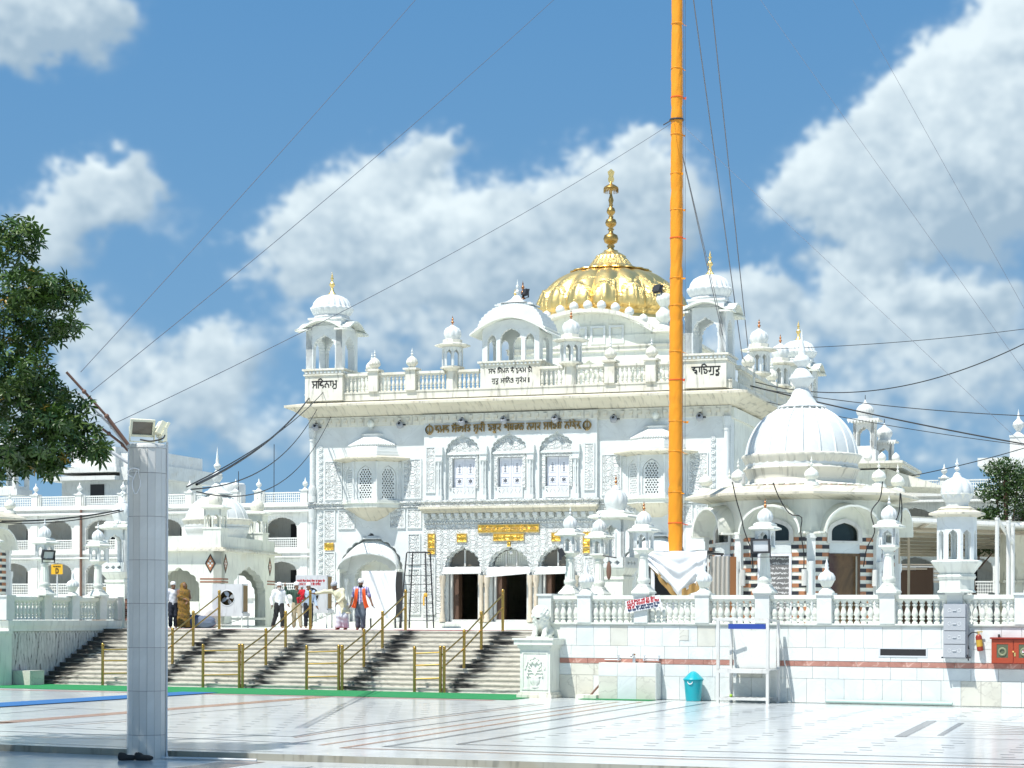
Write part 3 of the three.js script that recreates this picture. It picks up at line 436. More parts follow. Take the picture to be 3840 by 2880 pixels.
  const urn = (name, x, y, z, k = 1, fin = M.marble) => { const m = mesh(name, [urnG.clone().scale(k, k, k).translate(x, y, z)], M.aged, TW); mesh('finial', urnF.clone().scale(k, k, k).translate(x, y + 0.46 * k, z), fin, m); return m; };
  for (const u of [3.0, 4.66, 13.15, 14.84]) { mesh('parapet_post', [bx(u - 0.21, u + 0.21, 11.68, 12.52, -0.06, 0.36), bx(u - 0.3, u + 0.3, 12.52, 12.6, -0.15, 0.45)], M.aged, TW); urn('urn', u, 12.6, 0.15); }
  const lantern = (x, y, z, k = 1, fin = M.copper) => {                 // eight-sided roof kiosk on a drum
    const P = (pr) => ngon(8, pr.map(([r, h]) => [r * k, h * k]), PI / 8, x, z).translate(0, y, 0);
    const m = mesh('roof_kiosk', [P([[0.26, 0], [0.26, .8], [0.34, .84], [0.5, .92], [0.5, .98], [0.3, 1.0]])], M.aged, TW);
    const pc = []; for (let i = 0; i < 8; i++) pc.push(ext(rect(-0.172, 0.172, 1, 1.78), [opening(-0.105, 0.105, 1.01, 1.5, 1.68, 0, 0, 0.2)], -0.05, 0).translate(0, 0, 0.4).rotateY(i * PI / 4).scale(k, k, k).translate(x, y, z)); mesh('lantern', pc, M.marble, m);
    mesh('kiosk_eave', P([[0.35, 1.76], [0.42, 1.79], [0.74, 1.84], [0.74, 1.88], [0.45, 1.95], [0.4, 1.96], [0.4, 2.1], [0.3, 2.11]]), M.aged, m);
    mesh('kiosk_dome', ribbed([[0.3, 0, 0], [0.3, .06, 0], [0.34, .12, .5], [0.36, .24], [0.34, .36], [0.27, .47], [0.15, .54, .5], [0.12, .56, 0], [0.05, .62, 0]], 10, 0.12, 50).scale(k, k, k).translate(x, y + 2.1 * k, z), M.marble, m);
    mesh('finial', urnF.clone().scale(k * 1.1, k * 1.1, k * 1.1).translate(x, y + 2.68 * k, z), fin, m); };
  lantern(6.38, 11.62, 0.0); lantern(11.46, 11.62, 0.0);
  for (const t of [6.76, 11.55]) lantern(17.75, 11.7, -t, 1.08);
  for (const [x, z] of [[17.8, -4.3], [17.8, -9.3], [17.8, -14], [17.8, -16.4]]) { mesh('parapet_post', bx(x - 0.21, x + 0.25, 11.68, 12.62, z - 0.21, z + 0.21), M.aged, TW); urn('urn', x, 12.62, z, 1.15); }
  mesh('rail', bx(17.8, 18.05, 12.3, 12.46, -18.8, -1.7), M.aged, TW); for (let z = -1.9; z > -18.7; z -= 0.32) mesh('baluster', balP, M.aged, TW, true).position.set(17.93, 11.69, z);
  urn('urn', 1.15, 13.0, -4, 1.1); mesh('roof_block', bx(0.6, 1.7, 11.36, 13.0, -4.55, -3.45), M.soft, TW);
  // corner towers
  const tower = (x, z, text) => {
    const B = (a, b, y0, y1, c, d) => bx(x + a, x + b, y0, y1, z + c, z + d), h = 0.85;
    const m = mesh('corner_tower', [B(-h, h, 11.36, 12.42, -h, h), B(-h - .06, h + .06, 12.42, 12.47, -h - .06, h + .06), B(-h - .1, h + .1, 12.62, 12.7, -h - .1, h + .1), B(-h - .02, h + .02, 12.47, 12.62, -h - .02, h + .02)], M.aged, TW), dn = [];
    for (let k = 0; k < 10; k++) { const s = -h + (k + .5) * h / 5; dn.push(B(s - .05, s + .05, 12.5, 12.6, h + .02, h + .06), B(h + .02, h + .06, 12.5, 12.6, s - .05, s + .05)); } mesh('dentil_row', dn, M.marble, m);
    const wl = []; for (let k = 0; k < 4; k++) wl.push(ext(rect(-0.82, 0.82, 12.7, 14.5), [opening(-0.5, 0.5, 12.71, 13.55, 14.14, 9, 0.08, 0.12)], -0.28, 0).translate(0, 0, 0.82 - k % 2 * 0.003).rotateY(k * PI / 2).translate(x, 0, z)); mesh('tower_arcade', wl, M.marble, m);
    const tc = []; for (const a of [-1, 1]) for (const s of [-1, 1]) tc.push(lathe([[0.07, 0], [0.07, .15], [0.04, .2], [0.04, .65], [0.07, .72], [0.07, .82]], 8, x + a * 0.52, 12.7, z + s * 0.72)); tc.forEach((g) => mesh('slender_column', g, M.marble, m));
    const ev = []; for (let k = 0; k < 4; k++) { const up = [], dn2 = []; for (let i = 0; i <= 20; i++) { const s = -1.18 + i * 0.118, y = 14.36 + 0.3 * Math.pow(Math.max(0, Math.cos(clamp(s / 0.78, -1, 1) * PI / 2)), 0.8) - (Math.abs(s) > 0.82 ? (Math.abs(s) - 0.82) * 0.28 : 0); up.push([s, y + 0.075]); dn2.push([s, y]); }
      ev.push(ext([...dn2, ...up.reverse()], [], 0.6, 1.18 - k % 2 * 0.004).rotateY(k * PI / 2).translate(x, 0, z)); } mesh('curved_eave', ev, M.soft, m);
    mesh('dome_base', [B(-.72, .72, 14.5, 14.78, -.72, .72), B(-.77, .77, 14.78, 14.86, -.77, .77), cyl(.72, .72, 14.86, 14.93, x, z, 24)], M.marble, m);
    mesh('tower_dome', ribbed([[.74, 0, 0], [.76, .06, 0], [.7, .1, 0], [.8, .18, .4], [.89, .36, .6], [.89, .44], [.8, .455], [.8, .5], [.75, .66], [.63, .82], [.42, .94, .7], [.2, 1, .2], [.02, 1.02, 0]], 20, 0.1, 120, x, 14.9, z), M.marble, m);
    mesh('tower_finial', lathe([[.2, 0], [.1, .12], [.06, .24], [.07, .27], [.04, .3], [.12, .42], [.1, .5], [.03, .56], [.06, .6], [.03, .64], [.08, .7], [.03, .76], [.05, .82], [.02, .86], [0, 1]], 12, x, 15.9, z), M.gold, m);
    if (text) writeOn('painted_lettering', text, x - 0.52, x + 0.62, 11.9, 0.27, z + h + 0.002, 0.05, 0.006, M.ink, m);
  };
  tower(0.8, -0.45, 'ਸਤਿਨਾਮੁ'); tower(17.05, -0.45, 'ਵਾਹਿਗੁਰੂ'); tower(17.05, -19.9); 
  // arched kiosk over the middle of the front
  { const x = CU + 0.05, B = (a, b, y0, y1, c, d) => bx(x + a, x + b, y0, y1, c, d), W = 1.28;
    const m = mesh('centre_kiosk', [B(-W, W, 11.36, 12.6, -1.75, 0.22), B(-W - .1, W + .1, 12.68, 12.75, -1.85, 0.32), B(-W - .03, W + .03, 12.6, 12.68, -1.78, 0.25)], M.aged, TW), dn = []; for (let k = 0; k < 15; k++) dn.push(B(-W + (k + .3) * .17, -W + (k + .75) * .17, 12.59, 12.67, .251, .29)); mesh('dentil_row', dn, M.marble, m);
    const ar = [opening(-1.0, -0.62, 12.76, 13.55, 13.85, 5), opening(-0.45, 0.45, 12.76, 13.6, 14.08, 9), opening(0.62, 1.0, 12.76, 13.55, 13.85, 5)], top = archPts(-1.22, 1.22, 13.95, 14.45).map(([p, q]) => [p, q]);
    mesh('kiosk_arcade', [ext([[-1.22, 12.75], ...top, [1.22, 12.75]], ar, 0.0, 0.16).translate(x, 0, 0), ext([[-1.22, 12.75], ...top, [1.22, 12.75]], ar, -1.65, -1.5).translate(x, 0, 0), ext(rect(-0.74, 0.74, 12.75, 13.96), [opening(-0.45, 0.45, 12.76, 13.45, 13.85, 7)], 0, 0.14).rotateY(PI / 2).translate(x + 1.08, 0, -0.75), ext(rect(-0.74, 0.74, 12.75, 13.96), [opening(-0.45, 0.45, 12.76, 13.45, 13.85, 7)], 0, 0.14).rotateY(PI / 2).translate(x - 1.22, 0, -0.75)], M.marble, m);
    const band = (w, ye, ym, th, z0, z1) => { const lo = [], hi = []; for (let i = 0; i <= 24; i++) { const s = -1 + i / 12, y = lerp(ym, ye, Math.pow(Math.abs(s), 1.8)); lo.push([s * w, y]); hi.push([s * w, y + th]); } return ext([...lo, ...hi.reverse()], [], z0, z1).translate(x, 0, 0); };
    mesh('drooping_eave', [band(1.66, 13.78, 14.46, 0.07, -1.95, 0.5), band(1.5, 13.98, 14.52, 0.08, -1.8, 0.32)], M.soft, m);
    const v = []; for (let i = 0; i < 7; i++) { const k = i / 6; v.push(band(1.4 - 0.5 * k * k, 14.02 + 0.8 * k, 14.58 + 0.42 * k, 0.12, -1.72 + 0.45 * k * k, 0.24 - 0.35 * k * k)); } mesh('barrel_roof', v, M.marble, m);
    mesh('ridge_plate', [B(-.82, .82, 15.06, 15.12, -1.2, -.2), B(-.72, .72, 15.12, 15.17, -1.15, -.25), ngon(4, [[.8, 15.17], [.5, 15.24], [.28, 15.36], [.16, 15.5], [.001, 15.5]], PI / 4, x, -.7)], M.marble, m);
    for (const [dx, mt] of [[0, M.marble], [.14, M.copper]]) mesh('ridge_finial', lathe(finialProf(0.09, 0.78), 10, x + dx, 15.42, -.7 - dx * 2), mt, m);
    writeOn('painted_lettering', 'ਸਭ ਸਿੱਖਨ ਕੋ ਹੁਕਮ ਹੈ।', x - 0.92, x + 0.95, 12.26, 0.17, 0.222, 0.03, 0.006, M.ink, m); writeOn('painted_lettering', 'ਗੁਰੂ ਮਾਨਿਓ ਗ੍ਰੰਥ ॥', x - 0.78, x + 0.85, 11.86, 0.17, 0.222, 0.03, 0.006, M.ink, m);
  }
  // drum block with curved gable and the golden dome
  { const Z = -11.3, x0 = 5.0, x1 = 12.8, cz = Z - 3.7, gable = []; for (let i = 0; i <= 24; i++) { const s = -1 + i / 12; gable.push([CU + s * 2.95, 16.35 - 0.95 * Math.pow(Math.abs(s), 2.2)]); }
    const bl = [5.95, 8.9, 11.85].map((c) => opening(c - 0.95, c + 0.95, 12.2, 13.4, 14.2, 9, 0.06, 0.18)), bi = [5.95, 8.9, 11.85].map((c) => opening(c - 0.72, c + 0.72, 12.2, 13.15, 13.75, 9, 0.06, 0.18));
    const m = mesh('drum_block', [bx(x0, x1, 11.36, 15.3, Z - 7.4, Z - 0.3), ext(rect(x0, x1, 11.36, 15.3), bl, Z - 0.15, Z), ext(rect(x0 + .02, x1 - .02, 11.36, 15.28), bi, Z - 0.299, Z - 0.151), ext([[CU - 2.95, 15.3], ...gable, [CU + 2.95, 15.3]].filter((p, i, a) => !i || Math.hypot(p[0] - a[i - 1][0], p[1] - a[i - 1][1]) > 1e-4), [], Z - 7.2, Z - 0.05)], M.soft, TW);
    const up = gable.map(([a, b], i) => [CU + (a - CU) * 1.06, b + 0.12 + 0.05 * Math.abs(Math.sin(i * PI / 2.4))]); mesh('gable_eave', [ext([...gable.map(([a, b]) => [CU + (a - CU) * 1.06, b - 0.02]), ...up.reverse()], [], Z - 0.4, Z + 0.55), bx(x0 - .3, CU - 3.1, 15.3, 15.42, Z - 7.6, Z + .5), bx(CU + 3.1, x1 + .3, 15.3, 15.42, Z - 7.6, Z + .5)], M.aged, m);
    mesh('string_course', [bx(x0 - .05, x1 + .05, 14.55, 14.75, Z, Z + .1), bx(x0 - .08, x1 + .08, 14.75, 14.82, Z, Z + .16)], M.aged, m);
    for (let k = 2; k < 5; k++) { const u = 6.7 + k * 0.88; mesh('square_panel', ext(rect(u - .36, u + .36, 14.9, 15.75), [rect(u - .26, u + .26, 15.0, 15.65)], Z, Z + .05), M.marble, m); }
    for (let k = -4; k <= 4; k++) { const u = CU + k * 0.66, y = 16.4 - 0.95 * Math.pow(Math.abs(k * 0.66 / 2.95), 2.2); mesh('small_dome', [cyl(.16, .14, y, y + .14, u, Z + .2, 14), ribbed([[.14, 0, 0], [.21, .1], [.215, .18], [.17, .3], [.08, .37, .4], [.02, .4, 0]], 12, .05, 36, u, y + .13, Z + .2)], M.marble, m); mesh('small_finial', lathe(finialProf(.035, .3), 8, u, y + .5, Z + .2), M.gold, m); }
    for (const u of [5.35, 12.48]) { mesh('roof_vase', ribbed([[.42, 0, 0], [.42, .06, 0], [.22, .2, 0], [.2, .35, 0], [.36, .5], [.37, .75], [.2, .95, 0], [.17, 1.05, 0], [.34, 1.3], [.37, 1.42], [.33, 1.6], [.1, 1.68, 0]], 14, .05, 42, u, 15.42, Z + .1), M.soft, m); mesh('vase_finial', lathe(finialProf(.1, .62), 10, u, 17.05, Z + .1), M.gold, m); }
    const petals = (a, y, j) => { const s = Math.abs(((a / TAU * 16) % 1 + 1) % 1 - 0.5) * 2, top = 17.85 - 0.55 * s * s; return y < top && y > 16.75 ? 0.022 + 0.018 * sstep(top - 0.2, top, y) + 0.012 * Math.cos(s * 9) : 0; };
    const pr = []; for (let i = 0; i <= 36; i++) { const t = i / 36, y = lerp(16.45, 18.82, t), q = clamp((y - 16.45) / 2.37, 0, 1); pr.push([y < 17 ? lerp(3.28, 3.46, Math.sin((y - 16.45) / .55 * PI / 2)) : 1.55 + 1.91 * Math.pow(Math.max(0, 1 - Math.pow((y - 17) / 1.82, 1.75)), 0.62), y, y < 16.7 ? 0 : 1]); }
    const dm = mesh('golden_dome', [ribbed([[3.42, 16.25, 0], [3.42, 16.42, 0], [3.3, 16.45, 0], ...pr], 16, 0.075, 192, CU, 0, cz, petals)], M.gold, TW);
    mesh('dome_drum', lathe([[3.5, 15.3], [3.5, 16.26], [0, 16.27]], 64, CU, 0, cz), M.soft, TW); mesh('dome_cap', ribbed([[1.5, 18.78, 0], [1.92, 18.80, 1], [1.94, 18.86, 1], [1.66, 18.88, 1], [1.3, 18.98, 1], [1.02, 19.15, 1], [.84, 19.4, 1], [.7, 19.56, 1], [.72, 19.6, 1], [.5, 19.74, .6], [.34, 19.82, 0], [.34, 19.88, 0], [.2, 19.9, 0]], 20, 0.05, 120, CU, 0, cz), M.gold, dm);
    mesh('dome_finial', lathe([[.22, 19.88], [.13, 20.0], [.2, 20.1], [.13, 20.18], [.3, 20.28], [.36, 20.45], [.31, 20.62], [.12, 20.72], [.1, 20.84], [.16, 20.9], [.09, 20.98], [.24, 21.1], [.275, 21.22], [.23, 21.36], [.09, 21.44], [.13, 21.5], [.08, 21.56], [.2, 21.7], [.205, 21.8], [.16, 21.92], [.06, 21.98], [.11, 22.06], [.08, 22.12], [.13, 22.3], [.06, 22.55], [.05, 22.8], [.36, 22.84], [.34, 22.92], [.2, 23.02], [.06, 23.08], [.04, 23.2], [0, 23.2]], 24, CU, 0, cz), M.goldDull, dm);
    const fr = []; for (let k = 0; k < 18; k++) { const a = k / 18 * TAU; fr.push(bx(-.018, .018, 22.66, 22.85, -.01, .01).translate(CU + Math.cos(a) * .34, 0, cz + Math.sin(a) * .34)); } mesh('umbrella_fringe', fr, M.goldDull, dm);
    mesh('blade_plate', ext([[-.11, 23.16], [.11, 23.16], [.15, 23.3], [.11, 23.45], [.17, 23.66], [0, 23.8], [-.17, 23.66], [-.11, 23.45], [-.15, 23.3]], [], -.02, .02).rotateY(.3).translate(CU, 0, cz), M.gold, dm);
  }
}

// ------------------------------------------------------------------ plaza, terrace, stairs
const tGroup = (name) => { const o = new THREE.Group(); o.name = name; o.position.set(...TP(0, 0, 0)); o.rotation.y = -TT; scene.add(o); return o; };
const onT = (g) => g.rotateY(-TT).translate(...TP(0, 0, 0));
structure(mesh('ground', new THREE.PlaneGeometry(1600, 1600).rotateX(-PI / 2).translate(0, -0.16, -300), M.soft));
{
  const fl = tGroup('plaza_floor'); structure(fl);
  mesh('upper_paving', ext([[-90, -1.5], [80, -1.5], [80, 22.9], [13.15, 23.32], [3.1, 24.2], [-90, 25]].map(([x, y]) => [x, -y]).reverse(), [], -0.12, 0).rotateX(-PI / 2), M.floor, fl);
  mesh('lower_paving', bx(-90, 80, -0.158, -0.12, 22.5, 60), M.floor, fl);
  const kp = [[80, 22.9], [13.15, 23.32], [3.1, 24.2], [-90, 25]]; for (let i = 1; i < 4; i++) { const [a, b] = [kp[i - 1], kp[i]], l = Math.hypot(b[0] - a[0], b[1] - a[1]); mesh('kerb_face', bx(-l / 2, l / 2, -0.118, -0.003, 0, 0.012).rotateY(-Math.atan2(b[1] - a[1], b[0] - a[0]) + PI).translate((a[0] + b[0]) / 2, 0, (a[1] + b[1]) / 2), std({ color: lin(0.40, 0.40, 0.36), map: mStreak, roughness: 0.6 }), fl); }
  const strip = (pts, w, mat, y = 0.004) => { for (let i = 1; i < pts.length; i++) { const [a, b] = [pts[i - 1], pts[i]], l = Math.hypot(b[0] - a[0], b[1] - a[1]); mesh('inlay_strip', new THREE.PlaneGeometry(l + w * 0.5, w).rotateX(-PI / 2).rotateY(-Math.atan2(b[1] - a[1], b[0] - a[0])).translate((a[0] + b[0]) / 2, y, (a[1] + b[1]) / 2), mat, fl); } };
  const D = M.inlayDark, O = M.inlayOrange;
  strip([[-6.4, 2.9], [-5.5, 18.4], [-4.7, 30]], 0.62, O);
  strip([[2.14, 2.1], [3.65, 19.2], [3.9, 21.4], [0.8, 21.1], [-3.4, 21]], 0.11, D);
  strip([[2.56, 1.9], [4.54, 20.7], [4.65, 21.7]], 0.11, O); strip([[3.13, 1.6], [5.4, 22.2], [11.85, 21.93], [17.4, 21.1], [40, 20]], 0.12, O, 0.005);
  strip([[3.68, 0.8], [5.91, 21.5], [11.66, 21.4], [17.24, 20.5], [40, 19.4]], 0.14, D); strip([[5.0, 1.6], [6.8, 20.3], [11.12, 19.95], [17.04, 19.42], [40, 18.4]], 0.13, D);
  strip([[-4.05, 19.7], [-3.8, 15.8], [-4.35, 13], [-4.45, 7.9]], 0.07, D); strip([[-3.8, 19.4], [-1, 19.7], [2.87, 19.8], [2.25, 16.8], [1.0, 4.2]], 0.07, D, 0.006);
  strip([[-3.55, 19.15], [-3.3, 15.8]], 0.06, O, 0.006); strip([[3.05, 20.0], [2.5, 16.8], [1.3, 4.2]], 0.06, O, 0.006);
  strip([[-1.2, 23.7], [2, 23.8], [5, 23.6]], 0.06, D); strip([[-2.4, 22.3], [0.6, 22]], 0.06, O); strip([[-8.5, 12], [-7.2, 22]], 0.06, D); strip([[-11, 21.5], [-3.4, 21.6]], 0.06, D); strip([[-20, 12], [-7, 12.4]], 0.06, D);
  strip([[-20, 3.2], [-1, 2.75]], 0.35, M.redBand); strip([[6, 0.45], [30, 0.4]], 0.05, D); strip([[6, 0.8], [30, 0.75]], 0.05, D);
  strip([[13.58, 14.05], [12.74, 7.75]], 0.24, D); strip([[14.2, 13.25], [13.55, 8.35]], 0.13, D); strip([[12.74, 7.75], [22, 7.2]], 0.06, D, 0.006); strip([[13.58, 14.05], [24, 13.6]], 0.06, D, 0.006);
  for (let k = 0; k < 6; k++) { const w = 8.5 + k * 0.92; mesh('star_ray', ext([[13.8 + k * .12, w], [17.3, 10.75 - .1], [17.3, 10.75 + .1]].map(([a, b]) => [a, -b]), [], 0.003, 0.005).rotateX(-PI / 2), M.inlayBrown, fl); }
  strip([[4.8, 24.6], [5.3, 31]], 0.75, M.inlayBrown, -0.116); strip([[6, 25.2], [22, 24.2]], 0.05, D, -0.116); for (let k = 0; k < 9; k++) strip([[6.4 + k * 1.2, 24.9 - k * 0.06], [6.7 + k * 1.2, 31]], 0.045, k % 2 ? O : D, -0.115);
  // short dark tabs set in rows
  const tabs = []; for (let r = 0; r < 9; r++) for (let k = 0; k < 26; k++) { const w = 19 - k * 0.68, u = 7.4 + r * 1.32 - (19 - w) * 0.085 + 0.08 * Math.sin(k * 3 + r); if (w < 1.6 || (u > 12.6 && w > 7 && w < 14.4)) continue; const g = new THREE.PlaneGeometry(0.24, 0.075).rotateX(-PI / 2).translate(u, 0.0045, w); tabs.push(g); }
  for (let r = 0; r < 7; r++) for (let k = 0; k < 16; k++) { const w = 19 - k * 0.9, u = -3.2 + r * 0.85; if (w < 5) continue; tabs.push(new THREE.PlaneGeometry(0.22, 0.06).rotateX(-PI / 2).translate(u - (19 - w) * 0.04 + (k % 2) * 0.4, 0.0045, w)); }
  const tm = mesh('inlay_tabs', tabs, std({ color: lin(0.22, 0.24, 0.24), roughness: 0.25 }), fl); tm.userData.kind = 'stuff';
}
{ // terrace body
  const g = [bx(-0.82, 60, -0.1, 1.9, -95, -0.03), bx(-20.48, -0.83, -0.1, 1.9, -95, -5.54), bx(-80, -20.53, -0.1, 1.9, -95, -0.03), bx(-0.82, 60, 1.9, 2.14, -0.34, -0.03), bx(-80, -20.53, 1.9, 2.14, -0.34, -0.03)];
  structure(mesh('terrace', onT(merge(g)), M.soft));
}
const rowsOf = [[0.02, 0.68, 0.54], [0.69, 1.015, 0.72], [1.03, 1.17, 0.9], [1.185, 1.54, 0.72], [1.55, 2.13, 0.54]];
function facing(parent, a, b, z, rows, pick) {        // individual stone slabs with recessed joints
  rows.forEach(([y0, y1, w], r) => { const n = Math.max(1, Math.round((b - a) / w)), ww = (b - a) / n, sh = r % 2 ? 0.5 : 0; const pieces = [];
    for (let i = 0; i <= n; i++) { const p = Math.max(a, a + (i - sh) * ww), q = Math.min(b, a + (i + 1 - sh) * ww); if (q - p > 0.05) pieces.push([p, q]); }
    for (const [p, q] of pieces) { const k = rr(-0.0025, 0.0025); mesh('slab', bx(p + 0.005, q - 0.005, y0, y1, z - 0.03, z + k), pick(r), parent); } });
}
const WALL = thing('terrace_wall', 'white marble slab retaining wall with a red stone stripe right of the stairs', 'wall', TP(0, 0, 0), -TT);
facing(WALL, -0.1, 16.0, 0, rowsOf, (r) => (r === 2 ? M.redBand : M.slab[[0, 5, 0, 5, 1, 6, 3, 0, 5, 2, 1, 4][Math.floor(rnd() * 12)]]));
mesh('coping', [bx(-0.84, 16, 2.14, 2.18, -0.36, 0.03), bx(-0.84, 16, 2.18, 2.22, -0.34, 0.06)], M.soft, WALL);
mesh('slot_frame', ext(rect(9.45, 10.8, 1.31, 1.57), [rect(9.5, 10.76, 1.35, 1.53)], 0, 0.015), M.lightGrey, WALL); mesh('slot', bx(9.5, 10.76, 1.35, 1.53, -0.02, 0.006), M.dark, WALL);
mesh('small_plaque', bx(3.65, 3.93, 1.72, 2.02, 0, 0.012), M.slab[4], WALL);
const FL = thing('flank_wall', 'grimy grey veined marble side wall on the left of the stairs', 'wall', TP(-20.5, 0, 0), -TT);
for (let i = 0; i < 11; i++) mesh('slab', bx(-0.03, rr(-0.002, 0.002), 0.02, 1.82, -(i + 1) * 0.5 + 0.005, -i * 0.5 - 0.005), M.vein, FL);
mesh('ledge', [bx(-0.34, 0.04, 1.83, 2.0, -6.4, 0.06), bx(-0.34, 0.07, 2.0, 2.2, -6.4, 0.09)], M.soft, FL);
mesh('end_pier', [bx(-0.86, 0.12, 0, 1.74, -0.02, 0.75), bx(-0.9, 0.16, 1.74, 1.84, -0.02, 0.79)], M.soft, FL); mesh('foot_block', bx(0.03, 0.75, 0, 0.5, -0.95, -0.2), M.slab[4], FL);
const FL2 = thing('flank_wall', 'white marble side wall on the right of the stairs behind the lion', 'wall', TP(-0.82, 0, 0), -TT); for (let i = 0; i < 9; i++) mesh('slab', bx(-0.02, 0.0, 0.02, 2.13, -0.2 - (i + 1) * 0.58, -0.2 - i * 0.58 - 0.008), M.slab[i % 7], FL2); mesh('ledge', bx(-0.03, 0.3, 2.14, 2.22, -6.3, -0.37), M.soft, FL2);

const balT = proto(balGeo.clone().scale(0.9, 0.63, 0.9));
function balustrade(o, spots, dir) {                  // spots: post centres along local x (dir 0) or local -z (dir 1); balusters between them
  const put = (g) => (dir ? g.rotateY(PI / 2) : g);
  for (const u of spots) mesh('post', put(merge([bx(u - 0.21, u + 0.21, 2.22, 3.0, -0.32, 0.08), bx(u - 0.25, u + 0.25, 3.0, 3.06, -0.36, 0.12)])), M.slab[Math.floor(rnd() * 4)], o);
  for (let i = 1; i < spots.length; i++) { const a = spots[i - 1] + 0.215, b = spots[i] - 0.215, n = Math.round((b - a) / 0.19);
    mesh('rail', put(merge([bx(a, b, 2.85, 2.9, -0.21, -0.03), bx(a, b, 2.9, 3.01, -0.27, 0.03)])), M.soft, o);
    for (let k = 0; k < n; k++) { const m = mesh('baluster', balT, M.soft, o, true), u = a + (k + 0.5) * (b - a) / n; if (dir) m.position.set(-0.12, 2.221, -u); else m.position.set(u, 2.221, -0.12); } }
}
const frontPosts = [-0.56, 0.7, 2.48, 4.35, 6.14, 7.93, 9.7, 11.55, 13.35, 15.1];
balustrade(thing('balustrade', 'white marble balustrade along the terrace wall right of the stairs', 'balustrade', TP(0, 0, 0), -TT), frontPosts, 0);
balustrade(thing('balustrade', 'white marble balustrade stepping back on the left side wall of the stairs', 'balustrade', TP(-20.5, 0, 0), -TT), [0.0, 2.02, 3.55, 5.15, 6.2], 1);
balustrade(thing('balustrade', 'short balustrade running back behind the lion towards the temple', 'balustrade', TP(-0.62, 0, 0), -TT), [0.9, 2.0, 4.3, 5.6], 1);
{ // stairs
  const ST = thing('staircase', 'broad worn marble staircase with dark blotched treads up to the terrace', 'staircase', TP(0, 0, 0), -TT), H = 1.9 / 13;
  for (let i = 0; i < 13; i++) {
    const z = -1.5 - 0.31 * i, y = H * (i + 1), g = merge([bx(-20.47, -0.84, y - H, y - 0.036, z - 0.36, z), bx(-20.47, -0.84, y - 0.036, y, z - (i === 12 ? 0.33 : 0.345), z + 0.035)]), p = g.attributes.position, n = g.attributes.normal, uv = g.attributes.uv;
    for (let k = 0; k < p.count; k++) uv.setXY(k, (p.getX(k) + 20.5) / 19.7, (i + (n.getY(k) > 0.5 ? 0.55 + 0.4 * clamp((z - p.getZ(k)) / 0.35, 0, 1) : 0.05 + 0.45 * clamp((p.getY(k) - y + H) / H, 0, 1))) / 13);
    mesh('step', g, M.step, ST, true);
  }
}
// carpets
tag(mesh('green_carpet', onT(ext([[-20.9, 1.3], [-11, 1.45], [-0.9, 1.2], [-0.6, -2.3], [-11, -2.5], [-21, -2.0]].map(([a, b]) => [a, b]), [], 0.006, 0.016).rotateX(-PI / 2)), M.green), 'long green carpet laid along the foot of the stairs', 'carpet');
tag(mesh('green_mat', onT(bx(0.9, 3.1, 0.006, 0.018, 0.42, 0.95)), M.green), 'short green mat in front of the tiled wash basin', 'mat');
tag(mesh('blue_carpet', onT(ext([[-11.9, -2.2], [-10.6, -2.2], [-10.2, -12.6], [-9.6, -30], [-11.1, -30], [-11.75, -11]], [], 0.018, 0.026).rotateX(-PI / 2)), M.blue), 'long blue carpet runner crossing the plaza to the stairs', 'carpet');
tag(mesh('red_carpet', onT(merge([bx(-12.6, -6, 1.905, 1.912, -6.3, -5.75), bx(-9.5, -2.2, 1.906, 1.914, -7.6, -7.0)])), M.redCarpet), 'red carpet strips on the terrace at the top of the stairs', 'carpet');
tag(mesh('red_carpet', onT(bx(-20, -14.5, 1.905, 1.912, -6.2, -5.8)), M.redCarpet), 'red carpet strip on the terrace edge left of the middle hand rails', 'carpet');
tag(mesh('green_runner', onT(bx(-5.6, -1.6, 1.916, 1.93, -8.4, -7.9)), M.green), 'narrow green runner lying near the temple door behind the right hand rail', 'carpet');
// brass hand rails
const railNames = ['brass hand rail nearest the lion pedestal', 'brass hand rail beside the man with the orange scarf', 'brass hand rail that the man in cream leans on', 'leftmost brass hand rail, partly behind the round tiled pillar'];
railU.forEach((u, i) => {
  const o = thing('hand_rail', railNames[i], 'hand rail', TP(u, 0, 0), -TT), single = [-0.93, -1.2, -1.42, -1.72][i];
  const post = (x, y, z, h) => { const m = mesh('post', cyl(0.048, 0.048, y, y + h, x, z, 14), M.brass, o); mesh('knob', [cyl(0.062, 0.062, y + h, y + h + 0.02, x, z, 12), sph(0.055, x, y + h + 0.06, z, 12, 8)], M.brass, m); return m; };
  post(-0.07, 0, -1.4, 1.36); post(0.07, 0, -1.38, 1.36); post(single, 0, -1.3, 1.34);
  const st = [[0, 0, -1.4], [0, 4 * 1.9 / 13, -2.9], [0, 8 * 1.9 / 13, -4.14], [0, 1.9, -5.75]]; st.slice(1).forEach(([x, y, z]) => post(x, y, z, 1.28));
  for (const h of [1.2, 0.78]) mesh('rail', st.slice(1).map((p, k) => bar([0, st[k][1] + h, st[k][2]], [0, p[1] + h, p[2]], 0.026, 8)), M.brass, o);
  for (const h of [1.26, 0.88, 0.46]) mesh('cross_bar', bar([single, h - 0.04, -1.3], [-0.07, h, -1.4], 0.024, 8), M.brass, o);
});
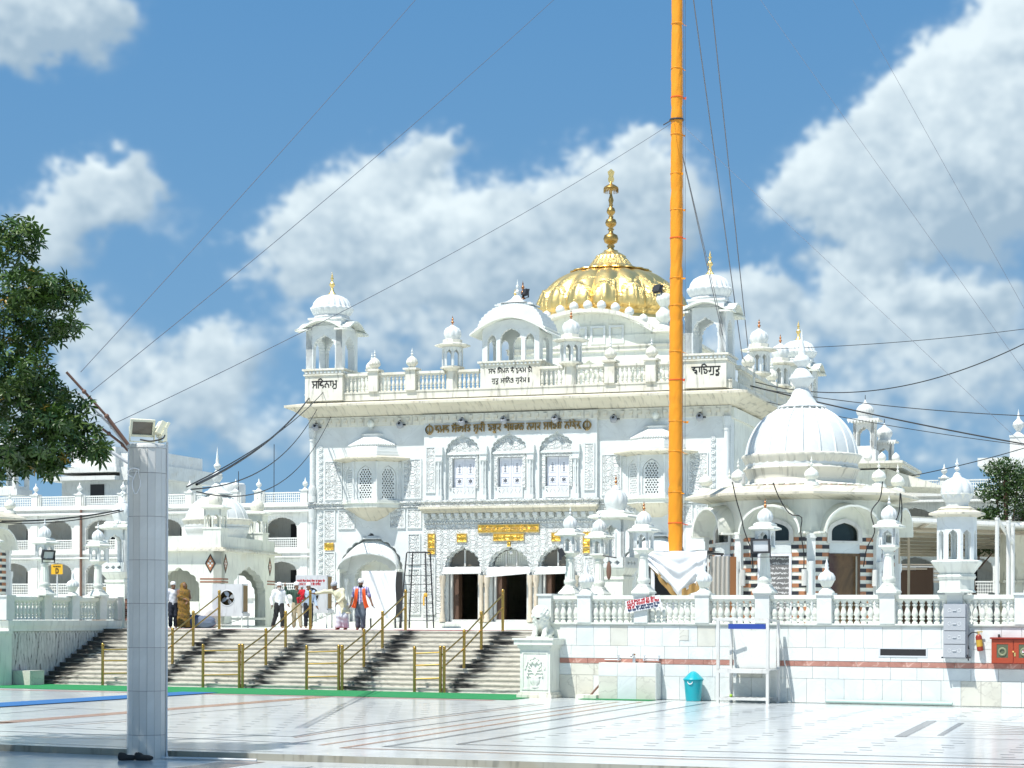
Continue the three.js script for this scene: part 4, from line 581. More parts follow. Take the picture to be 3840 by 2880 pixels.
// ------------------------------------------------------------------ ornaments standing on the balustrades
function postKiosk(label, u, w, fin = M.marble, turn = 0, y0 = 3.06, group = 'lantern columns on the terrace balustrades') {
  const o = thing('lantern_column', label, 'column', TP(u, y0, w), -TT + turn, group);
  mesh('base', [ngon(4, [[0.001, 0], [0.40, 0], [0.40, .05], [0.34, .1], [0.24, .2], [0.24, .24]], PI / 4), lathe([[0.19, .2], [0.19, .26], [0.15, .28], [0.19, .34], [0.19, .42], [0.16, .46]], 16)], M.soft, o);
  mesh('shaft', ribbed([[0.16, .46, 0], [0.155, .5], [0.12, 1.0], [0.12, 1.02, 0], [0.15, 1.06, 0], [0.12, 1.1, 0], [0.13, 1.16, 0]], 12, 0.1, 60), M.soft, o);
  mesh('bracket_plate', ngon(4, [[0.15, 1.14], [0.22, 1.2], [0.33, 1.26], [0.33, 1.31], [0.001, 1.31]], PI / 4), M.soft, o);
  const wl = []; for (let k = 0; k < 4; k++) wl.push(ext(rect(-0.225, 0.225, 1.31, 1.8), [opening(-0.135, 0.135, 1.32, 1.58, 1.72, 0, 0, .25)], -0.06, 0).translate(0, 0, 0.225 - k % 2 * 0.002).rotateY(k * PI / 2)); mesh('lantern', wl, M.marble, o);
  mesh('eave', [ngon(4, [[0.3, 1.76], [0.52, 1.80], [0.52, 1.84], [0.36, 1.9], [0.38, 1.91], [0.36, 1.95], [0.26, 2.0], [0.001, 2.0]], PI / 4)], M.soft, o);
  mesh('dome', ribbed([[0.17, 0, 0], [0.18, .04, 0], [0.2, .07, .4], [0.215, .14], [0.205, .22], [0.165, .3], [0.1, .36, .6], [0.05, .4, 0]], 12, 0.13, 60, 0, 1.99), M.marble, o);
  mesh('finial', lathe(finialProf(0.05, 0.34), 8, 0, 2.36), fin, o);
  return o;
}
postKiosk('lantern column left of the saffron flagpole, above the red lettered notice', 2.5, -0.12, M.copper);
postKiosk('lantern column with a floodlight, in front of the domed octagonal pavilion', 6.16, -0.12, M.copper);
postKiosk('white lantern column at the right edge of the octagonal pavilion', 9.7, -0.12);
postKiosk('lantern column nearest the temple doors, with a black floodlight', -0.62, -1.95);
postKiosk('lantern column between the temple doors and the lattice kiosk', -0.62, -4.25);
postKiosk('lantern column with a floodlight on the left stair balustrade', -20.38, -1.75);
postKiosk('second lantern column on the left stair balustrade, nearer the pillar', -20.38, -4.75);
postKiosk('lantern column on the left end pier at the picture edge', -21.2, 0.2, M.marble);
postKiosk('lantern column at the right picture edge beyond the fire box', 13.62, -0.4, M.marble, 0, 3.06);
postKiosk('short lantern column left of the coolers by the woman in gold', -21.6, -10.0, M.marble, 0, 1.9);
function bulbUrn(label, u, w, k = 1) {
  const o = thing('bulb_urn', label, 'urn', TP(u, 3.06, w), -TT, 'bulb urns on the balustrades');
  mesh('foot', lathe([[0.26, 0], [0.26, .04], [0.2, .1], [0.12, .17], [0.11, .24]], 18).scale(k, k, k), M.soft, o);
  mesh('bowl', ngon(10, [[0.12, .2], [0.16, .22], [0.25, .4]], 0).scale(k, k, k), M.soft, o);
  mesh('bulb', ribbed([[0.25, .4, .3], [0.27, .44], [0.26, .54], [0.2, .64], [0.1, .7, .5], [0.07, .72, 0]], 12, .12, 60).scale(k, k, k), M.marble, o);
  mesh('spike', lathe([[0.1, .7], [0.055, .78], [0.075, .83], [0.05, .88], [0.062, .93], [0.035, 1.0], [0, 1.14]], 10).scale(k, k, k), M.marble, o);
}
bulbUrn('bulb urn on the balustrade between the lion and the flagpole', 0.7, -0.12, 0.82); bulbUrn('bulb urn with the white cloth tip behind it, right of the flagpole', 4.35, -0.12, 0.84); bulbUrn('bulb urn in front of the brown wooden door of the pavilion', 7.95, -0.12, 0.86); bulbUrn('bulb urn on the left stair balustrade between two lantern columns', -20.38, -3.3, 0.8);
function starKiosk(label, u, w, n, turn) {            // tall kiosk on a flared pedestal
  const o = thing('tall_kiosk', label, 'kiosk', TP(u, n === 8 ? 3.06 : 1.9, w), -TT + turn);
  if (n === 8) {
    mesh('pedestal', [ngon(8, [[0.001, 0], [0.52, 0], [0.52, .04], [0.47, .08], [0.47, .36], [0.5, .38], [0.53, .44], [0.5, .46], [0.5, .5], [0.46, .52]], PI / 8), ngon(8, [[0.46, .52], [0.66, .78], [0.69, .84], [0.66, .88], [0.001, .88]], PI / 8)], M.soft, o);
    const wl = []; for (let k = 0; k < 8; k++) wl.push(ext(rect(-0.205, 0.205, 0.88, 2.06), [opening(-0.12, 0.12, .89, 1.55, 1.7, 0, 0, .25)], -0.06, 0).translate(0, 0, 0.495).rotateY(k * PI / 4)); mesh('arcade', wl, M.marble, o);
    mesh('eave', ngon(8, [[0.5, 2.02], [0.6, 2.06], [0.76, 2.1], [0.76, 2.15], [0.5, 2.24], [0.52, 2.26], [0.42, 2.32], [0.001, 2.32]], PI / 8), M.eave, o);
    mesh('dome', ribbed([[0.3, 0, 0], [0.3, .1, 0], [0.33, .14, .2], [0.41, .28], [0.43, .42], [0.4, .58], [0.3, .72], [0.16, .79, .5], [0.13, .8, 0], [0.07, .92, 0]], 10, 0.09, 80, 0, 2.32), M.marble, o);
    mesh('petal_ring', ribbed([[0.34, .2, 0], [0.425, .34], [0.445, .36], [0.42, .38]], 16, .05, 64, 0, 2.3), M.soft, o);
    mesh('finial', lathe(finialProf(0.075, 0.46), 10, 0, 3.2), M.marble, o);
  } else {
    const y = 1.9 - 1.9; const B = (a, b, y0, y1, c, d) => bx(a, b, y0 - 1.9, y1 - 1.9, c, d);
    mesh('pedestal', [B(-.42, .42, 1.9, 3.6, -.42, .42), B(-.46, .46, 3.6, 3.7, -.46, .46), ngon(4, [[.56, 1.8], [.74, 2.0], [.78, 2.08]], PI / 4)], M.soft, o);
    const box = []; for (let k = 0; k < 4; k++) { const hs = []; for (const c of [-.27, 0, .27]) hs.push([[c - .11, 4.14 - 1.9], [c, 4.06 - 1.9], [c + .11, 4.14 - 1.9], [c, 4.22 - 1.9]]); box.push(ext(rect(-.56, .56, 3.98 - 1.9, 4.32 - 1.9), hs, -.08, 0).translate(0, 0, .56 - k % 2 * .002).rotateY(k * PI / 2)); } mesh('lattice_box', [...box, B(-.5, .5, 3.97, 4.02, -.5, .5)], M.marble, o);
    const wl = []; for (let k = 0; k < 4; k++) wl.push(ext(rect(-.47, .47, 4.3 - 1.9, 5.56 - 1.9), [opening(-.33, .33, 4.31 - 1.9, 5.05 - 1.9, 5.38 - 1.9, 5, .08, .2)], -.1, 0).translate(0, 0, .47 - k % 2 * .002).rotateY(k * PI / 2)); mesh('arcade', wl, M.marble, o);
    mesh('eave', ngon(4, [[.6, 5.52 - 1.9], [1.0, 5.6 - 1.9], [1.0, 5.65 - 1.9], [.66, 5.75 - 1.9], [.7, 5.77 - 1.9], [.62, 5.84 - 1.9], [.001, 5.84 - 1.9]], PI / 4), M.soft, o);
    mesh('dome', ribbed([[.3, 0, 0], [.32, .1, 0], [.36, .2, .4], [.385, .32], [.36, .48], [.27, .62], [.14, .7, .5], [.16, .72, 0], [.06, .84, 0]], 10, .09, 80, 0, 5.84 - 1.9), M.marble, o);
    mesh('finial', lathe(finialProf(.05, .42), 10, 0, 6.66 - 1.9), w === -6.6 && u > -5 ? M.copper : M.marble, o);
  }
}
starKiosk('eight sided white kiosk on a flared pedestal above the grey drawers', 11.56, -0.12, 8, 0);
starKiosk('square white kiosk with a lattice box left of the flagpole', -1.02, -6.6, 4, 0); starKiosk('square white kiosk with a lattice box beside the round tiled pillar', -20.75, -6.7, 4, 0);

// ------------------------------------------------------------------ domed octagonal pavilion
{
  const o = thing('octagonal_pavilion', 'octagonal marble pavilion with a big ribbed white dome and striped stone walls', 'pavilion', TP(4.91, 1.9, -7.72), -TT), Y = 1.9, R = 2.98, ap = R * Math.cos(PI / 8), s = 2 * R * Math.sin(PI / 8), o8 = PI / 8;
  const face = (g, k) => g.translate(0, -Y, ap).rotateY(k * PI / 4);
  for (let k = -2; k <= 2; k++) {
    const w = mesh('wall', face(ext(rect(-s / 2, s / 2, Y, 6.1), [opening(-0.46, 0.46, Y + 0.05, 4.26, 4.30, 0), opening(-0.5, 0.5, 4.68, 4.98, 5.30, 0)], -0.25, 0), k), M.soft, o);
    // striped courses on both sides of the door
    for (let r = 0; r < 12; r++) for (const d of [-1, 1]) { const y = 2.12 + r * 0.236, x0 = 0.5, x1 = 0.5 + (s / 2 - 0.62);
      for (const [a, b, i] of [[x0, (x0 + x1) / 2, 0], [(x0 + x1) / 2 + 0.004, x1, 1]]) { const two = (r + i + (d > 0 ? 1 : 0) + k + 4) % 2; mesh('stripe', face(bx(Math.min(d * a, d * b), Math.max(d * a, d * b), y, y + 0.118, 0, 0.014 + 0.002 * i), k), two ? M.blackStone : M.orangeStone, w); } }
    mesh('stone_panel', face(bx(-0.52, 0.52, 4.35, 4.66, 0, 0.03), k), M.slab[2], w);
    mesh('window_frame', face(ext(opening(-0.6, 0.6, 4.66, 4.98, 5.42, 0), [opening(-0.46, 0.46, 4.73, 4.98, 5.28, 0)], 0, 0.06), k), M.whiteMetal, w); mesh('window_pane', face(ext(opening(-0.5, 0.5, 4.68, 4.98, 5.30, 0), [], -0.12, -0.1), k), M.glass, w);
    mesh('door', face(bx(-0.46, 0.46, Y, 4.29, -0.14, -0.1), k), k === 1 ? M.woodPanel : M.curtain, w); mesh('door_frame', face(merge([bx(-.54, -.46, Y, 4.34, 0, .04), bx(.46, .54, Y, 4.34, 0, .04), bx(-.459, .459, 4.26, 4.34, 0, .04)]), k), k === 1 ? M.woodPanel : M.lilac, w);
    // curved hood over each face: a bowed shell
    const N = 24, p = [], P = (i, j) => { const th = PI * (1 - i / N), q = j / 3, rx = lerp(0.82, 0.98, q); return [Math.cos(th) * rx, 4.98 + Math.sin(th) * lerp(0.93, 0.84, q) * (1 - 0.02 * Math.abs(Math.sin(i / N * PI * 9)) * q), q * 0.62]; };
    for (const off of [0, -0.06]) for (let i = 0; i < N; i++) for (let j = 0; j < 3; j++) { const q = [P(i, j), P(i + 1, j), P(i + 1, j + 1), P(i, j + 1)].map(([x, y, z]) => [x * (off ? .95 : 1), y + off, z]); p.push(...q[0], ...q[3], ...q[2], ...q[0], ...q[2], ...q[1]); }
    for (let i = 0; i < N; i++) { const a = P(i, 3), b = P(i + 1, 3), c = [a[0] * .95, a[1] - .06, a[2]], d = [b[0] * .95, b[1] - .06, b[2]]; p.push(...a, ...c, ...d, ...a, ...d, ...b); }
    const g = new THREE.BufferGeometry(); g.setAttribute('position', new THREE.Float32BufferAttribute(p, 3)); g.computeVertexNormals(); mesh('hood', face(g, k), M.soft, w);
    mesh('hood_wing', face(merge([bx(-s / 2 + 0.02, -0.94, 4.93, 4.99, 0, 0.55), bx(0.94, s / 2 - 0.02, 4.93, 4.99, 0, 0.55)]), k), M.soft, w);
  }
  for (let k = -3; k <= 2; k++) { const a = (k + 0.5) * PI / 4; mesh('corner_pier', [bx(-0.13, 0.13, 0, 2.95, -0.1, 0.1), bx(-0.16, 0.16, 2.9, 3.05, -0.12, 0.14), lathe([[.12, 0], [.12, .2], [.08, .25], [.1, .35], [.07, .42], [.065, 1.9], [.1, 2.0], [.1, 2.2]], 10, 0, 0, 0.13)].map((g) => g.translate(0, 0, R - 0.02).rotateY(a)), M.marble, o); }
  const at8 = (pr) => ngon(8, pr.map(([r, y]) => [r, y - Y]), o8);
  mesh('eave', at8([[R - 0.1, 5.98], [R + 0.1, 6.0], [3.72, 6.12], [3.72, 6.19], [R + 0.2, 6.42], [2.4, 6.48], [0.001, 6.48]]), M.eave, o);
  mesh('tile_ridge', Array.from({ length: 40 }, (_, i) => { const a = i / 40 * TAU; return sph(0.12, 0, 0, 0, 7, 5).scale(1, .35, 1).translate(Math.sin(a) * 2.1, 6.53 - Y, Math.cos(a) * 2.1); }), M.soft, o); mesh('tile_line', lathe([[2.16, 6.46 - Y], [2.16, 6.5 - Y], [2.0, 6.51 - Y]], 48), M.brownBand, o);
  mesh('drum', [lathe([[1.9, 6.46], [1.9, 6.58], [1.72, 6.62], [1.7, 6.78], [1.76, 6.9], [1.8, 7.02], [1.85, 7.05], [1.85, 7.1], [1.79, 7.12], [1.79, 7.17]].map(([r, y]) => [r, y - Y]), 64)], M.aged, o);
  const pr = []; for (let i = 0; i <= 22; i++) { const t = i / 22; pr.push([Math.max(0.5, 1.78 * Math.pow(1 - Math.pow(t, 2.3), 0.5)), 7.17 + 2.0 * t - Y, t < 0.12 ? 0 : 1]); }
  const dm = mesh('dome', new THREE.LatheGeometry(pr.map(([r, y]) => new THREE.Vector2(r, y)), 72), M.marble, o);
  const rb = []; for (let k = 0; k < 20; k++) { const a = k / 20 * TAU; rb.push(tube(pr.filter((_, i) => i > 3 && i % 2 === 0).map(([r, y]) => [Math.sin(a) * (r + 0.005), y, Math.cos(a) * (r + 0.005)]), 0.035, 16, 5)); } mesh('rib', rb, M.marble, dm);
  mesh('petal_ring', ribbed([[1.72, 7.12 - Y, 0], [1.86, 7.42 - Y], [1.9, 7.5 - Y], [1.86, 7.54 - Y], [1.7, 7.55 - Y]], 36, .02, 216), M.aged, dm);
  mesh('dome_cap', ribbed([[.5, 9.02 - Y, 0], [.78, 9.04 - Y], [.76, 9.1 - Y], [.5, 9.2 - Y, 0], [.36, 9.4 - Y, 0], [.3, 9.56 - Y, 0], [.26, 9.62 - Y, 0]], 20, .04, 80), M.marble, dm);
  mesh('dome_finial', lathe([[.26, 9.6], [.22, 9.68], [.2, 9.72], [.38, 9.95], [.42, 10.02], [.36, 10.06], [.2, 10.3], [.13, 10.35], [.15, 10.4], [.26, 10.52], [.27, 10.6], [.2, 10.72], [.1, 10.78], [.12, 10.86], [.1, 10.9], [.07, 11.05], [0, 11.62]].map(([r, y]) => [r, y - Y]), 20), M.marble, dm);
  for (let k = -3; k <= 2; k++) { const a = (k + 0.5) * PI / 4, x = Math.sin(a) * 3.05, z = Math.cos(a) * 3.05; const u = mesh('roof_bulb', [cyl(.24, .2, 6.38 - Y, 6.5 - Y, x, z, 14), ribbed(bulbProf(.22, .62), 12, .05, 36, x, 6.5 - Y, z)], M.soft, o); mesh('bulb_spike', lathe(finialProf(.05, .42), 8, x, 6.9 - Y, z), M.soft, u); }
  for (const [k, x] of [[0, -.98], [0, .98], [1, .98]]) mesh('lamp_tube', face(cyl(.085, .085, 3.35, 3.85, x, 0.16, 12), k), M.whiteMetal, o);
  mesh('roof_lamp', [bx(-1.35, -0.95, 6.5 - Y, 6.8 - Y, 2.75, 2.95)], M.whiteMetal, o);
  const cb = (k, pts) => mesh('hanging_cable', face(tube(pts, 0.018, 30, 5), k), M.cable, o);
  cb(0, [[-1.05, 6.5, .95], [-1.0, 6.0, .75], [-.85, 5.4, .66], [-.8, 5.1, .62], [-.7, 4.8, .6], [-.65, 4.4, .3], [-.65, 3.9, .15]]); cb(0, [[.25, 6.45, 1], [.4, 5.95, .76], [.7, 5.5, .66], [1.02, 5.42, .62], [1.0, 5.0, .6], [.98, 4.3, .2], [.98, 3.8, .2]]); cb(1, [[.75, 6.5, 1], [.8, 6.0, .76], [.55, 5.6, .68], [.7, 5.0, .62], [.62, 4.5, .3], [.62, 3.95, .1]]);
  cb(1, [[1.3, 6.16, 1.1], [1.35, 5.6, .95], [1.25, 5.2, .9], [1.4, 5.15, .9], [1.42, 5.6, 1.0], [1.32, 6.14, 1.1]]);
  copy(o, TP(-30.6, 1.9, -7.72), -TT, 'twin octagonal pavilion with striped walls cut off by the left picture edge');
}
// ------------------------------------------------------------------ small domed hall on the left of the terrace
{
  const Y = 1.9, A = -12 * PI / 180, o = thing('domed_hall', 'small cream hall with a ribbed white dome left of the temple', 'hall', [-11.78, Y, -80], A), W = 3.4, L = 6.6, y = (v) => v - Y;
  const sideL = [opening(-2.75, -0.95, y(2.95), y(3.5), y(4.35), 7, .08, .1)], sideR = [opening(1.2, 5.4, y(1.95), y(3.3), y(4.45), 9, .07, .1)];
  const wl = mesh('wall', ext(rect(-W, 0, 0, y(5.0)), sideL, -.35, 0), M.soft, o), wr = mesh('wall', ext(rect(0, L, 0, y(5.0)), sideR, -.35, 0).rotateY(PI / 2).scale(1, 1, 1).translate(0, 0, 0), M.soft, o);
  mesh('wall', [bx(-W, -W + .35, 0, y(5), -L, -.36)], M.soft, o); mesh('rear_wall', ext(rect(-W + .36, -.36, 0, y(5)), [opening(-2.6, -.8, y(1.95), y(3.3), y(4.3), 7, .07, .1)], -L, -L + .3), M.soft, o);
  mesh('cornice', [bx(-W - .25, .25, y(5), y(5.08), -L - .25, .25), bx(-W - .1, .1, y(5.08), y(5.16), -L - .1, .1)], M.aged, o);
  mesh('parapet', [bx(-W, 0, y(5.16), y(5.62), -.14, 0), bx(-.14, 0, y(5.16), y(5.62), -L, -.141), bx(-W, -W + .14, y(5.16), y(5.62), -L, -.141)], M.soft, o);
  mesh('band', [bx(-.92, .012, y(3.72), y(3.78), .001, .012), bx(-.92, .012, y(3.84), y(3.9), .001, .012), bx(.001, .012, y(3.72), y(3.78), -.75, .012), bx(.001, .012, y(3.84), y(3.9), -.75, .012), bx(.001, .012, y(3.72), y(3.78), -L, -5.6), bx(.001, .012, y(3.84), y(3.9), -L, -5.6), bx(-.92, .012, y(2.42), y(2.5), .001, .012), bx(-.92, .012, y(2.58), y(2.64), .001, .012)], M.brownBand, o);
  const dia = (x, yy, k, turn) => { const d = [[0, .42 * k], [.24 * k, 0], [0, -.42 * k], [-.24 * k, 0]], g = ext(d, [d.map(([a, b]) => [a * .8, b * .8])], 0, .016), h = ext(d.map(([a, b]) => [a * .78, b * .78]), [], 0, .01), f = [0, 1, 2, 3].map((q) => sph(.055 * k, Math.cos(q * PI / 2 + PI / 4 * 0) * .08 * k, Math.sin(q * PI / 2) * .11 * k, .01, 8, 5).scale(1, 1, .3)); const m = mesh('diamond_inlay', turn(merge([g]).translate(x, yy, .001)), M.ink, o); mesh('inlay_ground', turn(h.translate(x, yy, .001)), M.orangeStone, m); mesh('flower', turn(merge(f).translate(x, yy, .004)), M.marble, m); };
  dia(-.48, y(4.5), .95, (g) => g); const rt = (g) => g.rotateY(PI / 2); dia(.45, y(4.5), .95, rt); dia(5.95, y(4.5), .95, rt);
  mesh('dado', [bx(-2.8, -.96, y(2.5), y(2.94), -.3, .05), bx(.001, .02, y(2.2), y(2.3), -5.5, -1.15)], M.soft, o);
  const cx = -1.45, cz = -3.35; // dome
  const dm = mesh('dome', [lathe([[1.22, 5.3], [1.3, 5.62], [1.22, 5.7], [1.28, 5.85], [1.34, 5.98], [1.36, 6.1], [1.3, 6.12]].map(([r, v]) => [r, y(v)]), 48, cx, 0, cz), lathe(Array.from({ length: 18 }, (_, i) => { const t = i / 17; return [Math.max(.36, 1.36 * Math.pow(1 - Math.pow(t, 2.2), .56)), y(6.12 + 1.4 * t)]; }), 60, cx, 0, cz)], M.marble, o);
  const rb = []; for (let k = 0; k < 18; k++) { const a = k / 18 * TAU; rb.push(tube([2, 5, 8, 11, 13, 15, 16].map((i) => { const t = i / 17, r = 1.36 * Math.pow(1 - Math.pow(t, 2.2), .56) + .004; return [cx + Math.sin(a) * r, y(6.12 + 1.4 * t), cz + Math.cos(a) * r]; }), .028, 14, 5)); } mesh('rib', rb, M.marble, dm);
  mesh('petal_ring', ribbed([[1.3, y(6.1), 0], [1.44, y(6.36)], [1.47, y(6.42)], [1.42, y(6.46)], [1.3, y(6.47)]], 30, .025, 180, cx, 0, cz), M.aged, dm);
  mesh('dome_cap', ribbed([[.4, y(7.46), 0], [.66, y(7.5)], [.64, y(7.55)], [.4, y(7.66), 0], [.26, y(7.82), 0], [.22, y(7.9), 0]], 16, .04, 64, cx, 0, cz), M.marble, dm);
  mesh('dome_finial', lathe([[.22, 7.88], [.1, 7.98], [.13, 8.05], [.24, 8.22], [.2, 8.32], [.24, 8.34], [.1, 8.5], [.06, 8.56], [.15, 8.68], [.15, 8.74], [.06, 8.85], [.07, 8.95], [.05, 9.05], [0, 9.55]].map(([r, v]) => [r, y(v)]), 16, cx, 0, cz), M.marble, dm);
  for (const [x, z] of [[-.4, -.35], [-.35, -5.3], [-3.0, -.35]]) {
    const m = mesh('corner_kiosk', [bx(x - .38, x + .38, y(5.08), y(5.9), z - .38, z + .38), bx(x - .41, x + .41, y(5.9), y(5.96), z - .41, z + .41)], M.soft, o), pc = [];
    for (let k = 0; k < 4; k++) pc.push(ext(rect(-.36, .36, y(5.96), y(6.72)), [opening(-.3, -.03, y(5.97), y(6.32), y(6.5), 0, 0, .2), opening(.03, .3, y(5.97), y(6.32), y(6.5), 0, 0, .2)], -.06, 0).translate(0, 0, .36 - k % 2 * .002).rotateY(k * PI / 2).translate(x, 0, z)); mesh('arcade', pc, M.soft, m);
    mesh('kiosk_eave', ngon(4, [[.5, y(6.7)], [.72, y(6.76)], [.72, y(6.8)], [.4, y(6.88)], [.001, y(6.88)]], PI / 4, x, z), M.soft, m); mesh('kiosk_dome', ribbed([[.24, y(6.88), 0], [.27, y(6.94), .3], [.3, y(7.08)], [.27, y(7.22)], [.18, y(7.32), .6], [.05, y(7.38), 0]], 14, .05, 42, x, 0, z), M.aged, m); mesh('finial', lathe(finialProf(.03, .38), 8, x, y(7.34), z), M.soft, m); }
}
// ------------------------------------------------------------------ flagpole with its wrapped cloth
{
  const o = thing('flagpole', 'very tall flagpole wrapped in saffron cloth rising from a draped platform', 'flagpole', TP(2.33, 1.9, -3.19), -TT), y = (v) => v - 1.9;
  const N = 260, S = 40, p = [], P = (i, j) => { const v = 4.0 + 28.4 * i / N, a = j / S * TAU, tie = Math.pow(Math.max(0, Math.cos((v * 0.9 + 0.3 * Math.sin(v * 2.1)) * PI)), 30), r = lerp(0.225, 0.125, (v - 4) / 28) * (1 - 0.10 * tie) + 0.03 * fbm(Math.cos(a) * 1.6, v * 3.2 + a, Math.sin(a) * 1.6, 4) + 0.010 * Math.sin(a * 3 + v * 8) * sstep(.3, 0, Math.abs(Math.sin(v * .9 * PI + PI / 2))); return [Math.cos(a) * r, v - 1.9, Math.sin(a) * r]; };
  const pos = [], idx = []; for (let i = 0; i <= N; i++) for (let j = 0; j < S; j++) pos.push(...P(i, j)); for (let i = 0; i < N; i++) for (let j = 0; j < S; j++) { const a = i * S + j, b = i * S + (j + 1) % S; idx.push(a, a + S, b, b, a + S, b + S); }
  const g = new THREE.BufferGeometry(); g.setAttribute('position', new THREE.Float32BufferAttribute(pos, 3)); g.setIndex(idx); g.computeVertexNormals(); mesh('wrapped_pole', g, M.saffron, o);
  for (let k = 0; k < 26; k++) { const v = 5.2 + k * 1.08 + rr(-.2, .2), a = rr(-.5, .5), l = rr(.1, .26), r = lerp(0.225, 0.125, (v - 4) / 28);
    const knot = mesh('tied_end', [new THREE.TorusGeometry(r + .004, .016, 5, 30).rotateX(PI / 2 + rr(-.08, .08)).translate(0, y(v), 0), ext([[0, 0], [l, rr(-.09, .02)], [l * .9, -.07], [l * .3, -.05]], [], -.004, .004).rotateY(a).translate(Math.cos(a) * r * .9, y(v), -Math.sin(a) * r * .9)], M.saffron, o); knot.material = k % 4 === 0 ? M.orangeCloth : M.saffron; }
  mesh('guy_collar', [new THREE.TorusGeometry(.2, .03, 6, 24).rotateX(PI / 2).translate(0, y(17.5), 0), bar([-.2, y(17.5), 0], [-.42, y(17.38), .05], .02)], M.iron, o);
  mesh('halyard', [bar([.26, y(3.5), .1], [.22, y(30), .05], .007, 5), bar([.31, y(3.5), .0], [.24, y(30), .0], .007, 5)], M.wire, o);
}
{ // platform with the draped sheets
  const o = thing('draped_platform', 'flagpole platform draped with bunched white sheets showing tan lining', 'platform', TP(2.75, 1.9, -3.0), -TT), y = (v) => v - 1.9;
  mesh('frame', [...[[-.95, .6], [.85, .6], [-.95, -.8], [.85, -.8]].map(([x, z]) => cyl(.03, .03, 0, y(4.32), x, z, 8)), bx(-1, .9, y(4.27), y(4.33), -.85, .64)], M.iron, o);
  const cloth = (W, H, f, name, mat, NX = 40, NY = 40) => { const g = new THREE.PlaneGeometry(1, 1, NX, NY), p = g.attributes.position; for (let i = 0; i < p.count; i++) { const [a, b, c] = f(p.getX(i) + .5, .5 - p.getY(i)); p.setXYZ(i, a, b, c); } g.computeVertexNormals(); return mesh(name, g, mat, o); };
  cloth(1, 1, (s, t) => [lerp(-1.04, .92, s), y(4.36) + .012 * Math.sin(s * 9), lerp(.68, -.86, t)], 'top_sheet', M.whiteCloth);
  // front sheet: hangs in swags, gathered to a low point in the middle and tied up on the right
  const low = (s) => (s < .55 ? lerp(4.0, 3.0, Math.pow(s / .55, 1.1)) : s < .86 ? lerp(3.0, 3.42, (s - .55) / .31) : 3.3);
  cloth(1, 1, (s, t) => { const bot = low(s), yy = lerp(4.36, bot, t), sw = Math.sin((t * 1.1 + (s - .5) * (s - .5) * 1.5) * 15) * .06 * sstep(.08, .4, t) * (1 - .4 * s), x = lerp(-1.04, .92, s) + .12 * t * (.5 - s); return [x, y(yy), .69 + .10 * t + sw + .03 * Math.sin(s * 14 + t * 5)]; }, 'front_sheet', M.whiteCloth, 60, 60);
  cloth(1, 1, (s, t) => { const bot = low(s * .55) - .02 - .14 * s, yy = lerp(low(s * .55) + .05, bot - .16 * Math.sin(s * PI), t); return [lerp(-1.0, .05, s) + .05 * t, y(yy), .74 + .05 * Math.sin(s * 20)]; }, 'tan_lining', M.tanCloth, 30, 6);
  cloth(1, 1, (s, t) => { const yy = lerp(3.2 + .3 * s, 2.98 + .2 * s, t); return [lerp(.15, .72, s), y(yy), .8 + .05 * Math.sin(s * 15)]; }, 'tan_lining', M.tanCloth, 24, 6);
  cloth(1, 1, (s, t) => [.92 + s * .62, y(lerp(4.2, 2.3, t)) , .5 + .05 * Math.sin(s * 30) + .04 * Math.sin(t * 3) - s * .1], 'grey_curtain', M.creamCloth ?? (M.creamCloth = std({ color: lin(.5, .48, .43), roughness: .9 })), 40, 10);
  cloth(1, 1, (s, t) => [1.54 + s * .16 - .22 * t * 0 + t * .0, y(lerp(4.18, 2.2, t)), .44 - s * .1], 'brown_curtain', M.brownCloth, 8, 8);
  mesh('dark_panel', [bx(-.88, -.3, y(3.0), y(3.75), .3, .34)], M.dark, o); mesh('panel_frame', ext(rect(-1.0, -.15, y(2.5), y(3.9)), [rect(-.88, -.3, y(3.0), y(3.75))], .31, .36), M.lilac, o);
}
// ------------------------------------------------------------------ lion on its pedestal
{
  const o = thing('lion_pedestal', 'square marble pedestal with a carved flower vase at the right end of the stairs', 'pedestal', TP(-0.58, 0, 0.22), -TT), B = (a, b, y0, y1, c, d) => bx(a, b, y0, y1, c, d);
  mesh('base', [B(-.56, .56, 0, .1, -.56, .56), B(-.52, .52, .1, .17, -.52, .52)], M.aged, o); mesh('die', B(-.48, .48, .17, 1.42, -.48, .48), M.soft, o);
  mesh('cornice', [B(-.5, .5, 1.42, 1.47, -.5, .5), B(-.54, .54, 1.47, 1.56, -.54, .54), B(-.62, .62, 1.56, 1.7, -.62, .62), B(-.66, .66, 1.7, 1.75, -.66, .66)], M.soft, o);
  mesh('panel_frame', ext(rect(-.42, .42, .24, 1.36), [rect(-.37, .37, .29, 1.31)], .48, .5), M.soft, o); mesh('arch_relief', ext([...archPts(-.34, .34, .85, 1.27, 7, .08, .12), ...archPts(-.29, .29, .85, 1.2, 7, .08, .12).reverse()], [], .48, .505), M.soft, o);
  const rel = [lathe([[.1, .3], [.12, .33], [.06, .38], [.15, .46], [.17, .55], [.13, .6], [.19, .63], [.001, .64]], 18).scale(1, 1, .3).translate(0, 0, .485)]; for (const s of [-1, 1]) for (let k = 0; k < 5; k++) { rel.push(tube([[0, .64, .49], [s * (.05 + .03 * k), .74 + k * .06, .5], [s * (.2 + .02 * (k % 2)), .72 + k * .1, .495], [s * (.24 - .02 * k), .64 + k * .1, .495]], .013, 14, 5), sph(.03, s * (.24 - .02 * k), .64 + k * .1, .495, 8, 6)); } for (let k = 0; k < 5; k++) rel.push(sph(.05, (k - 2) * .07, 1.02 + .05 * (k % 2), .49, 8, 6)); mesh('vase_relief', rel, M.soft, o);
}
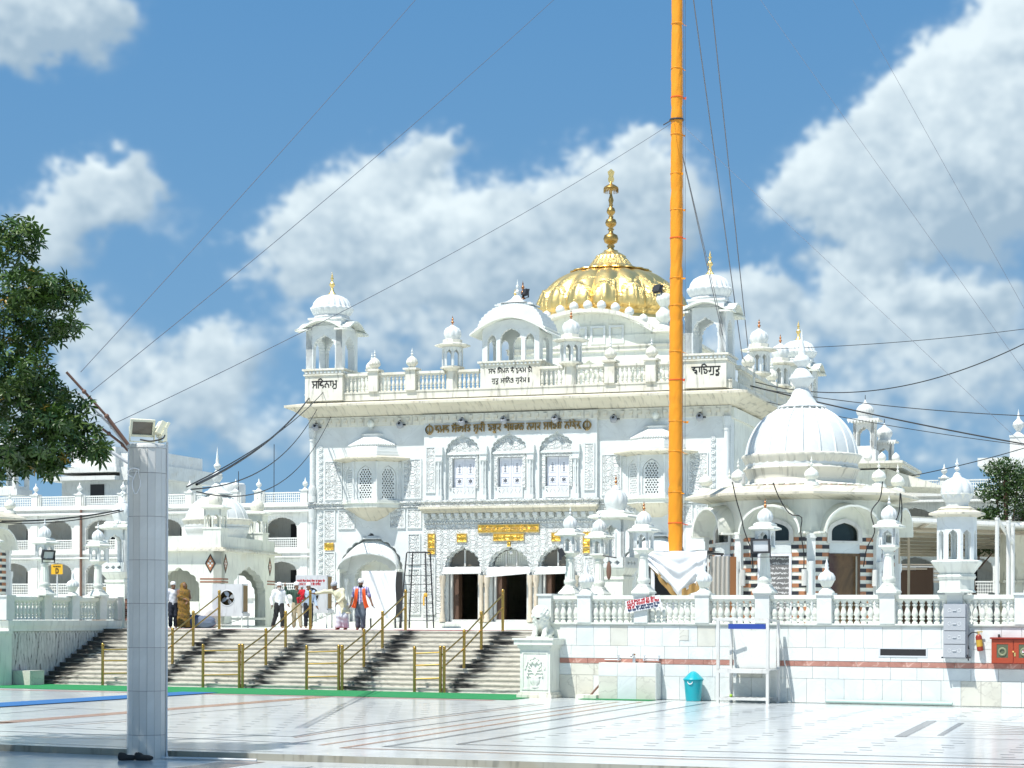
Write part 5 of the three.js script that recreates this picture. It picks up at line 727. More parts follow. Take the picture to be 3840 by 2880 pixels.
function sdfMesh(size, n, center, dist) {             // cells far from the surface are filled without a closer look             // mesh of the zero level of a distance field in a cube
  const mc = new MarchingCubes(n, new THREE.MeshBasicMaterial(), false, false, 120000); mc.isolation = 0; const f = mc.field, h = size / 2;
  const at = (i, j, k) => dist(center[0] + (i / n * 2 - 1) * h, center[1] + (j / n * 2 - 1) * h, center[2] + (k / n * 2 - 1) * h), S = 6, lim = size / n * S * 1.7;
  for (let K = 0; K < n; K += S) for (let J = 0; J < n; J += S) for (let I = 0; I < n; I += S) { const d = at(I + S / 2, J + S / 2, K + S / 2), skip = Math.abs(d) > lim; for (let k = K; k < Math.min(n, K + S); k++) for (let j = J; j < Math.min(n, J + S); j++) for (let i = I; i < Math.min(n, I + S); i++) f[i + j * n + k * n * n] = skip ? -d : -at(i, j, k); }
  mc.update(); const c = mc.count ?? mc.geometry.drawRange.count, g = new THREE.BufferGeometry();
  g.setAttribute('position', new THREE.BufferAttribute(mc.positionArray.slice(0, c * 3), 3)); g.setAttribute('normal', new THREE.BufferAttribute(mc.normalArray.slice(0, c * 3), 3));
  return g.scale(h, h, h).translate(...center);
}
const cap3 = (x, y, z, a, b, ra, rb) => { const bx_ = b[0] - a[0], by = b[1] - a[1], bz = b[2] - a[2], px = x - a[0], py = y - a[1], pz = z - a[2], t = clamp((px * bx_ + py * by + pz * bz) / (bx_ * bx_ + by * by + bz * bz + 1e-9), 0, 1); return Math.hypot(px - bx_ * t, py - by * t, pz - bz * t) - (ra + (rb - ra) * t); };
const smin = (a, b, k) => { const h = Math.max(k - Math.abs(a - b), 0) / k; return Math.min(a, b) - h * h * k * 0.25; };
const ell = (x, y, z, c, r) => { const a = (x - c[0]) / r[0], b = (y - c[1]) / r[1], d = (z - c[2]) / r[2], q = Math.sqrt(a * a + b * b + d * d); return (q - 1) * Math.min(...r); };
{
  const o = thing('lion_statue', 'white marble seated lion statue on the pedestal beside the stairs', 'statue', TP(-0.58, 1.75, 0.2), -TT + 0.12);
  const bones = [[[0, .32, -.2], [0, .5, .12], .2, .2], [[0, .2, -.28], [0, .32, -.1], .2, .2], [[-.14, .45, .1], [-.15, .08, .26], .09, .07], [[.14, .45, .1], [.15, .08, .26], .09, .07], [[-.15, .06, .26], [-.15, .06, .36], .065, .06], [[.15, .06, .26], [.15, .06, .36], .065, .06], [[-.2, .2, -.2], [-.22, .1, .02], .13, .08], [[.2, .2, -.2], [.22, .1, .02], .13, .08], [[-.22, .06, .0], [-.22, .05, .12], .06, .055], [[.22, .06, 0], [.22, .05, .12], .06, .055], [[0, .12, -.4], [.22, .1, -.42], .05, .05], [[.22, .1, -.42], [.3, .2, -.3], .05, .06]];
  const g = sdfMesh(1.1, 72, [0, .45, 0], (x, y, z) => { let d = 9; for (const [a, b, p, q] of bones) d = smin(d, cap3(x, y, z, a, b, p, q), .09);
    d = smin(d, ell(x, y, z, [0, .68, .15], [.27, .29, .21]) + .02 * Math.sin(x * 46) * Math.sin(y * 40 + z * 20), .08); d = smin(d, ell(x, y, z, [0, .7, .28], [.17, .17, .13]), .05); d = smin(d, ell(x, y, z, [0, .62, .37], [.085, .07, .07]), .04);
    for (const s of [-1, 1]) { d = smin(d, ell(x, y, z, [s * .17, .86, .14], [.055, .06, .04]), .03); d = smin(d, ell(x, y, z, [s * .07, .74, .38], [.035, .025, .03]), .03); for (let k = -1; k <= 1; k++) d = smin(d, ell(x, y, z, [s * .15 + k * .04, .04, .41], [.022, .035, .035]), .02); }
    return Math.max(d, -ell(x, y, z, [0, .575, .42], [.055, .025, .06])); });
  mesh('lion_body', g, M.soft, o); mesh('mouth', bx(-.04, .04, .55, .59, .36, .405), M.dark, o); mesh('plinth', bx(-.34, .34, 0, .05, -.48, .46), M.soft, o);
}
// ------------------------------------------------------------------ things along the terrace wall
{
  const o = thing('wash_basin', 'tiled marble wash basin block against the wall, with taps above', 'basin', TP(2.2, 0, 0.22), -TT); for (let i = 0; i < 3; i++) for (let j = 0; j < 2; j++) mesh('tile', bx(-.88 + i * .587 + .004, -.88 + (i + 1) * .587 - .004, [.02, .68][j], [.672, 1.05][j], .19, .205), M.slab[[4, 6, 2, 3, 4, 1][i * 2 + j]], o);
  mesh('body', bx(-.88, .88, 0, 1.06, -.2, .189), M.soft, o); mesh('side_slab', bx(.88, .9, .02, 1.05, -.2, .2), M.slab[3], o);
  mesh('step_slab', bx(-1.55, -.9, 0, .12, -.15, .35), M.aged, o);
  const tp = thing('tap', 'steel tap above the middle of the wash basin', 'tap', TP(2.3, 1.06, 0.05), -TT); mesh('spout', [cyl(.045, .05, .0, .14, 0, .06, 10), tube([[0, .12, .06], [0, .2, .08], [-.04, .23, .14], [-.05, .18, .18]], .03, 14, 8)], M.steel, tp); mesh('handle', bx(-.06, .04, .22, .26, .06, .1), M.copper, tp);
  [[1.8, 'left tap of the wash basin by the red stripe'], [2.6, 'right tap of the wash basin by the red stripe'], [3.05, 'stub of a tap on the wall right of the wash basin']].forEach(([u, l]) => { const t = thing('tap', l, 'tap', TP(u, 1.12, 0.0), -TT); mesh('spout', [bar([0, .06, 0], [0, .06, .1], .02, 8), bar([0, .06, .1], [0, .0, .12], .018, 8)], M.steel, t); mesh('handle', [bar([0, .06, .06], [0, .14, .06], .012, 6), bx(-.04, .04, .13, .15, .045, .075)], M.steel, t); });
  tag(mesh('water_pipe', [bar(TP(1.35, 1.14, .04), TP(1.85, 1.14, .04), .016), bar(TP(2.55, 1.14, .04), TP(3.05, 1.14, .04), .016)], M.steel), 'thin steel water pipe joining the taps', 'pipe');
  tag(mesh('wooden_stick', bar(TP(0.95, 0.03, .3), TP(1.4, .62, .05), .03, 8), M.rust), 'brown stick leaning on the wall left of the wash basin', 'stick');
}
{ // waste bin
  const o = thing('waste_bin', 'turquoise plastic waste bin with a conical lid against the wall', 'bin', TP(4.2, 0, 0.34), -TT);
  mesh('bucket', lathe([[0, 0], [.2, 0], [.215, .02], [.265, .56], [.28, .57], [.28, .6], [.26, .61]], 32), M.teal, o); mesh('lid', lathe([[.29, .6], [.295, .62], [.28, .64], [.24, .68], [.14, .78], [.06, .84], [0, .85]], 32), M.teal, o); mesh('handle', new THREE.TorusGeometry(.07, .012, 6, 16, PI).rotateZ(PI).translate(0, .56, .275), M.whiteCloth, o);
}
{ // white metal stand
  const o = thing('metal_stand', 'white painted metal shelf stand with a blue board, in front of the wall', 'stand', TP(5.9, 0, 0.62), -TT), b = (p, q, r = .035) => bar(p, q, r, 4, r);
  for (const [x, z] of [[-.72, .42], [.72, .42]]) mesh('leg', b([x, 0, z], [x, 2.34, z], .04), M.whiteMetal, o); for (const [x, z] of [[-.6, -.35], [.78, -.35]]) mesh('leg', b([x, 0, z], [x, 2.3, z]), M.whiteMetal, o);
  mesh('top_frame', [b([-.72, 2.32, .42], [.72, 2.32, .42]), b([-.72, 2.32, .42], [-.6, 2.28, -.35]), b([.72, 2.32, .42], [.78, 2.28, -.35]), b([-.95, 2.33, .2], [-.3, 2.36, .1], .02)], M.whiteMetal, o);
  mesh('seat', [bx(-.74, .8, .92, .95, -.4, .46), b([-.72, .88, .42], [.72, .88, .42], .045)], M.whiteMetal, o); for (let k = 0; k < 7; k++) mesh('slat', bx(-.68 + k * .2, -.56 + k * .2, .13, .16, -.36, .4), M.whiteMetal, o); mesh('lower_rail', [b([-.72, .12, .42], [.72, .12, .42]), b([-.6, .12, -.35], [.78, .12, -.35])], M.whiteMetal, o);
  mesh('blue_board', bx(-.42, .66, 2.06, 2.2, .4, .43), std({ color: lin(.02, .06, .30), roughness: .5 }), o); mesh('back_panel', bx(-.52, .72, .96, 2.02, -.36, -.34), M.slab[3], o); mesh('leaf_scrap', sph(.05, -.38, .2, .3, 8, 6).scale(1, 1, 1), std({ color: lin(.3, .5, .05) }), o); mesh('brace', bar([-.6, 1.6, -.34], [-.35, .95, -.3], .015), M.whiteMetal, o); mesh('brace', bar([.8, 1.9, -.33], [1.15, .02, -.55], .018), M.whiteMetal, o);
}
{ // drawer tower on the wall
  const o = thing('drawer_tower', 'tall grey plastic four drawer tower fixed on the wall below the kiosk', 'drawers', TP(11.62, 1.3, 0.22), -TT); mesh('carcass', bx(-.31, .31, 0, 1.46, -.2, .14), M.grey, o);
  for (let k = 0; k < 4; k++) { const y = .03 + k * .36, d = mesh('drawer', bx(-.29, .29, y, y + .34, .14, .2), std({ color: lin(.40, .42, .44), roughness: .35 }), o); mesh('handle', [bx(-.05, .05, y + .165, y + .185, .2, .225)], M.lightGrey, d); mesh('knob', [-1, 1].map((s) => new THREE.TorusGeometry(.045, .008, 5, 18).translate(s * .13, y + .175, .2)), M.lightGrey, d); }
  mesh('bracket', [bar([-.33, .02, -.2], [-.33, .02, .2], .02, 4, .02), bar([.33, .02, -.2], [.33, .02, .2], .02, 4, .02), bar([.33, .1, .1], [.36, -.06, .1], .018)], M.iron, o);
}
{ const o = thing('fire_extinguisher', 'red and yellow fire extinguisher hanging on the wall beside the drawer tower', 'extinguisher', TP(12.25, 1.5, 0.12), -TT); mesh('cylinder', lathe([[.001, 0], [.07, 0], [.085, .03], [.085, .38], [.06, .43], [.03, .45]], 20).rotateZ(.12), M.fireRed, o); mesh('label', lathe([[.0865, .12], [.0865, .3]], 20).rotateZ(.12), std({ color: lin(.55, .33, .04) }), o); mesh('valve', [cyl(.03, .03, .44, .5, -.05, 0, 10), bx(-.1, .06, .5, .53, -.015, .015)], M.gold, o); mesh('hose', tube([[-.07, .48, .02], [-.2, .5, .04], [-.32, .38, .03], [-.34, .2, .02], [-.3, .05, .02]], .016, 24), M.cable, o); }
{ const o = thing('fire_box', 'orange red metal fire hose box with two windows at the right edge', 'fire box', TP(13.15, 1.17, 0.12), -TT); mesh('cabinet', bx(-.58, .58, 0, .68, -.11, .13), M.fireRed, o); mesh('hood', bx(-.61, .61, .66, .7, -.11, .2), M.fireRed, o);
  for (const s of [-1, 1]) { const d = mesh('door', ext(rect(s * .29 - .28, s * .29 + .28, .02, .64), [rect(s * .29 - .15, s * .29 + .15, .16, .52)], .13, .15), std({ color: lin(.36, .055, .02), roughness: .45 }), o); mesh('window', bx(s * .29 - .15, s * .29 + .15, .16, .52, .131, .14), std({ color: lin(.10, .12, .07), roughness: .2 }), d); mesh('hose_reel', new THREE.TorusGeometry(.09, .03, 6, 18).translate(s * .29, .32, .142), std({ color: lin(.22, .24, .14) }), d); }
  mesh('lock', [sph(.03, .0, .32, .16, 8, 6), bx(.02, .06, .2, .3, .15, .165)], M.gold, o); mesh('notice', bx(.22, .4, .3, .38, .151, .155), M.whiteCloth, o); mesh('notice_lettering', lettering('FIRE', .045, .012, .002)[0].translate(.25, .317, .156), M.redInk, o); mesh('hook', [bx(-.45, -.4, .7, .78, -.1, -.06), bx(.4, .45, .7, .78, -.1, -.06)], M.iron, o); }
tag(mesh('drain_pipe', bar(TP(8.0, .07, .09), TP(11.5, .07, .09), .05, 10), std({ color: lin(.42, .55, .50), roughness: .5 })), 'pale green pipe lying along the foot of the wall', 'pipe');
{ // notice tied to the balustrade
  const o = thing('notice_board', 'tilted white board lettered in red and dark blue on the balustrade', 'sign', TP(2.6, 2.76, 0.16), -TT), g = (m) => m.rotateZ(.165); mesh('board', g(bx(-.54, .54, -.17, .17, -.01, .008)), M.whiteCloth, o);
  const line = (t, x0, x1, y, h, mt) => writeOn('lettering', t, x0, x1, y, h, .009, .019, .003, mt, o, g); line('ਇਥੇ ਜੂਠੇ ਫੇਕਨਾ ਅਤੇ ਪੈਰ ਧੋਨਾ', -.5, .38, .085, .062, M.redInk); line('ਮਨ੍ਹਾ ਹੈ. ਚਰਨਗੰਗਾ ਵਿਚ ਪੈਰ ਧੋਕਰ', -.5, .5, .0, .062, M.redInk); line('ਜਾਓ ਜੀ', -.5, -.28, -.08, .055, M.redInk); line('ਜਹਾ ਥੂਕਨਾ ਵਰਜਤ ਹੈ ਪੈਰ', -.24, .5, -.075, .05, M.blueInk); line('ਧੋਨਾ ਮਨਾ ਹੈ ਪਾਵਨ ਜਗਹ ਪਰ ਧਿਆਨ', -.5, .44, -.15, .05, M.blueInk);
}
function floodlight(label, pos, turn, tilt, k = 1, mat = M.iron, gl = M.lightGrey, y0 = 0) { const o = thing('floodlight', label, 'floodlight', pos, turn, 'floodlights'); const t = (g) => g.scale(k, k, k).rotateX(tilt); mesh('housing', t(merge([bx(-.24, .24, -.17, .17, -.16, -.02), ext(rect(-.28, .28, -.2, .2), [rect(-.23, .23, -.15, .15)], -.02, .04)])), mat, o); mesh('glass', t(bx(-.23, .23, -.15, .15, -.02, -.005)), gl, o); mesh('bracket', [bx(-.29 * k, -.27 * k, -.3 * k, .02, -.03, .03), bx(.27 * k, .29 * k, -.3 * k, .02, -.03, .03), bx(-.29 * k, .29 * k, -.32 * k, -.3 * k, -.03, .03)], mat, o); return o; }
floodlight('black floodlight with a pale glass on the lantern column by the pavilion', TP(6.16, 4.38, 0.28), -TT, 0.1, 1.0);
floodlight('black floodlight on the lantern column nearest the temple doors', TP(-0.86, 4.32, -1.75), -TT - 1.1, 0.5, 0.7); floodlight('black floodlight on the left lantern column', TP(-20.1, 4.46, -1.6), -TT + 1.2, 0.35, 0.85);
floodlight('black floodlight at the finial of the centre kiosk on the roof', BP(9.25, 15.66, -0.9), -TB + 2.4, 0.3, 0.7); floodlight('black floodlight on the right roof vase near the golden dome', BP(12.25, 17.25, -11), -TB + 2.6, 0.4, 0.9);
{ const o = thing('wooden_mallet', 'dark wooden gong mallet hanging beside the lattice kiosk', 'gong', TP(0.22, 3.8, -3.0), -TT); mesh('paddle', sph(.14, 0, 0, 0, 16, 12).scale(.6, 2, .3), M.rust, o); mesh('hanger', [bar([0, .28, 0], [0, .42, 0], .01), bar([-.2, .47, 0], [.25, .4, 0], .022)], M.iron, o); }
[[.35, 10.27, 'flood lamp under the eave at the left corner of the temple'], [4.15, 10.27, 'flood lamp under the eave just left of the gold lettering'], [6.92, 10.3, 'flood lamp above the left window of the temple'], [8.72, 10.32, 'flood lamp above the middle of the gold lettering'], [10.9, 10.3, 'flood lamp above the right part of the gold lettering'], [13.3, 10.25, 'flood lamp under the eave left of the right bay window'], [16.8, 10.22, 'flood lamp under the eave at the right corner of the temple']].forEach(([u, y, l]) => { const o = thing('eave_lamp', l, 'lamp', BP(u, y, u > 5.2 && u < 12.6 ? .34 : .2), -TB, 'flood lamps under the temple eave'); mesh('shade', lathe([[.06, .12], [.14, .1], [.15, -.06], [.1, -.12], [.0001, -.12]], 14).rotateX(1.0), M.grey, o); mesh('bracket', [bx(.12, .24, -.02, .04, -.05, .03), bx(-.03, .03, .08, .2, -.14, .0)], M.iron, o); });

// ------------------------------------------------------------------ long arcaded wing behind
function wing(label, piers, u0, u1, turnSeed) {
  const o = thing('arcaded_wing', label, 'building', BP(u0, 0, -60), -TB), X = (u) => u - u0, Wd = u1 - u0, hs = [];
  for (let i = 1; i < piers.length; i++) { const a = X(piers[i - 1]) + .62, b = X(piers[i]) - .62; if (b - a < 1.2) continue; hs.push([a, b]); }
  mesh('wall', ext(rect(0, Wd, 1.5, 10.6), hs.flatMap(([a, b]) => [opening(a, b, 3.95, 5.75, 6.5, 11, .06, .05), opening(a, b, 7.5, 9.0, 9.85, 11, .06, .05)]), -.4, 0), M.paint, o);
  mesh('rear_wall', bx(0, Wd, 1.5, 10.6, -3.5, -3.2), M.paint, o); mesh('floor_slab', [bx(0, Wd, 3.7, 3.95, -3.2, -.4), bx(0, Wd, 7.1, 7.5, -3.2, -.4), bx(0, Wd, 10.55, 10.85, -3.5, -.39)], M.paint, o); mesh('end_wall', [bx(-.3, 0, 1.5, 10.85, -3.5, 0), bx(Wd, Wd + .3, 1.5, 10.85, -3.5, 0)], M.paint, o);
  mesh('string_course', [bx(0, Wd, 10.6, 10.92, -.3, .28), bx(0, Wd, 10.2, 10.3, 0, .5), bx(0, Wd, 10.3, 10.36, 0, .42), bx(0, Wd, 7.12, 7.42, 0, .2), bx(0, Wd, 6.78, 6.88, 0, .45), bx(0, Wd, 3.7, 3.9, 0, .2)], M.paint, o);
  const lat = (a, b, y0, y1, z) => { const g = [bx(a, b, y0, y0 + .06, z - .05, z + .05), bx(a, b, y1 - .09, y1, z - .07, z + .07)], n = Math.round((b - a) / .16); for (let k = 0; k <= n; k++) { const x = a + (b - a) * k / n; g.push(bx(x - .028, x + .028, y0 + .06, y1 - .09, z - .03, z + .03)); } for (let k = 1; k < 4; k++) { const y = lerp(y0, y1, k / 4) - .02; g.push(bx(a, b, y - .025, y + .025, z - .028, z + .028)); } return g; };
  hs.forEach(([a, b], i) => {
    mesh('lattice_rail', lat(a, b, 3.95, 4.85, -.15), M.paint, o); mesh('lattice_rail', lat(a, b, 7.5, 8.28, -.15), M.paint, o); mesh('lattice_parapet', lat(a - .25, b + .25, 10.92, 11.72, -.1), M.paint, o);
    mesh('moulding', [[4.0, 6.66], [7.55, 10.05]].map(([y0, y1]) => [bx(a - .3, a - .2, y0, y1, 0, .05), bx(b + .2, b + .3, y0, y1, 0, .05), bx(a - .199, b + .199, y1 - .1, y1, 0, .05)]), M.paint, o);
    for (const y of [3.95, 7.5]) if ((i + y) % 3 > .6) mesh('door', bx(a + .2 + ((i * 7) % 5) * .22, a + 1.1 + ((i * 7) % 5) * .22, y, y + 1.95, -3.2, -3.16), M.dark, o); });
  for (const u of piers) { mesh('parapet_post', [bx(X(u) - .28, X(u) + .28, 10.92, 11.8, -.4, .12), bx(X(u) - .36, X(u) + .36, 11.8, 11.88, -.48, .2), bx(X(u) + .34, X(u) + .42, 10.92, 11.75, -.2, .1), bx(X(u) + .5, X(u) + .56, 10.92, 11.75, -.2, .1)], M.paint, o); mesh('finial', lathe([[.26, 0], [.1, .16], [.08, .22], [.22, .4], [.2, .52], [.07, .66], [.05, .72], [.06, .76], [0, .95]], 12, X(u), 11.88, -.14), M.paint, o); mesh('pilaster', bx(X(u) - .3, X(u) + .3, 1.5, 10.19, 0, .1), M.paint, o); }
  return o;
}
wing('two storey white arcaded wing with scalloped arches behind the left terrace', [-58.9, -54.9, -50.9, -46.95, -43.1, -41.2, -37.3, -33.4, -31.45, -27.6, -23.7], -61, -21);
wing('white arcaded wing with lattice parapet behind the canopy on the right', [8, 11.9, 15.8, 19.73, 23.6, 27.5, 31.4], 6, 34);
tag(mesh('drain_stack', bar(BP(-46.6, 1.9, -59.75), BP(-46.6, 10.6, -59.75), .1, 8), M.rust), 'rusty brown downpipe on the arcaded wing left of the pillar', 'pipe');
function farKiosk(label, x, y, z, hw, base, open, dr) { const o = thing('roof_pavilion', label, 'kiosk', [x, y, z], -TB); mesh('base', bx(-hw * .78, hw * .78, 0, base, -hw * .78, hw * .78), M.paint, o);
  const w = hw * .66, pc = []; for (let k = 0; k < 4; k++) pc.push(ext(rect(-w, w, base, base + open + .4), [opening(-w * .62, w * .62, base + .25, base + open * .66, base + open, 5, .07, .15)], -.2, 0).translate(0, 0, w - k % 2 * .003).rotateY(k * PI / 2)); mesh('arcade', pc, M.paint, o);
  const t = base + open + .4; mesh('eave', [bx(-hw, hw, t, t + .1, -hw, hw), ...Array.from({ length: 10 }, (_, k) => ext([[-hw + k * hw / 5, t], [-hw + (k + 1) * hw / 5, t], [-hw + (k + .5) * hw / 5, t - .2]], [], hw - .06, hw))], M.paint, o); mesh('dome', ribbed([[dr * .85, 0, 0], [dr * .85, dr * .5, 0], [dr * .95, dr * .6, .4], [dr * 1.06, dr * 1.0], [dr * .98, dr * 1.3], [dr * .7, dr * 1.65], [dr * .34, dr * 1.85, .4], [dr * .12, dr * 2.15, 0], [.02, dr * 2.4, 0]], 18, .05, 72, 0, t + .1), M.paint, o); mesh('spike', cyl(.03, .02, t + dr * 2.4, t + dr * 3.1, 0, 0, 6), M.iron, o); }
farKiosk('taller white roof pavilion with ribbed dome right of the octagonal pavilion', 22.87, 12.25, -128, 1.02, .95, 1.5, .55); farKiosk('shorter white roof pavilion behind the taller one on the right', 24.4, 12.2, -129.5, .85, .1, 1.15, .5); farKiosk('white roof pavilion under the tree at the far left', -41.3, 12.2, -163, 1.5, .5, 2.4, .9);
{ const o = thing('roof_house', 'cream upper storey house with a deep overhanging eave right of the octagonal pavilion', 'house', BP(17.4, 0, -48), -TB); mesh('wall', bx(-7, 0, 1.9, 11.6, -8, 0), M.soft, o); mesh('eave', [bx(-7.6, 1.2, 11.95, 12.1, -9, .8), bx(-7.5, 1.1, 11.7, 11.95, -8.9, .1)], M.aged, o); mesh('awning', ext([[0, 10.6], [0, 11.7], [3.6, 10.5], [3.5, 10.42]], [], -7, -.2), M.aged, o); for (let k = 0; k < 4; k++) mesh('roof_bulb', ribbed(bulbProf(.26, .9), 10, .04, 30, -1.9 + k * .8, 12.1, .1 - k * .5), M.paint, o); }
{ const o = thing('far_block', 'plain white building block with ledge at the right picture edge', 'building', [37.8, 0, -150], -TB); mesh('wall', [bx(0, 14, 0, 16.1, -10, 0), bx(-2.3, 14, 13.9, 14.5, -10, 1)], M.paint, o); mesh('post', bx(-.05, 1.2, 16.1, 16.25, -1.2, .05), M.paint, o); mesh('finial', lathe([[.5, 0], [.2, .3], [.16, .4], [.45, .8], [.4, 1.05], [.14, 1.3], [.1, 1.5], [0, 2.1]], 14, .6, 16.2, -.5), M.paint, o); }
{ const o = thing('flat_roofed_house', 'plain white flat roofed house with a small window behind the tree', 'house', [-37.9, 0, -166], -TB); mesh('wall', [bx(0, 9, 0, 13.6, -8, 0), bx(1.0, 5.2, 14.7, 16.4, -8, .2), bx(5.2, 9, 14.7, 15.9, -8, -.5)], M.paint, o); mesh('ledge', [bx(-1.2, 5.6, 13.6, 13.95, -9, 1), bx(-1.0, 5.7, 14.25, 14.7, -9, .9), bx(5.6, 10, 13.6, 14.7, -9, .2)], M.paint, o); mesh('window', bx(2.75, 4.05, 11.8, 13.3, 0, .06), M.dark, o); }
{ const o = thing('water_tank', 'white cylindrical water tank on the wing roof behind the small dome', 'tank', BP(-34.6, 10.9, -62), -TB); mesh('drum', lathe([[0, 0], [1.0, 0], [1.0, 1.55], [.9, 1.7], [.3, 1.75], [0, 1.75]], 24), M.paint, o); mesh('stand', bx(-1.1, 1.1, -.05, 0, -1.1, 1.1), M.lightGrey, o); }
for (const [u, h, l] of [[-30.6, 4.6, 'tall thin mast on the wing roof'], [-33.6, 2.6, 'short thin mast on the wing roof beside the tank']]) tag(mesh('roof_mast', bar(BP(u, 10.85, -61), BP(u, 10.85 + h, -61), .03, 6), M.iron), l, 'mast');
// ------------------------------------------------------------------ canopy on the right
{
  const o = thing('shed_canopy', 'large corrugated shed canopy on steel posts at the right', 'canopy', [14.2, 0, -74.6], 0), Q = [[0, 0], [17, 12.6], [31, 46], [4.5, 43.4]];
  mesh('roof_sheet', ext(Q, [], 6.2, 6.26).rotateX(-PI / 2), M.canopy, o); mesh('front_beam', bar([0, 6.12, 0], [17, 6.12, -12.6], .1, 4, .05), M.whiteMetal, o);
  const L = (a, b, t) => [lerp(Q[a][0], Q[b][0], t), lerp(Q[a][1], Q[b][1], t)];
  for (let k = 0; k <= 9; k++) { const [x0, y0] = L(0, 1, k / 9), [x1, y1] = L(3, 2, k / 9); mesh('purlin', bar([x0, 6.08, -y0], [x1, 6.08, -y1], .05, 4, .05), M.rustLight ?? (M.rustLight = std({ color: lin(.42, .37, .30) })), o); }
  for (let k = 1; k < 9; k++) { const [x0, y0] = L(0, 3, k / 9), [x1, y1] = L(1, 2, k / 9); mesh('rafter', bar([x0, 5.98, -y0], [x1, 5.98, -y1], .06, 4, .06), M.rustLight, o); }
  for (let k = 0; k < 9; k++) { const [x0, y0] = L(3, 2, k / 9); mesh('louvre_slat', bx(x0 - 5, x0 + 12, 5.55 - k * .0, 5.62, -45.0, -44.9).translate(-x0, -k * .13, 0), k % 2 ? M.lightGrey : M.rustLight, o); }
  for (const [x, z] of [[1.2, -4], [2.6, -9], [3.2, -16], [4.4, -21], [7.6, -12], [9.8, -20]]) mesh('post', cyl(.055, .055, 1.9, 6.1, x, z, 8), M.rustLight, o);
}
[[17.2, -70, 'nearest white pipe post of the canopy at the right'], [18.1, -72, 'second white pipe post of the canopy'], [18.9, -74.5, 'third white pipe post of the canopy']].forEach(([x, z, l]) => tag(mesh('pipe_post', [cyl(.075, .075, 1.9, 5.9, x, z, 10), cyl(.09, .09, 5.86, 5.94, x, z, 8)], M.whiteMetal), l, 'post', 'white pipe posts'));
tag(mesh('canopy_brace', bar([17.2, 5.9, -70], [18.9, 5.2, -74.5], .05, 4, .05), M.whiteMetal), 'white diagonal brace on top of the pipe posts', 'brace');
tag(mesh('beige_pier', [bx(21.3, 23, 1.9, 6.0, -86.2, -85), bx(21.1, 23.2, 3.9, 4.0, -86.3, -84.8)], M.aged), 'stained beige pier at the right picture edge behind the balustrade', 'pier');
tag(mesh('wooden_door', [bx(-.9, .9, 0, 2.6, -.1, 0), bx(.9, 1.15, 0, 2.7, -.12, .06)].map((g) => g.rotateY(-TB).translate(17.6, 1.9, -88)), M.darkWood), 'dark wooden door standing open under the canopy', 'door');
tag(mesh('grey_partition', bx(22.2, 26.2, 1.9, 3.55, -92, -91.9), M.grey), 'low grey partition under the canopy at the right', 'partition');
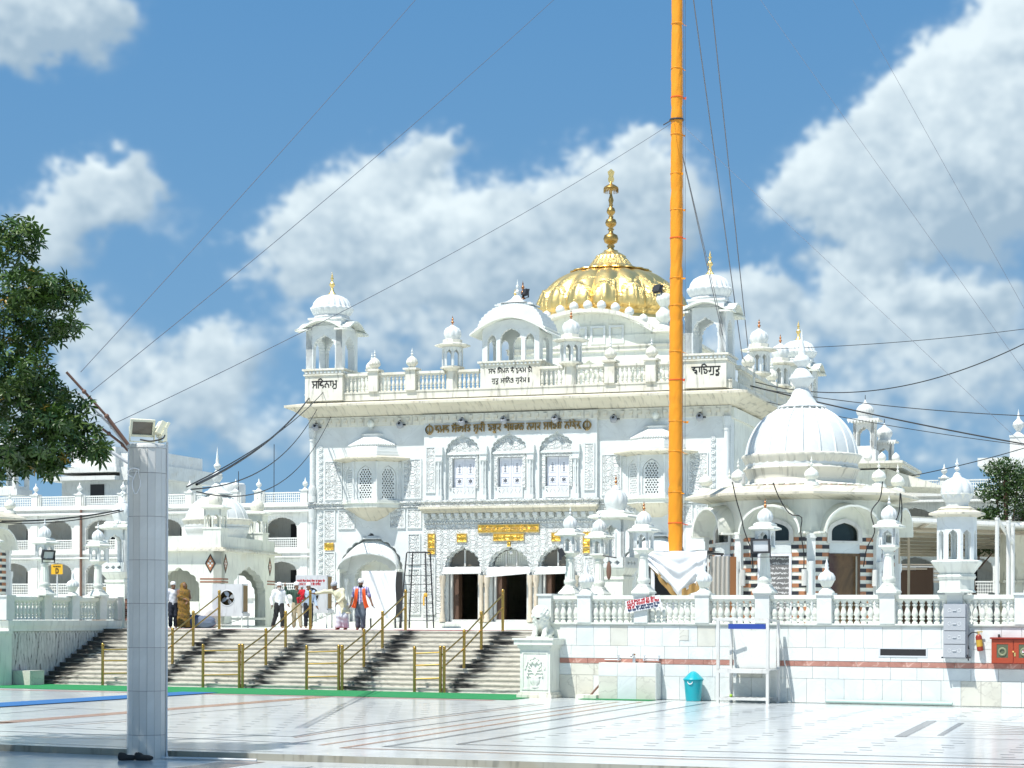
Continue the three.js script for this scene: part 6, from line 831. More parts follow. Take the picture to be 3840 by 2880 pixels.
// ------------------------------------------------------------------ round tiled pillar with its floodlights
{
  const y0 = -0.12, H = 5.5, R = 0.335, N = 16, o = thing('tiled_pillar', 'tall round pillar faced with pale narrow tiles in the foreground', 'pillar', [-6.42, y0, -34.7], 0); mesh('core', cyl(R - .012, R - .012, 0, H, 0, 0, 32), M.grout, o);
  const rows = [[0, .42], [.42, 1.19], [1.19, 1.95], [1.95, 2.72], [2.72, 3.48], [3.48, 4.24], [4.24, 5.0], [5.0, 5.44]], w = 2 * R * Math.tan(PI / N);
  const cache = {}; rows.forEach(([a, b], r) => { const key = (b - a).toFixed(2), h = b - a; cache[key] ??= [0, 1].map((v) => proto(ext([[-w / 2 + .003, .004], [w / 2 - .003, .004], [w / 2 - .003, h - .004], [-w / 2 + .003, h - .004]], [], R - .016, R - .002 * v))); for (let k = 0; k < N; k++) { const m = mesh('tile', cache[key][Math.floor(rnd() * 2)], M.tile[Math.floor(rnd() * 3)], o, true); m.position.y = a; m.rotation.y = k / N * TAU; } });
  mesh('rim', lathe([[R + .012, H - .06], [R + .012, H], [R - .02, H + .015], [0, H + .015]], 32), M.whiteMetal, o); mesh('conduit', [bar([R + .02, 0, .02], [R + .02, H + .06, .02], .018, 8), tube([[R + .02, 0.1, .02], [R + .05, .02, .06], [R + .3, .01, .1]], .02, 12)], M.lightGrey, o);
  mesh('rope', [new THREE.TorusGeometry(.11, .012, 6, 24).rotateX(.5).rotateZ(.5).scale(1, .75, 1).translate(-.17, 5.0, R - .02), tube([[-.12, 5.06, R - .04], [-.2, 4.8, R], [-.14, 4.62, R + .01], [-.06, 4.8, R], [-.1, 5.04, R - .02]], .009, 26)], M.whiteCloth, o);
  const f1 = floodlight('cream floodlight on top of the round pillar facing the viewer', [-6.5, y0 + H + .3, -34.62], 0.45, 0.35, .78, M.creamLamp, M.glassBrown); const f2 = floodlight('cream floodlight on top of the round pillar turned away to the right', [-6.16, y0 + H + .28, -34.75], 2.0, 0.5, .68, M.creamLamp, M.glassBrown);
  tag(mesh('lamp_cable', tube([[-6.5, y0 + H + .08, -34.45], [-6.3, y0 + H + .05, -34.4], [-6.1, y0 + H + .1, -34.42], [-6.08, y0 + H + .16, -34.5]], .014, 20), M.cable), 'black lamp cable lying on the pillar top', 'cable');
  tag(mesh('floor_conduit', tube([[-6.1, y0 + .03, -34.4], [-5.6, y0 + .03, -34.3], [-4.4, y0 + .02, -34.05]], .022, 16), M.lightGrey), 'thin grey conduit on the paving right of the pillar foot', 'conduit');
  for (const [x, l, tn] of [[-6.66, 'left black shoe at the foot of the round pillar', .25], [-6.38, 'right black shoe at the foot of the round pillar', -.1]]) { const g = sdfMesh(.4, 40, [0, .07, 0], (px, py, pz) => { let d = smin(ell(px, py, pz, [-.06, .045, 0], [.12, .05, .055]), ell(px, py, pz, [.08, .05, 0], [.075, .07, .05]), .05); d = smin(d, ell(px, py, pz, [.09, .1, 0], [.055, .05, .042]), .04); return Math.max(d, -py, -ell(px, py, pz, [.08, .14, 0], [.045, .07, .03])); }); const s = thing('shoe', l, 'shoe', [x, y0, -34.18], PI + tn, 'shoes by the pillar'); mesh('upper', g, M.ink, s); mesh('sole', sph(.1, 0, 0, 0, 14, 8).scale(1.6, .12, .6).translate(0, .012, 0), M.dark, s); }
}
// ------------------------------------------------------------------ coolers, stand, bundles on the terrace
function cooler(label, x, z, W, H, y1, banner) {
  const o = thing('air_cooler', label, 'cooler', [x, 1.9, z], -0.2), yb = y1 - 1.9, r = W * .25, cy = yb + H * (banner ? .42 : .52), hole = polyRing(28, r).map(([a, b]) => [a, b + cy]);
  mesh('cabinet', [ext(rect(-W / 2, W / 2, yb, yb + H), [hole], .32, .36), bx(-W / 2, -W / 2 + .04, yb, yb + H, -.36, .32), bx(-W / 2, W / 2, yb + H - .04, yb + H, -.36, .32), bx(-W / 2, W / 2, yb, yb + .05, -.36, .32), bx(W / 2 - .04, W / 2, yb, yb + H, .2, .32)], M.coolerWhite, o); mesh('straw_pad', [bx(W / 2 - .04, W / 2 - .005, yb + .06, yb + H - .05, -.34, .2), bx(-W / 2 + .04, W / 2 - .04, yb + .05, yb + H - .05, -.36, -.33)], M.straw, o);
  mesh('fan_ring', new THREE.TorusGeometry(r, .018, 6, 32).translate(0, cy, .36), M.lightGrey, o); for (let k = 0; k < 4; k++) mesh('fan_blade', ext([[.02, 0], [r * .5, r * .28], [r * .92, r * .34], [r * .95, -.02], [r * .5, -.08]], [], -.008, .008).rotateX(.35).rotateZ(k * PI / 2 + .3).translate(0, cy, .2), M.steel, o); mesh('fan_hub', cyl(.05, .05, -.05, .05, 0, 0, 14).rotateX(PI / 2).translate(0, cy, .24), M.steel, o);
  mesh('tray', bx(-W / 2 - .06, W / 2 + .06, yb - .12, yb, -.42, .42), M.coolerWhite, o); for (const a of [-1, 1]) for (const b of [-1, 1]) mesh('leg', bar([a * W / 2, 0, b * .36], [a * W / 2, yb - .12, b * .36], .022, 4, .022), M.whiteMetal, o); mesh('stretcher', [bar([-W / 2, .12, .36], [W / 2, .12, .36], .016), bar([-W / 2, .05, -.36], [W / 2, yb - .14, -.36], .016)], M.whiteMetal, o);
  if (banner) { const t = yb + H; writeOn('lettering', 'ਗਰਮੀ ਵਿਚ ਸੰਗਤ ਸੇਵਾ ਲਈ ਕੂਲਰ ਭੇਟਾ', -W / 2 + .05, W / 2 - .08, t - .26, .07, .361, .02, .003, M.redInk, o); writeOn('lettering', 'ਸਰਦਾਰ ਹਰਭਜਨ ਸਿੰਘ ਨਾਂਦੇੜ', -W / 2 + .05, W / 2 - .25, t - .39, .07, .361, .02, .003, M.redInk, o); }
}
cooler('white air cooler with a round fan on legs, standing left of the people', -10.94, -76.6, 1.2, 1.12, 2.48, false); cooler('white air cooler with red lettering above its fan, behind the people', -7.85, -78.2, 1.27, 1.36, 2.62, true);
{ const o = thing('work_platform', 'black iron pyramid work platform with rungs against the temple front', 'scaffold', [-3.75, 1.9, -79.2], -TB), b = [[-.62, .5], [.56, .5], [.5, -.4], [-.56, -.4]], t = [[-.4, .3], [.4, .3], [.38, -.3], [-.38, -.3]], H = 3.02, at = (k, f) => [lerp(b[k][0], t[k][0], f), f * H, lerp(b[k][1], t[k][1], f)];
  for (let k = 0; k < 4; k++) mesh('leg', bar(at(k, 0), at(k, 1), .022, 4, .022), M.iron, o); [.1, .33, .48, .58, .7, .84].forEach((f, i) => mesh('rung', [bar(at(0, f), at(1, f), .014), bar(at(1, f), at(2, f), .014), bar(at(3, f), at(0, f), .014)], M.iron, o)); mesh('top_plate', ext(t.map(([x, z]) => [x, -z]), [], H, H + .04).rotateX(-PI / 2), M.iron, o); mesh('yellow_rag', [sph(.09, .46, H * .44, .42, 8, 6).scale(1, 1, 1), bx(.36, .42, H * .3, H * .42, .42, .45)], std({ color: lin(.65, .36, .04) }), o); }
{ const o = thing('covered_cabinet', 'tall cabinet covered with a hanging white sheet in front of the left niche', 'cabinet', [-5.25, 1.9, -79.4], -TB); mesh('frame', [bx(-.7, .7, .42, 2.26, -.5, .2), ...[[-.66, .16], [.66, .16], [-.66, -.46], [.66, -.46]].map(([x, z]) => bx(x - .025, x + .025, 0, .42, z - .025, z + .025))], M.iron, o);
  const g = new THREE.PlaneGeometry(1.5, 2.6, 60, 30), p = g.attributes.position; for (let i = 0; i < p.count; i++) { const x = p.getX(i), v = 1.3 - p.getY(i); const over = v < .7; p.setXYZ(i, x + .02 * Math.sin(v * 4), over ? 2.29 + .004 * Math.sin(x * 30) : 2.29 - (v - .7), over ? -.48 + v * 1.09 : .29 + .06 * Math.sin(x * 11 + Math.sin(v * 2)) * sstep(.7, 1.2, v)); } g.computeVertexNormals(); mesh('sheet', g, M.whiteCloth, o); }
const heap = (w, h, d, s) => { const g = new THREE.SphereGeometry(1, 28, 16), p = g.attributes.position; for (let i = 0; i < p.count; i++) { const x = p.getX(i), y = p.getY(i), z = p.getZ(i), k = 1 + .35 * fbm(x * 1.8 + s, y * 2.6, z * 1.8, 4); p.setXYZ(i, x * w * k, Math.max(0, (y * .5 + .45) * h * k), z * d * k); } g.computeVertexNormals(); return g; };
[[-12.3, -75.6, .62, .55, .4, [.05, .08, .16], 'heap of dark blue cloth bags by the woman in gold'], [-11.9, -76, .5, .36, .35, [.30, .03, .04], 'red cloth bundle beside the dark blue bags'], [-11.75, -75.4, .42, .5, .3, [.13, .16, .22], 'grey blue bag lying in front of the small hall'], [-11.7, -76.6, .45, .9, .3, [.62, .61, .58], 'pale plastic sack behind the bag heap']].forEach(([x, z, w, h, d, c, l], i) => { const o = mesh('cloth_bundle', heap(w, h, d, i * 9), std({ color: lin(...c), roughness: .9 })); o.position.set(x, 1.9, z); tag(o, l, 'bundle', 'bundles on the terrace'); });
{ const o = thing('letter_sign', 'small yellow board with a black letter D behind the left balustrade', 'sign', [-20.3, 4.2, -88], -.1); mesh('board', bx(-.26, .26, 0, .44, -.02, .01), std({ color: lin(.75, .42, .02) }), o); mesh('letter', lettering('D', .2, .045, .006)[0].translate(-.06, .05, .011), M.ink, o); writeOn('lettering', 'ਗਰਾਮ', -.17, .17, .31, .06, .011, .015, .005, M.ink, o); mesh('post', bar([0, -2.3, -.04], [0, .2, -.04], .03), M.lightGrey, o); }
{ const o = thing('carton_stack', 'stacked brown cartons behind the left balustrade', 'cartons', TP(-21.7, 1.9, -7.2), -TT); for (let k = 0; k < 3; k++) mesh('carton', bx(-.5 + k * .02, .45 + k * .02, k * .52, k * .52 + .5, -.4, .4), std({ color: lin(.36 - k * .03, .25, .16), roughness: .9 }), o); }
{ const o = thing('mat_stack', 'stack of folded brown striped mats at the end of the left balustrade', 'mats', TP(-20.1, 2.2, -6.6), -TT); for (let k = 0; k < 11; k++) mesh('folded_mat', bx(-.28 + rr(-.03, .03), .34 + rr(-.03, .03), k * .072, k * .072 + .066, -.3, .3), std({ color: lin(.14 + .16 * (k % 3 === 0), .075 + .08 * (k % 3 === 0), .05 + .07 * (k % 3 === 0)), roughness: .95 }), o); }
// ------------------------------------------------------------------ trees
function leafWhorls(list, col) {                      // each whorl: position, size, lean; leaves as folded lance shapes
  const pos = [], C = col.length, out = col.map(() => []);
  for (const [x, y, z, s] of list) { const up = V(rr(-.6, .6), rr(.1, 1), rr(-.6, .6)).normalize(), q = new THREE.Quaternion().setFromUnitVectors(V(0, 1, 0), up), n = 6 + Math.floor(rnd() * 3), c = rnd(), A = out[c < .42 ? 0 : c < .84 ? 1 : c < .985 ? 2 % C : 3 % C], ph = rnd() * TAU;
    for (let k = 0; k < n; k++) { const a = ph + k / n * TAU + rr(-.15, .15), d = rr(-.35, .35), L = s * rr(.75, 1.1), w = L * .15, dir = V(Math.cos(a), d, Math.sin(a)).normalize(), sd = V(-Math.sin(a), 0, Math.cos(a)), P = (t, o, h) => { const v = dir.clone().multiplyScalar(L * t).addScaledVector(sd, o).add(V(0, h - .25 * L * t * t, 0)).applyQuaternion(q); return [v.x + x, v.y + y, v.z + z]; };
      const b = P(.08, 0, 0), m = P(.55, 0, -.02 * L), e = P(1, 0, 0), l1 = P(.4, w, .03 * L), r1 = P(.4, -w, .03 * L), l2 = P(.78, w * .7, .02 * L), r2 = P(.78, -w * .7, .02 * L);
      A.push(...b, ...l1, ...m, ...l1, ...l2, ...m, ...l2, ...e, ...m, ...b, ...m, ...r1, ...r1, ...m, ...r2, ...r2, ...m, ...e); } }
  return out.map((a) => { const g = new THREE.BufferGeometry(); g.setAttribute('position', new THREE.Float32BufferAttribute(a, 3)); g.computeVertexNormals(); return g; });
}
const leafMat = (r, g, b) => phys({ color: lin(r, g, b), roughness: .45, transmission: .22, thickness: 0, side: THREE.DoubleSide });
for (const [nm, lb, P0, cl2] of [['shade_tree', 'tall tree standing outside the left picture edge that shades the pillar', [-12.4, -0.12, -27.6], [[.9, 11.2, -.9, 1.7], [2.3, 10.9, -1.6, 1.2], [1.6, 11.4, .9, 1.5], [-.6, 11.6, .4, 1.8], [-1.6, 11, -1.6, 1.5], [.2, 12.3, -.4, 1.5], [2.9, 11.1, .2, 1.0], [.4, 10.6, -2.9, 1.1], [3.4, 11.2, 1.6, .9], [-.4, 10.8, 2.4, 1.3]]]]) {
  const o = thing(nm, lb, 'tree', P0, 0), wh = []; for (const [cx, cy, cz, r] of cl2) for (let i = 0; i < 190 * r * r; i++) { const a = rnd() * TAU, c = rr(-1, 1), k = Math.pow(rnd(), .4), s = Math.sqrt(1 - c * c); wh.push([cx + Math.cos(a) * s * r * k, cy + c * r * k * .7, cz + Math.sin(a) * s * r * k, rr(.16, .22)]); }
  leafWhorls(wh, [0, 1, 2, 3]).forEach((g, i) => { if (g.attributes.position.count) mesh('foliage', g, [leafMat(.035, .085, .015), leafMat(.065, .135, .018), leafMat(.12, .19, .035), leafMat(.35, .22, .02)][i], o).userData.kind = 'stuff'; });
  const t = mesh('trunk', lathe([[.42, 0], [.32, .4], [.26, 3], [.22, 6.5], [.15, 8.6], [.001, 8.7]], 14), M.rust, o); cl2.forEach(([x, y, z, r]) => mesh('limb', tube([[0, 8, 0], [x * .5, 9.4, z * .5], [x, y, z]], .05, 10, 6), M.rust, t));
}
{
  const o = thing('shade_tree', 'leafy green tree reaching in from the left picture edge', 'tree', [-11.4, -0.12, -31.6], 0), toL = (px, py, D) => [(px - 1920) / 7400 * (D + 1.9) + 11.4, 2.52 + (2310 - py) / 7400 * (D + 1.9), 31.6 - D - 1.9];
  const cl = [[60, 900, 31, .42], [-40, 1000, 31.6, .7], [110, 1100, 30.6, .5], [235, 1110, 31, .36], [120, 1215, 31.2, .6], [255, 1235, 30.8, .24], [-60, 1300, 31.4, .95], [60, 1430, 30.9, .66], [150, 1500, 31.8, .5], [235, 1560, 31, .5], [315, 1655, 31, .38], [365, 1690, 30.7, .22], [150, 1650, 30.6, .6], [10, 1600, 31.3, .85], [95, 1735, 31, .3], [185, 1740, 30.8, .26], [0, 1740, 31.4, .42], [-300, 1200, 31, 1.5], [-620, 1000, 31.6, 1.7], [-600, 1500, 30.4, 1.6], [-950, 1250, 31.5, 1.7], [-300, 1600, 29.8, 1.2], [-250, 1500, 33, 1.3], [-700, 1300, 29, 1.5], [-150, 1650, 29.0, .8], [-500, 1300, 33.5, 1.5], [-850, 1500, 28.6, 1.3], [-1200, 1300, 31, 1.4]];
  const wh = []; for (const [px, py, D, r] of cl) { const [cx, cy, cz] = toL(px, py, D), n = Math.round((r < .7 ? 420 : 210) * r * r + 14); for (let i = 0; i < n; i++) { const a = rnd() * TAU, c = rr(-1, 1), k = Math.pow(rnd(), .38), s = Math.sqrt(1 - c * c); wh.push([cx + Math.cos(a) * s * r * k * 1.05, cy + c * r * k * .9, cz + Math.sin(a) * s * r * k * 1.15, rr(.13, .19)]); } }
  const gs = leafWhorls(wh, [0, 1, 2, 3]), mats = [leafMat(.035, .085, .015), leafMat(.065, .135, .018), leafMat(.12, .19, .035), leafMat(.35, .22, .02)]; gs.forEach((g, i) => { if (!g.attributes.position.count) return; const m = mesh('foliage', g, mats[i], o); m.userData.kind = 'stuff'; });
  const trunk = mesh('trunk', lathe([[.34, 0], [.26, .3], [.22, 1.2], [.2, 2.6], [.17, 3.6], [.001, 3.7]], 14).translate(0, 0, 0), M.rust, o);
  cl.filter(([px]) => px < -100).forEach(([px, py, D, r]) => { const e = toL(px, py, D), m = [e[0] * .45, lerp(3.2, e[1], .45) + .2, e[2] * .45]; mesh('limb', tube([[0, 3.2, 0], m, e], Math.max(.022, .05 * r), 10, 6), M.rust, trunk); });
}
function bushTree(label, cat, base, cl, size, c0, c1) { const o = thing('garden_tree', label, cat, base, 0), A = [[], []]; for (const [x, y, z, r] of cl) for (let i = 0; i < 900 * r; i++) { const a = rnd() * TAU, c = rr(-1, 1), k = Math.pow(rnd(), .45), s = Math.sqrt(1 - c * c), p = V(x + Math.cos(a) * s * r * k * 1.2, y + c * r * k * .7, z + Math.sin(a) * s * r * k), d = V(rr(-1, 1), rr(-.3, 1), rr(-1, 1)).normalize().multiplyScalar(size * rr(.6, 1.3)), e = V(rr(-1, 1), rr(-1, 1), rr(-1, 1)).cross(d).normalize().multiplyScalar(size * .22); A[i % 2].push(p.x - e.x, p.y - e.y, p.z - e.z, p.x + e.x, p.y + e.y, p.z + e.z, p.x + d.x, p.y + d.y, p.z + d.z); }
  A.forEach((a, i) => { const g = new THREE.BufferGeometry(); g.setAttribute('position', new THREE.Float32BufferAttribute(a, 3)); g.computeVertexNormals(); mesh('foliage', g, leafMat(...[c0, c1][i]), o).userData.kind = 'stuff'; }); const t = mesh('trunk', bar([0, 0, 0], [cl[0][0] * .5, cl[0][1], 0], .12, 8), M.rust, o); cl.forEach(([x, y, z]) => mesh('limb', bar([0, cl[cl.length - 1][1] * .6, 0], [x, y, z], .04), M.rust, t)); }
bushTree('feathery green tree in front of the block at the right edge', 'tree', [25.3, 1.9, -101], [[-.1, 8.0, 0, 1.0], [.5, 7.3, .3, 1.0], [-.5, 6.9, -.2, .9], [-.9, 5.7, 0, .7], [.9, 6.2, .2, 1.1], [-.3, 5.0, .1, .9], [.4, 4.6, 0, 1.0], [1.6, 7.6, 0, 1.0], [1.6, 5.2, 0, 1.1]], .22, [.03, .07, .015], [.06, .12, .02]); bushTree('low green bush behind the canopy at the right', 'bush', [24.6, 1.9, -104], [[-1.2, 4.6, 0, .9], [0, 4.4, 0, 1.0], [1.2, 4.5, 0, 1], [-.6, 5.1, 0, .6]], .22, [.03, .07, .015], [.05, .10, .02]); bushTree('small green plant under the canopy beside the pipe posts', 'plant', [22.6, 1.9, -88], [[0, 2.1, 0, .6], [.2, 1.3, 0, .5], [0, .6, 0, .4]], .2, [.02, .06, .015], [.05, .10, .02]);
// ------------------------------------------------------------------ guy wires and cables
const poleAt = (h) => V(...TP(2.33, h, -3.19));
function wireLine(name, label, cat, a, b, r, sag, mat, group) { const n = 14, pts = []; for (let i = 0; i <= n; i++) { const t = i / n; pts.push(V(lerp(a.x, b.x, t), lerp(a.y, b.y, t) - sag * 4 * t * (1 - t), lerp(a.z, b.z, t))); } return tag(mesh(name, sag ? tube(pts, r, n * 3, 5) : bar(a, b, r, 5), mat), label, cat, group); }
const ax = [V(-7.35, 5.6, -37), V(-7.1, 5.35, -37), V(-6.9, 5.1, -37)];
[[30.7, V(-8.1, 6.95, -37), 'highest guy wire from the flagpole down to the left'], [24.7, V(-7.95, 6.6, -37.2), 'middle guy wire from the flagpole down to the left'], [17.5, V(-7.6, 6.0, -37.4), 'lowest guy wire from the flagpole down to the left']].forEach(([h, b, l]) => wireLine('guy_wire', l, 'wire', poleAt(h), b, .007, .3, M.wire, 'guy wires of the flagpole'));
[[30.7, 'highest guy wire from the flagpole down to the right'], [24.7, 'middle guy wire from the flagpole down to the right'], [17.5, 'lowest guy wire from the flagpole down to the right']].forEach(([h, l]) => wireLine('guy_wire', l, 'wire', poleAt(h), V(17, 3, -50), .005, 0, M.wire, 'guy wires of the flagpole'));
[[24.7, BP(17.4, 12.4, -5.6), .02, 'guy wire from the flagpole back to the temple roof, left of the pair'], [30.7, BP(17.5, 12.4, -6.4), .02, 'guy wire from the flagpole top back to the temple roof, right of the pair'], [17.2, BP(17.2, 12.5, -3.6), .016, 'short guy wire from the flagpole to the right corner tower'], [17.2, BP(17.4, 13.2, -2.2), .012, 'thin second wire from the flagpole to the right corner tower']].forEach(([h, b, r, l]) => wireLine('guy_wire', l, 'wire', poleAt(h), V(...b), r, 0, M.wire, 'guy wires of the flagpole'));
{ const o = thing('guy_anchor', 'wire anchor with turnbuckles and shackles behind the round pillar', 'anchor', [-6.82, -0.12, -37.6], 0); mesh('post', bx(-.08, .08, 0, 5.2, -.08, .08), M.lightGrey, o); [[-1.55, 7.07, .6], [-1.4, 6.72, .4], [-1.05, 6.12, .2], [-1.5, 5.9, .3]].forEach(([x, y, z], k) => { mesh('turnbuckle', [bar([x, y, z], [x * .55, lerp(y, 5.3, .45), z * .5], .025, 6), bar([x * .55, lerp(y, 5.3, .45), z * .5], [0, 5.1, 0], .035, 6), sph(.05, x * .55, lerp(y, 5.3, .45), z * .5, 8, 6), sph(.045, x * .8, lerp(y, 5.3, .2), z * .8, 8, 6)], k % 2 ? M.lightGrey : M.rust, o); }); }
[[V(-6.4, 5.05, -40), V(...BP(-.1, 11.6, -.2)), .03, .35, 'thick black cable from the temple corner down to the left'], [V(-6.6, 5.0, -40), V(...BP(.4, 11.9, -.6)), .016, .3, 'thin black cable above the thick one on the left'], [V(-6.5, 4.95, -40), V(...BP(.2, 11.2, -.4)), .016, .8, 'thin black cable below the thick one on the left'], [V(-6.4, 4.9, -40), V(...BP(.6, 11.0, -1)), .014, 1.2, 'lowest thin cable on the left of the temple']].forEach(([a, b, r, s, l]) => wireLine('power_cable', l, 'cable', a, b, r, s, M.cable, 'power cables left of the temple'));
wireLine('power_cable', 'pair of black cables strung low in front of the left wing', 'cable', V(...TP(-21.3, 5.6, -.6)), V(...TP(-20.6, 6.3, -6.6)), .03, .12, M.cable); wireLine('power_cable', 'second black cable strung low in front of the left wing', 'cable', V(...TP(-21.3, 5.55, -.5)), V(...TP(-20.5, 6.25, -6.5)), .02, .18, M.cable);
[[V(...BP(17.8, 12.2, -5)), V(20.5, 13.6, -66), .02, 1.7, 'heavy sagging cable from the temple roof to the right edge'], [V(...BP(17.9, 12.0, -6)), V(24, 10.3, -78), .018, .3, 'cable running level from the temple roof to the right edge'], [V(...BP(17.9, 11.9, -4)), V(24, 8.4, -76), .03, .2, 'thick cable sloping down from the temple roof to the right edge'], [V(...BP(18.4, 11.2, -3)), V(24, 8.6, -76), .015, .25, 'thin cable beside the thick one sloping to the right edge'], [V(...BP(17.8, 14.2, -10)), V(24, 15.0, -84), .014, .2, 'thin cable rising from the temple kiosk to the right edge'], [V(24.3, 11.2, -126), V(38, 15, -130), .03, .3, 'cable from the roof house to the block at the right edge'], [V(...BP(17.9, 11.8, -.4)), V(...BP(18.4, 11.2, -7)), .03, .7, 'black cable looped along the right eave of the temple']].forEach(([a, b, r, s, l]) => wireLine('power_cable', l, 'cable', a, b, r, s, M.cable, 'power cables right of the temple'));

// ------------------------------------------------------------------ people
const skin = std({ color: lin(.20, .105, .062), roughness: .6 }), beardM = std({ color: lin(.03, .025, .022), roughness: .9 });
const plaid = tex(128, 128, (x, y) => { const a = (x * 6) % 1, b = (y * 6) % 1, v = a < .4 ? 1 : 0, h = b < .18 ? 1 : 0; return [.55 - .33 * v - .12 * h, .55 - .36 * v - .12 * h, .68 - .22 * v - .08 * h]; }, .55), stripes = tex(64, 8, (x) => ((x * 5) % 1 < .28 ? [.10, .17, .12] : [.018, .05, .035]), .4), sariT = tex(256, 256, (x, y) => { const n = per(x, y, 8, 4, 4), b = sstep(.1, .3, per(x, y, 14, 3, 9)); return [lerp(.22 + .2 * n, .05, b), lerp(.12 + .12 * n, .055, b), lerp(.02, .02, b)]; }, .9);
function person(label, pos, turn, o) {
  const root = thing('person', label, 'person', pos, turn), J = { pel: [0, .93, 0], che: [0, 1.30, .01], nek: [0, 1.46, .01], hed: [0, 1.60, .03], sL: [-.19, 1.40, 0], sR: [.19, 1.40, 0], eL: [-.25, 1.12, -.02], eR: [.25, 1.12, -.02], wL: [-.27, .86, .05], wR: [.27, .86, .05], hL: [-.09, .9, 0], hR: [.09, .9, 0], kL: [-.1, .49, .03], kR: [.1, .49, .03], aL: [-.1, .08, 0], aR: [.1, .08, 0], gaze: [0, 0], ...o.pose };
  const flat = (f, x, y, z, c) => f(x, y, (z - c) * 1.35 + c);
  const torso = (x, y, z, e) => flat((a, b, c) => { let d = cap3(a, b, c, J.pel, J.che, .135 + e, .155 + e); d = smin(d, cap3(a, b, c, J.sL, J.sR, .07 + e, .07 + e), .1); return d; }, x, y, z, J.che[2]);
  const arm = (x, y, z, s, e, to) => { const S = J['s' + s], E = J['e' + s], W = J['w' + s]; let d = cap3(x, y, z, S, to < 1 ? [lerp(S[0], E[0], .9), lerp(S[1], E[1], .9), lerp(S[2], E[2], .9)] : E, .062 + e, .046 + e * 1.1); if (to >= 1) d = smin(d, cap3(x, y, z, E, to > 1 ? W : E, .045 + e, .03 + e), .03); return d; };
  const leg = (x, y, z, s, e, w) => smin(cap3(x, y, z, J['h' + s], J['k' + s], .09 + e, .065 + e + w * .5), cap3(x, y, z, J['k' + s], J['a' + s], .06 + e + w * .5, .04 + e + w), .04);
  const cen = [(J.wL[0] + J.wR[0]) / 4, .9, 0], body = (x, y, z) => { let d = torso(x, y, z, 0); d = smin(d, cap3(x, y, z, J.che, J.nek, .09, .055), .06); d = smin(d, cap3(x, y, z, J.nek, J.hed, .052, .05), .03); for (const s of 'LR') { d = smin(d, arm(x, y, z, s, 0, 2), .04); d = smin(d, leg(x, y, z, s, 0, 0), .05); const A = J['a' + s]; d = smin(d, cap3(x, y, z, [A[0], A[1] - .035, A[2] - .03], [A[0] * 1.1, .035 + A[1] - .08, A[2] + .15], .04, .032), .03); } return d; };
  const geo = [sdfMesh(2.1, 78, cen, body)];
  { const [hx, hy, hz] = J.hed, [ga, gt] = J.gaze, cg = Math.cos(ga), sg = Math.sin(ga), ct = Math.cos(gt), st = Math.sin(gt);
    geo.push(sdfMesh(.42, 54, J.hed, (x, y, z) => { let a = x - hx, b = y - hy, c = z - hz; const a2 = a * cg - c * sg; c = a * sg + c * cg; a = a2; const b2 = b * ct + c * st; c = -b * st + c * ct; b = b2; let d = ell(a, b, c, [0, .02, -.005], [.077, .1, .094]); d = smin(d, ell(a, b, c, [0, -.06, .03], [.056, .058, .06]), .03); d = smin(d, cap3(a, b, c, [0, .02, .088], [0, -.022, .108], .010, .017), .015); for (const s of [-1, 1]) { d = smin(d, ell(a, b, c, [s * .079, .0, -.005], [.012, .034, .02]), .008); d = smin(d, ell(a, b, c, [s * .033, .033, .082], [.028, .009, .014]), .012); d = Math.max(d, -ell(a, b, c, [s * .033, .012, .097], [.017, .009, .012])); } d = smin(d, ell(a, b, c, [0, -.052, .085], [.026, .008, .012]), .008); return d; }));
    for (const s of [-1, 1]) geo.push(sph(.011, 0, 0, 0, 8, 6).translate(s * .033, .012, .083).rotateX(gt).rotateY(ga).translate(hx, hy, hz)); }
  for (const s of 'LR') { const W = V(...J['w' + s]), E = V(...J['e' + s]), d = W.clone().sub(E).normalize(), side = V(0, 0, 1).addScaledVector(d, -d.z).normalize(), nrm = d.clone().cross(side).multiplyScalar(s === 'L' ? 1 : -1), P = (f, w, n) => { const v = W.clone().addScaledVector(d, f).addScaledVector(side, w).addScaledVector(nrm, n); return [v.x, v.y, v.z]; };
    const ch = [[P(.0, 0, 0), P(.06, .0, 0), .032, .034]]; [[-.028, .16], [-.01, .18], [.01, .172], [.027, .148]].forEach(([w, l]) => { ch.push([P(.07, w, 0), P(.07 + (l - .07) * .5, w * 1.15, .012), .0105, .0095], [P(.07 + (l - .07) * .5, w * 1.15, .012), P(l, w * 1.1, .038), .0095, .008]); }); ch.push([P(.03, .026, 0), P(.075, .06, .015), .012, .010], [P(.075, .06, .015), P(.11, .062, .03), .010, .0085]);
    const c = P(.08, .01, .01); geo.push(sdfMesh(.28, 56, c, (x, y, z) => { let q = 9; ch.forEach(([a, b, r0, r1], i) => { const k = cap3(x, y, z, a, b, r0, r1); q = i ? smin(q, k, .008) : k * 1.0; }); return q; })); }
  mesh('body', geo, skin, root);
  const cut = (d, ...c) => Math.max(d, ...c);
  if (o.shirt) { const S = o.shirt; mesh(S.name ?? 'shirt', sdfMesh(2.1, 78, cen, (x, y, z) => { let d = torso(x, y, z, .022); if (S.hem < .8) { const hm = [J.pel[0] + (S.lean ?? 0), S.hem, J.pel[2]]; d = smin(d, flat((a, b, c) => cap3(a, b, c, J.pel, hm, .16, .23), x, y, z, J.pel[2]), .08); } for (const s of 'LR') d = smin(d, arm(x, y, z, s, .02, S.long ? 2 : 0), .05); d += .004 * Math.sin(y * 42 + x * 17) + .004 * Math.sin(x * 33 - y * 20); return cut(d, S.hem - y, (y - J.nek[1] + .005) - Math.abs(x - J.nek[0]) * .35); }), S.mat, root); }
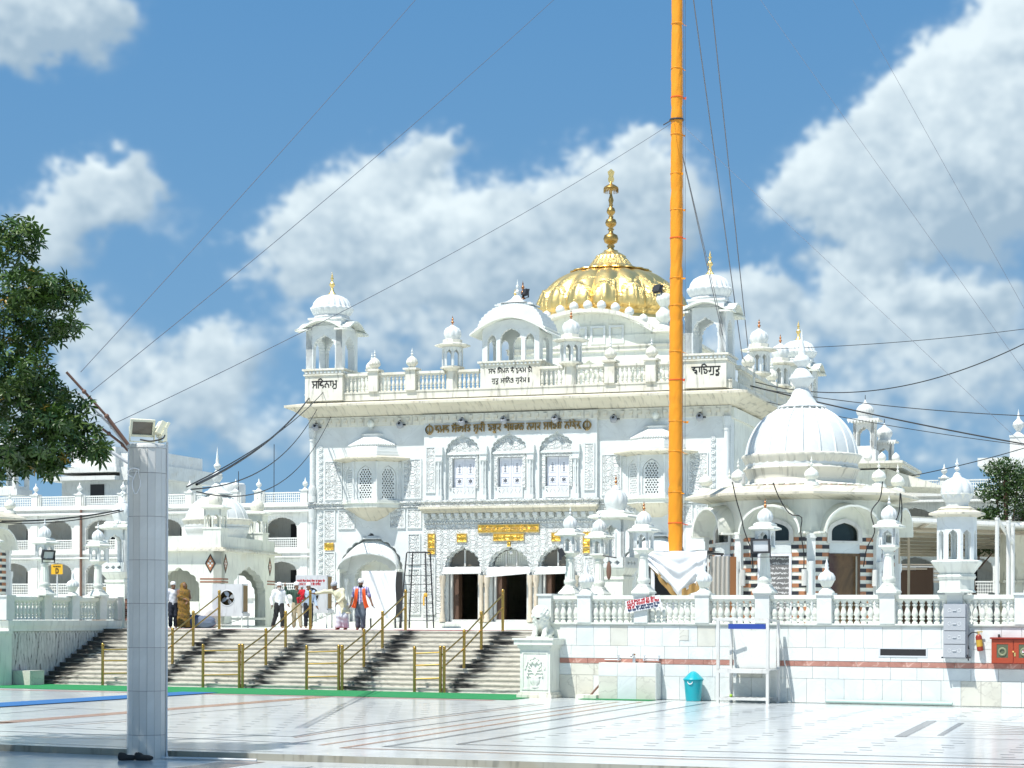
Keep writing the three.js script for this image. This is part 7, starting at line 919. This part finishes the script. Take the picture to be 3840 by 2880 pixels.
  if (o.pants) { const S = o.pants; mesh(S.name ?? 'trousers', sdfMesh(2.1, 78, cen, (x, y, z) => { let d = flat((a, b, c) => cap3(a, b, c, J.pel, [J.pel[0], J.pel[1] - .06, J.pel[2]], .15, .15), x, y, z, J.pel[2]); for (const s of 'LR') d = smin(d, leg(x, y, z, s, .016, S.wide ?? .018), .06); d += .004 * Math.sin(y * 38 + x * 11); return cut(d, Math.min(J.aL[1], J.aR[1]) - .02 - y, y - J.pel[1] - .08); }), S.mat, root); }
  const H = J.hed, face = (g) => g.rotateX(J.gaze[1]).rotateY(J.gaze[0]).translate(...H);
  if (o.turban) mesh('turban', face(sdfMesh(.42, 48, [0, .06, 0], (x, y, z) => { let d = ell(x, y, z, [0, .085, -.015], [.108, .095, .122]) + .004 * Math.sin(y * 120 + Math.abs(x) * 60); return cut(d, (z > .02 ? .035 - Math.abs(x) * -.15 : .0 - .02) - y + (z > .02 ? 0 : 0) - Math.max(0, -z) * .4); })), o.turban, root);
  if (o.beard) mesh('beard', face(sdfMesh(.34, 44, [0, -.07, .04], (x, y, z) => cut(smin(ell(x, y, z, [0, -.085, .045], [.066, .075, .066]), ell(x, y, z, [0, -.13, .05], [.04, .05, .04]), .03), y + .03 - Math.abs(x) * .55, -ell(x, y, z, [0, -.05, .105], [.02, .006, .02])))), o.beard, root);
  return root;
}
const turbanW = std({ color: lin(.78, .78, .79), roughness: .9 }), turbanG = std({ color: lin(.42, .44, .48), roughness: .9 }), fab = (r, g, b, map) => std({ color: lin(r, g, b), roughness: .9, map: map ?? null });
{ // man with the orange scarf coming to the steps
  const r = person('man in checked shirt, white turban and bright orange scarf at the stair top', TP(-10.31, 1.905, -6.15), -.12, { pose: { eL: [-.29, 1.15, -.03], wL: [-.34, .9, .05], eR: [.30, 1.14, -.02], wR: [.40, .90, .06], kL: [-.1, .5, .06], aL: [-.11, .085, -.02], kR: [.1, .5, .12], aR: [.09, .085, .12], gaze: [0, .25] }, shirt: { mat: fab(1, 1, 1, plaid), long: false, hem: .84 }, pants: { mat: fab(.10, .12, .15), wide: .03 }, turban: turbanW, beard: beardM });
  const sc = []; for (const s of [-1, 1]) { const pts = [[s * .02, 1.49, -.09], [s * .09, 1.48, -.02], [s * .115, 1.42, .1], [s * .13, 1.3, .16], [s * .15, 1.1, .165], [s * .19, .9, .16], [s * .24, .76, .15]].map((p) => V(...p)), cv = new THREE.CatmullRomCurve3(pts), g = new THREE.PlaneGeometry(1, 1, 6, 30), p = g.attributes.position; for (let i = 0; i < p.count; i++) { const t = .5 - p.getY(i), q = cv.getPoint(t), w = p.getX(i) * lerp(.07, .15, t); p.setXYZ(i, q.x + w, q.y + w * .25 * t * s, q.z + .012 * Math.sin(p.getX(i) * 12 + t * 6)); } g.computeVertexNormals(); sc.push(g); } const m = mesh('scarf', sc, M.orangeCloth, r); m.material.side = THREE.DoubleSide;
}
person('man in long cream tunic and grey turban leaning on the hand rail post', TP(-11.12, 1.905, -6.2), -.45, { pose: { pel: [.06, .9, -.05], che: [-.06, 1.24, .1], nek: [-.12, 1.38, .14], hed: [-.17, 1.5, .17], sL: [-.24, 1.33, .12], sR: [.1, 1.36, .1], eL: [-.5, 1.32, .28], wL: [-.76, 1.26, .42], eR: [.2, 1.12, .2], wR: [.06, .95, .32], hL: [-.03, .88, -.03], hR: [.14, .88, -.05], kL: [-.06, .48, .05], aL: [-.1, .085, .02], kR: [.16, .47, .02], aR: [.12, .085, -.12], gaze: [-.6, .5] }, shirt: { name: 'tunic', mat: fab(.70, .66, .47), long: true, hem: .56, lean: .06 }, pants: { mat: fab(.66, .67, .74), wide: .07 }, turban: turbanG });
person('man in white shirt, black trousers and white turban beside the first cooler', [-8.97, 1.905, -76], .35, { pose: { eL: [-.29, 1.12, -.06], wL: [-.3, .9, .08], eR: [.28, 1.13, .02], wR: [.3, .95, .16], kL: [-.12, .5, -.02], aL: [-.2, .1, -.2], kR: [.1, .5, .14], aR: [.1, .085, .1] }, shirt: { mat: fab(.74, .75, .77), long: true, hem: .82 }, pants: { mat: fab(.02, .02, .022) }, turban: turbanW, beard: std({ color: lin(.4, .38, .36) }) });
person('man in dark green striped shirt raising one hand and carrying a child', [-8.32, 1.905, -76.2], .15, { pose: { sL: [-.19, 1.4, 0], eL: [-.38, 1.36, .08], wL: [-.44, 1.6, .12], eR: [.28, 1.16, .08], wR: [.12, 1.12, .28], kR: [.12, .5, .12], aR: [.16, .085, .16], kL: [-.1, .5, .02], aL: [-.1, .085, -.04], hed: [0, 1.62, .02], gaze: [.5, .1] }, shirt: { mat: fab(1, 1, 1, stripes), long: true, hem: .86 }, pants: { mat: fab(.38, .32, .22) }, turban: turbanW });
{ const c = person('small child in red carried on the arm of the man in green', [-8.07, 2.72, -75.9], -.6, { pose: { hL: [-.09, .9, 0], hR: [.09, .9, 0], kL: [-.14, .82, .34], kR: [.14, .82, .34], aL: [-.13, .5, .3], aR: [.13, .5, .3], eL: [-.22, 1.2, .14], wL: [-.1, 1.25, .34], eR: [.22, 1.16, .1], wR: [.12, 1.05, .28] }, shirt: { mat: fab(.5, .012, .025), long: true, hem: .8 }, pants: { mat: fab(.42, .01, .02) }, turban: turbanG }); c.scale.setScalar(.52); c.position.y = 2.62; }
person('person in pale blue shirt standing behind the man in green', [-7.95, 1.905, -77], .3, { pose: { wR: [.3, .88, .1] }, shirt: { mat: fab(.42, .52, .66), long: true, hem: .86 }, pants: { mat: fab(.02, .022, .03) }, turban: turbanW });
person('person in white shirt half hidden by the round pillar', [-12.92, 1.905, -75.2], .4, { pose: { eR: [.3, 1.12, .06], wR: [.34, .92, .2] }, shirt: { mat: fab(.74, .75, .8), long: false, hem: .84 }, pants: { mat: fab(.02, .025, .04) }, turban: turbanW });
{ const r = person('woman wrapped in a gold and brown sari standing by the bundles', [-12.5, 1.905, -75.1], .5, { pose: { eL: [-.22, 1.14, .1], wL: [-.05, 1.1, .24], eR: [.22, 1.14, .1], wR: [.06, 1.02, .26], gaze: [.2, .3] } });
  mesh('sari', sdfMesh(2.1, 78, [0, .9, 0], (x, y, z) => { let d = cap3(x, y, z, [0, 1.3, .02], [0, .9, .02], .22, .21); d = smin(d, cap3(x, y, z, [0, .9, .02], [0, .08, .02], .21, .26), .1); d = smin(d, ell(x, y, z, [0, 1.6, -.02], [.125, .16, .14]), .12); d = smin(d, cap3(x, y, z, [-.2, 1.2, .1], [.1, 1.05, .24], .08, .07), .06); d += .01 * Math.sin(x * 22 + y * 9) + .007 * Math.sin(y * 30 + z * 14); return Math.max(d, .04 - y, -ell(x, y, z, [.03, 1.58, .12], [.075, .1, .1])); }), fab(1, 1, 1, sariT), r); }

renderer.render(scene, camera);
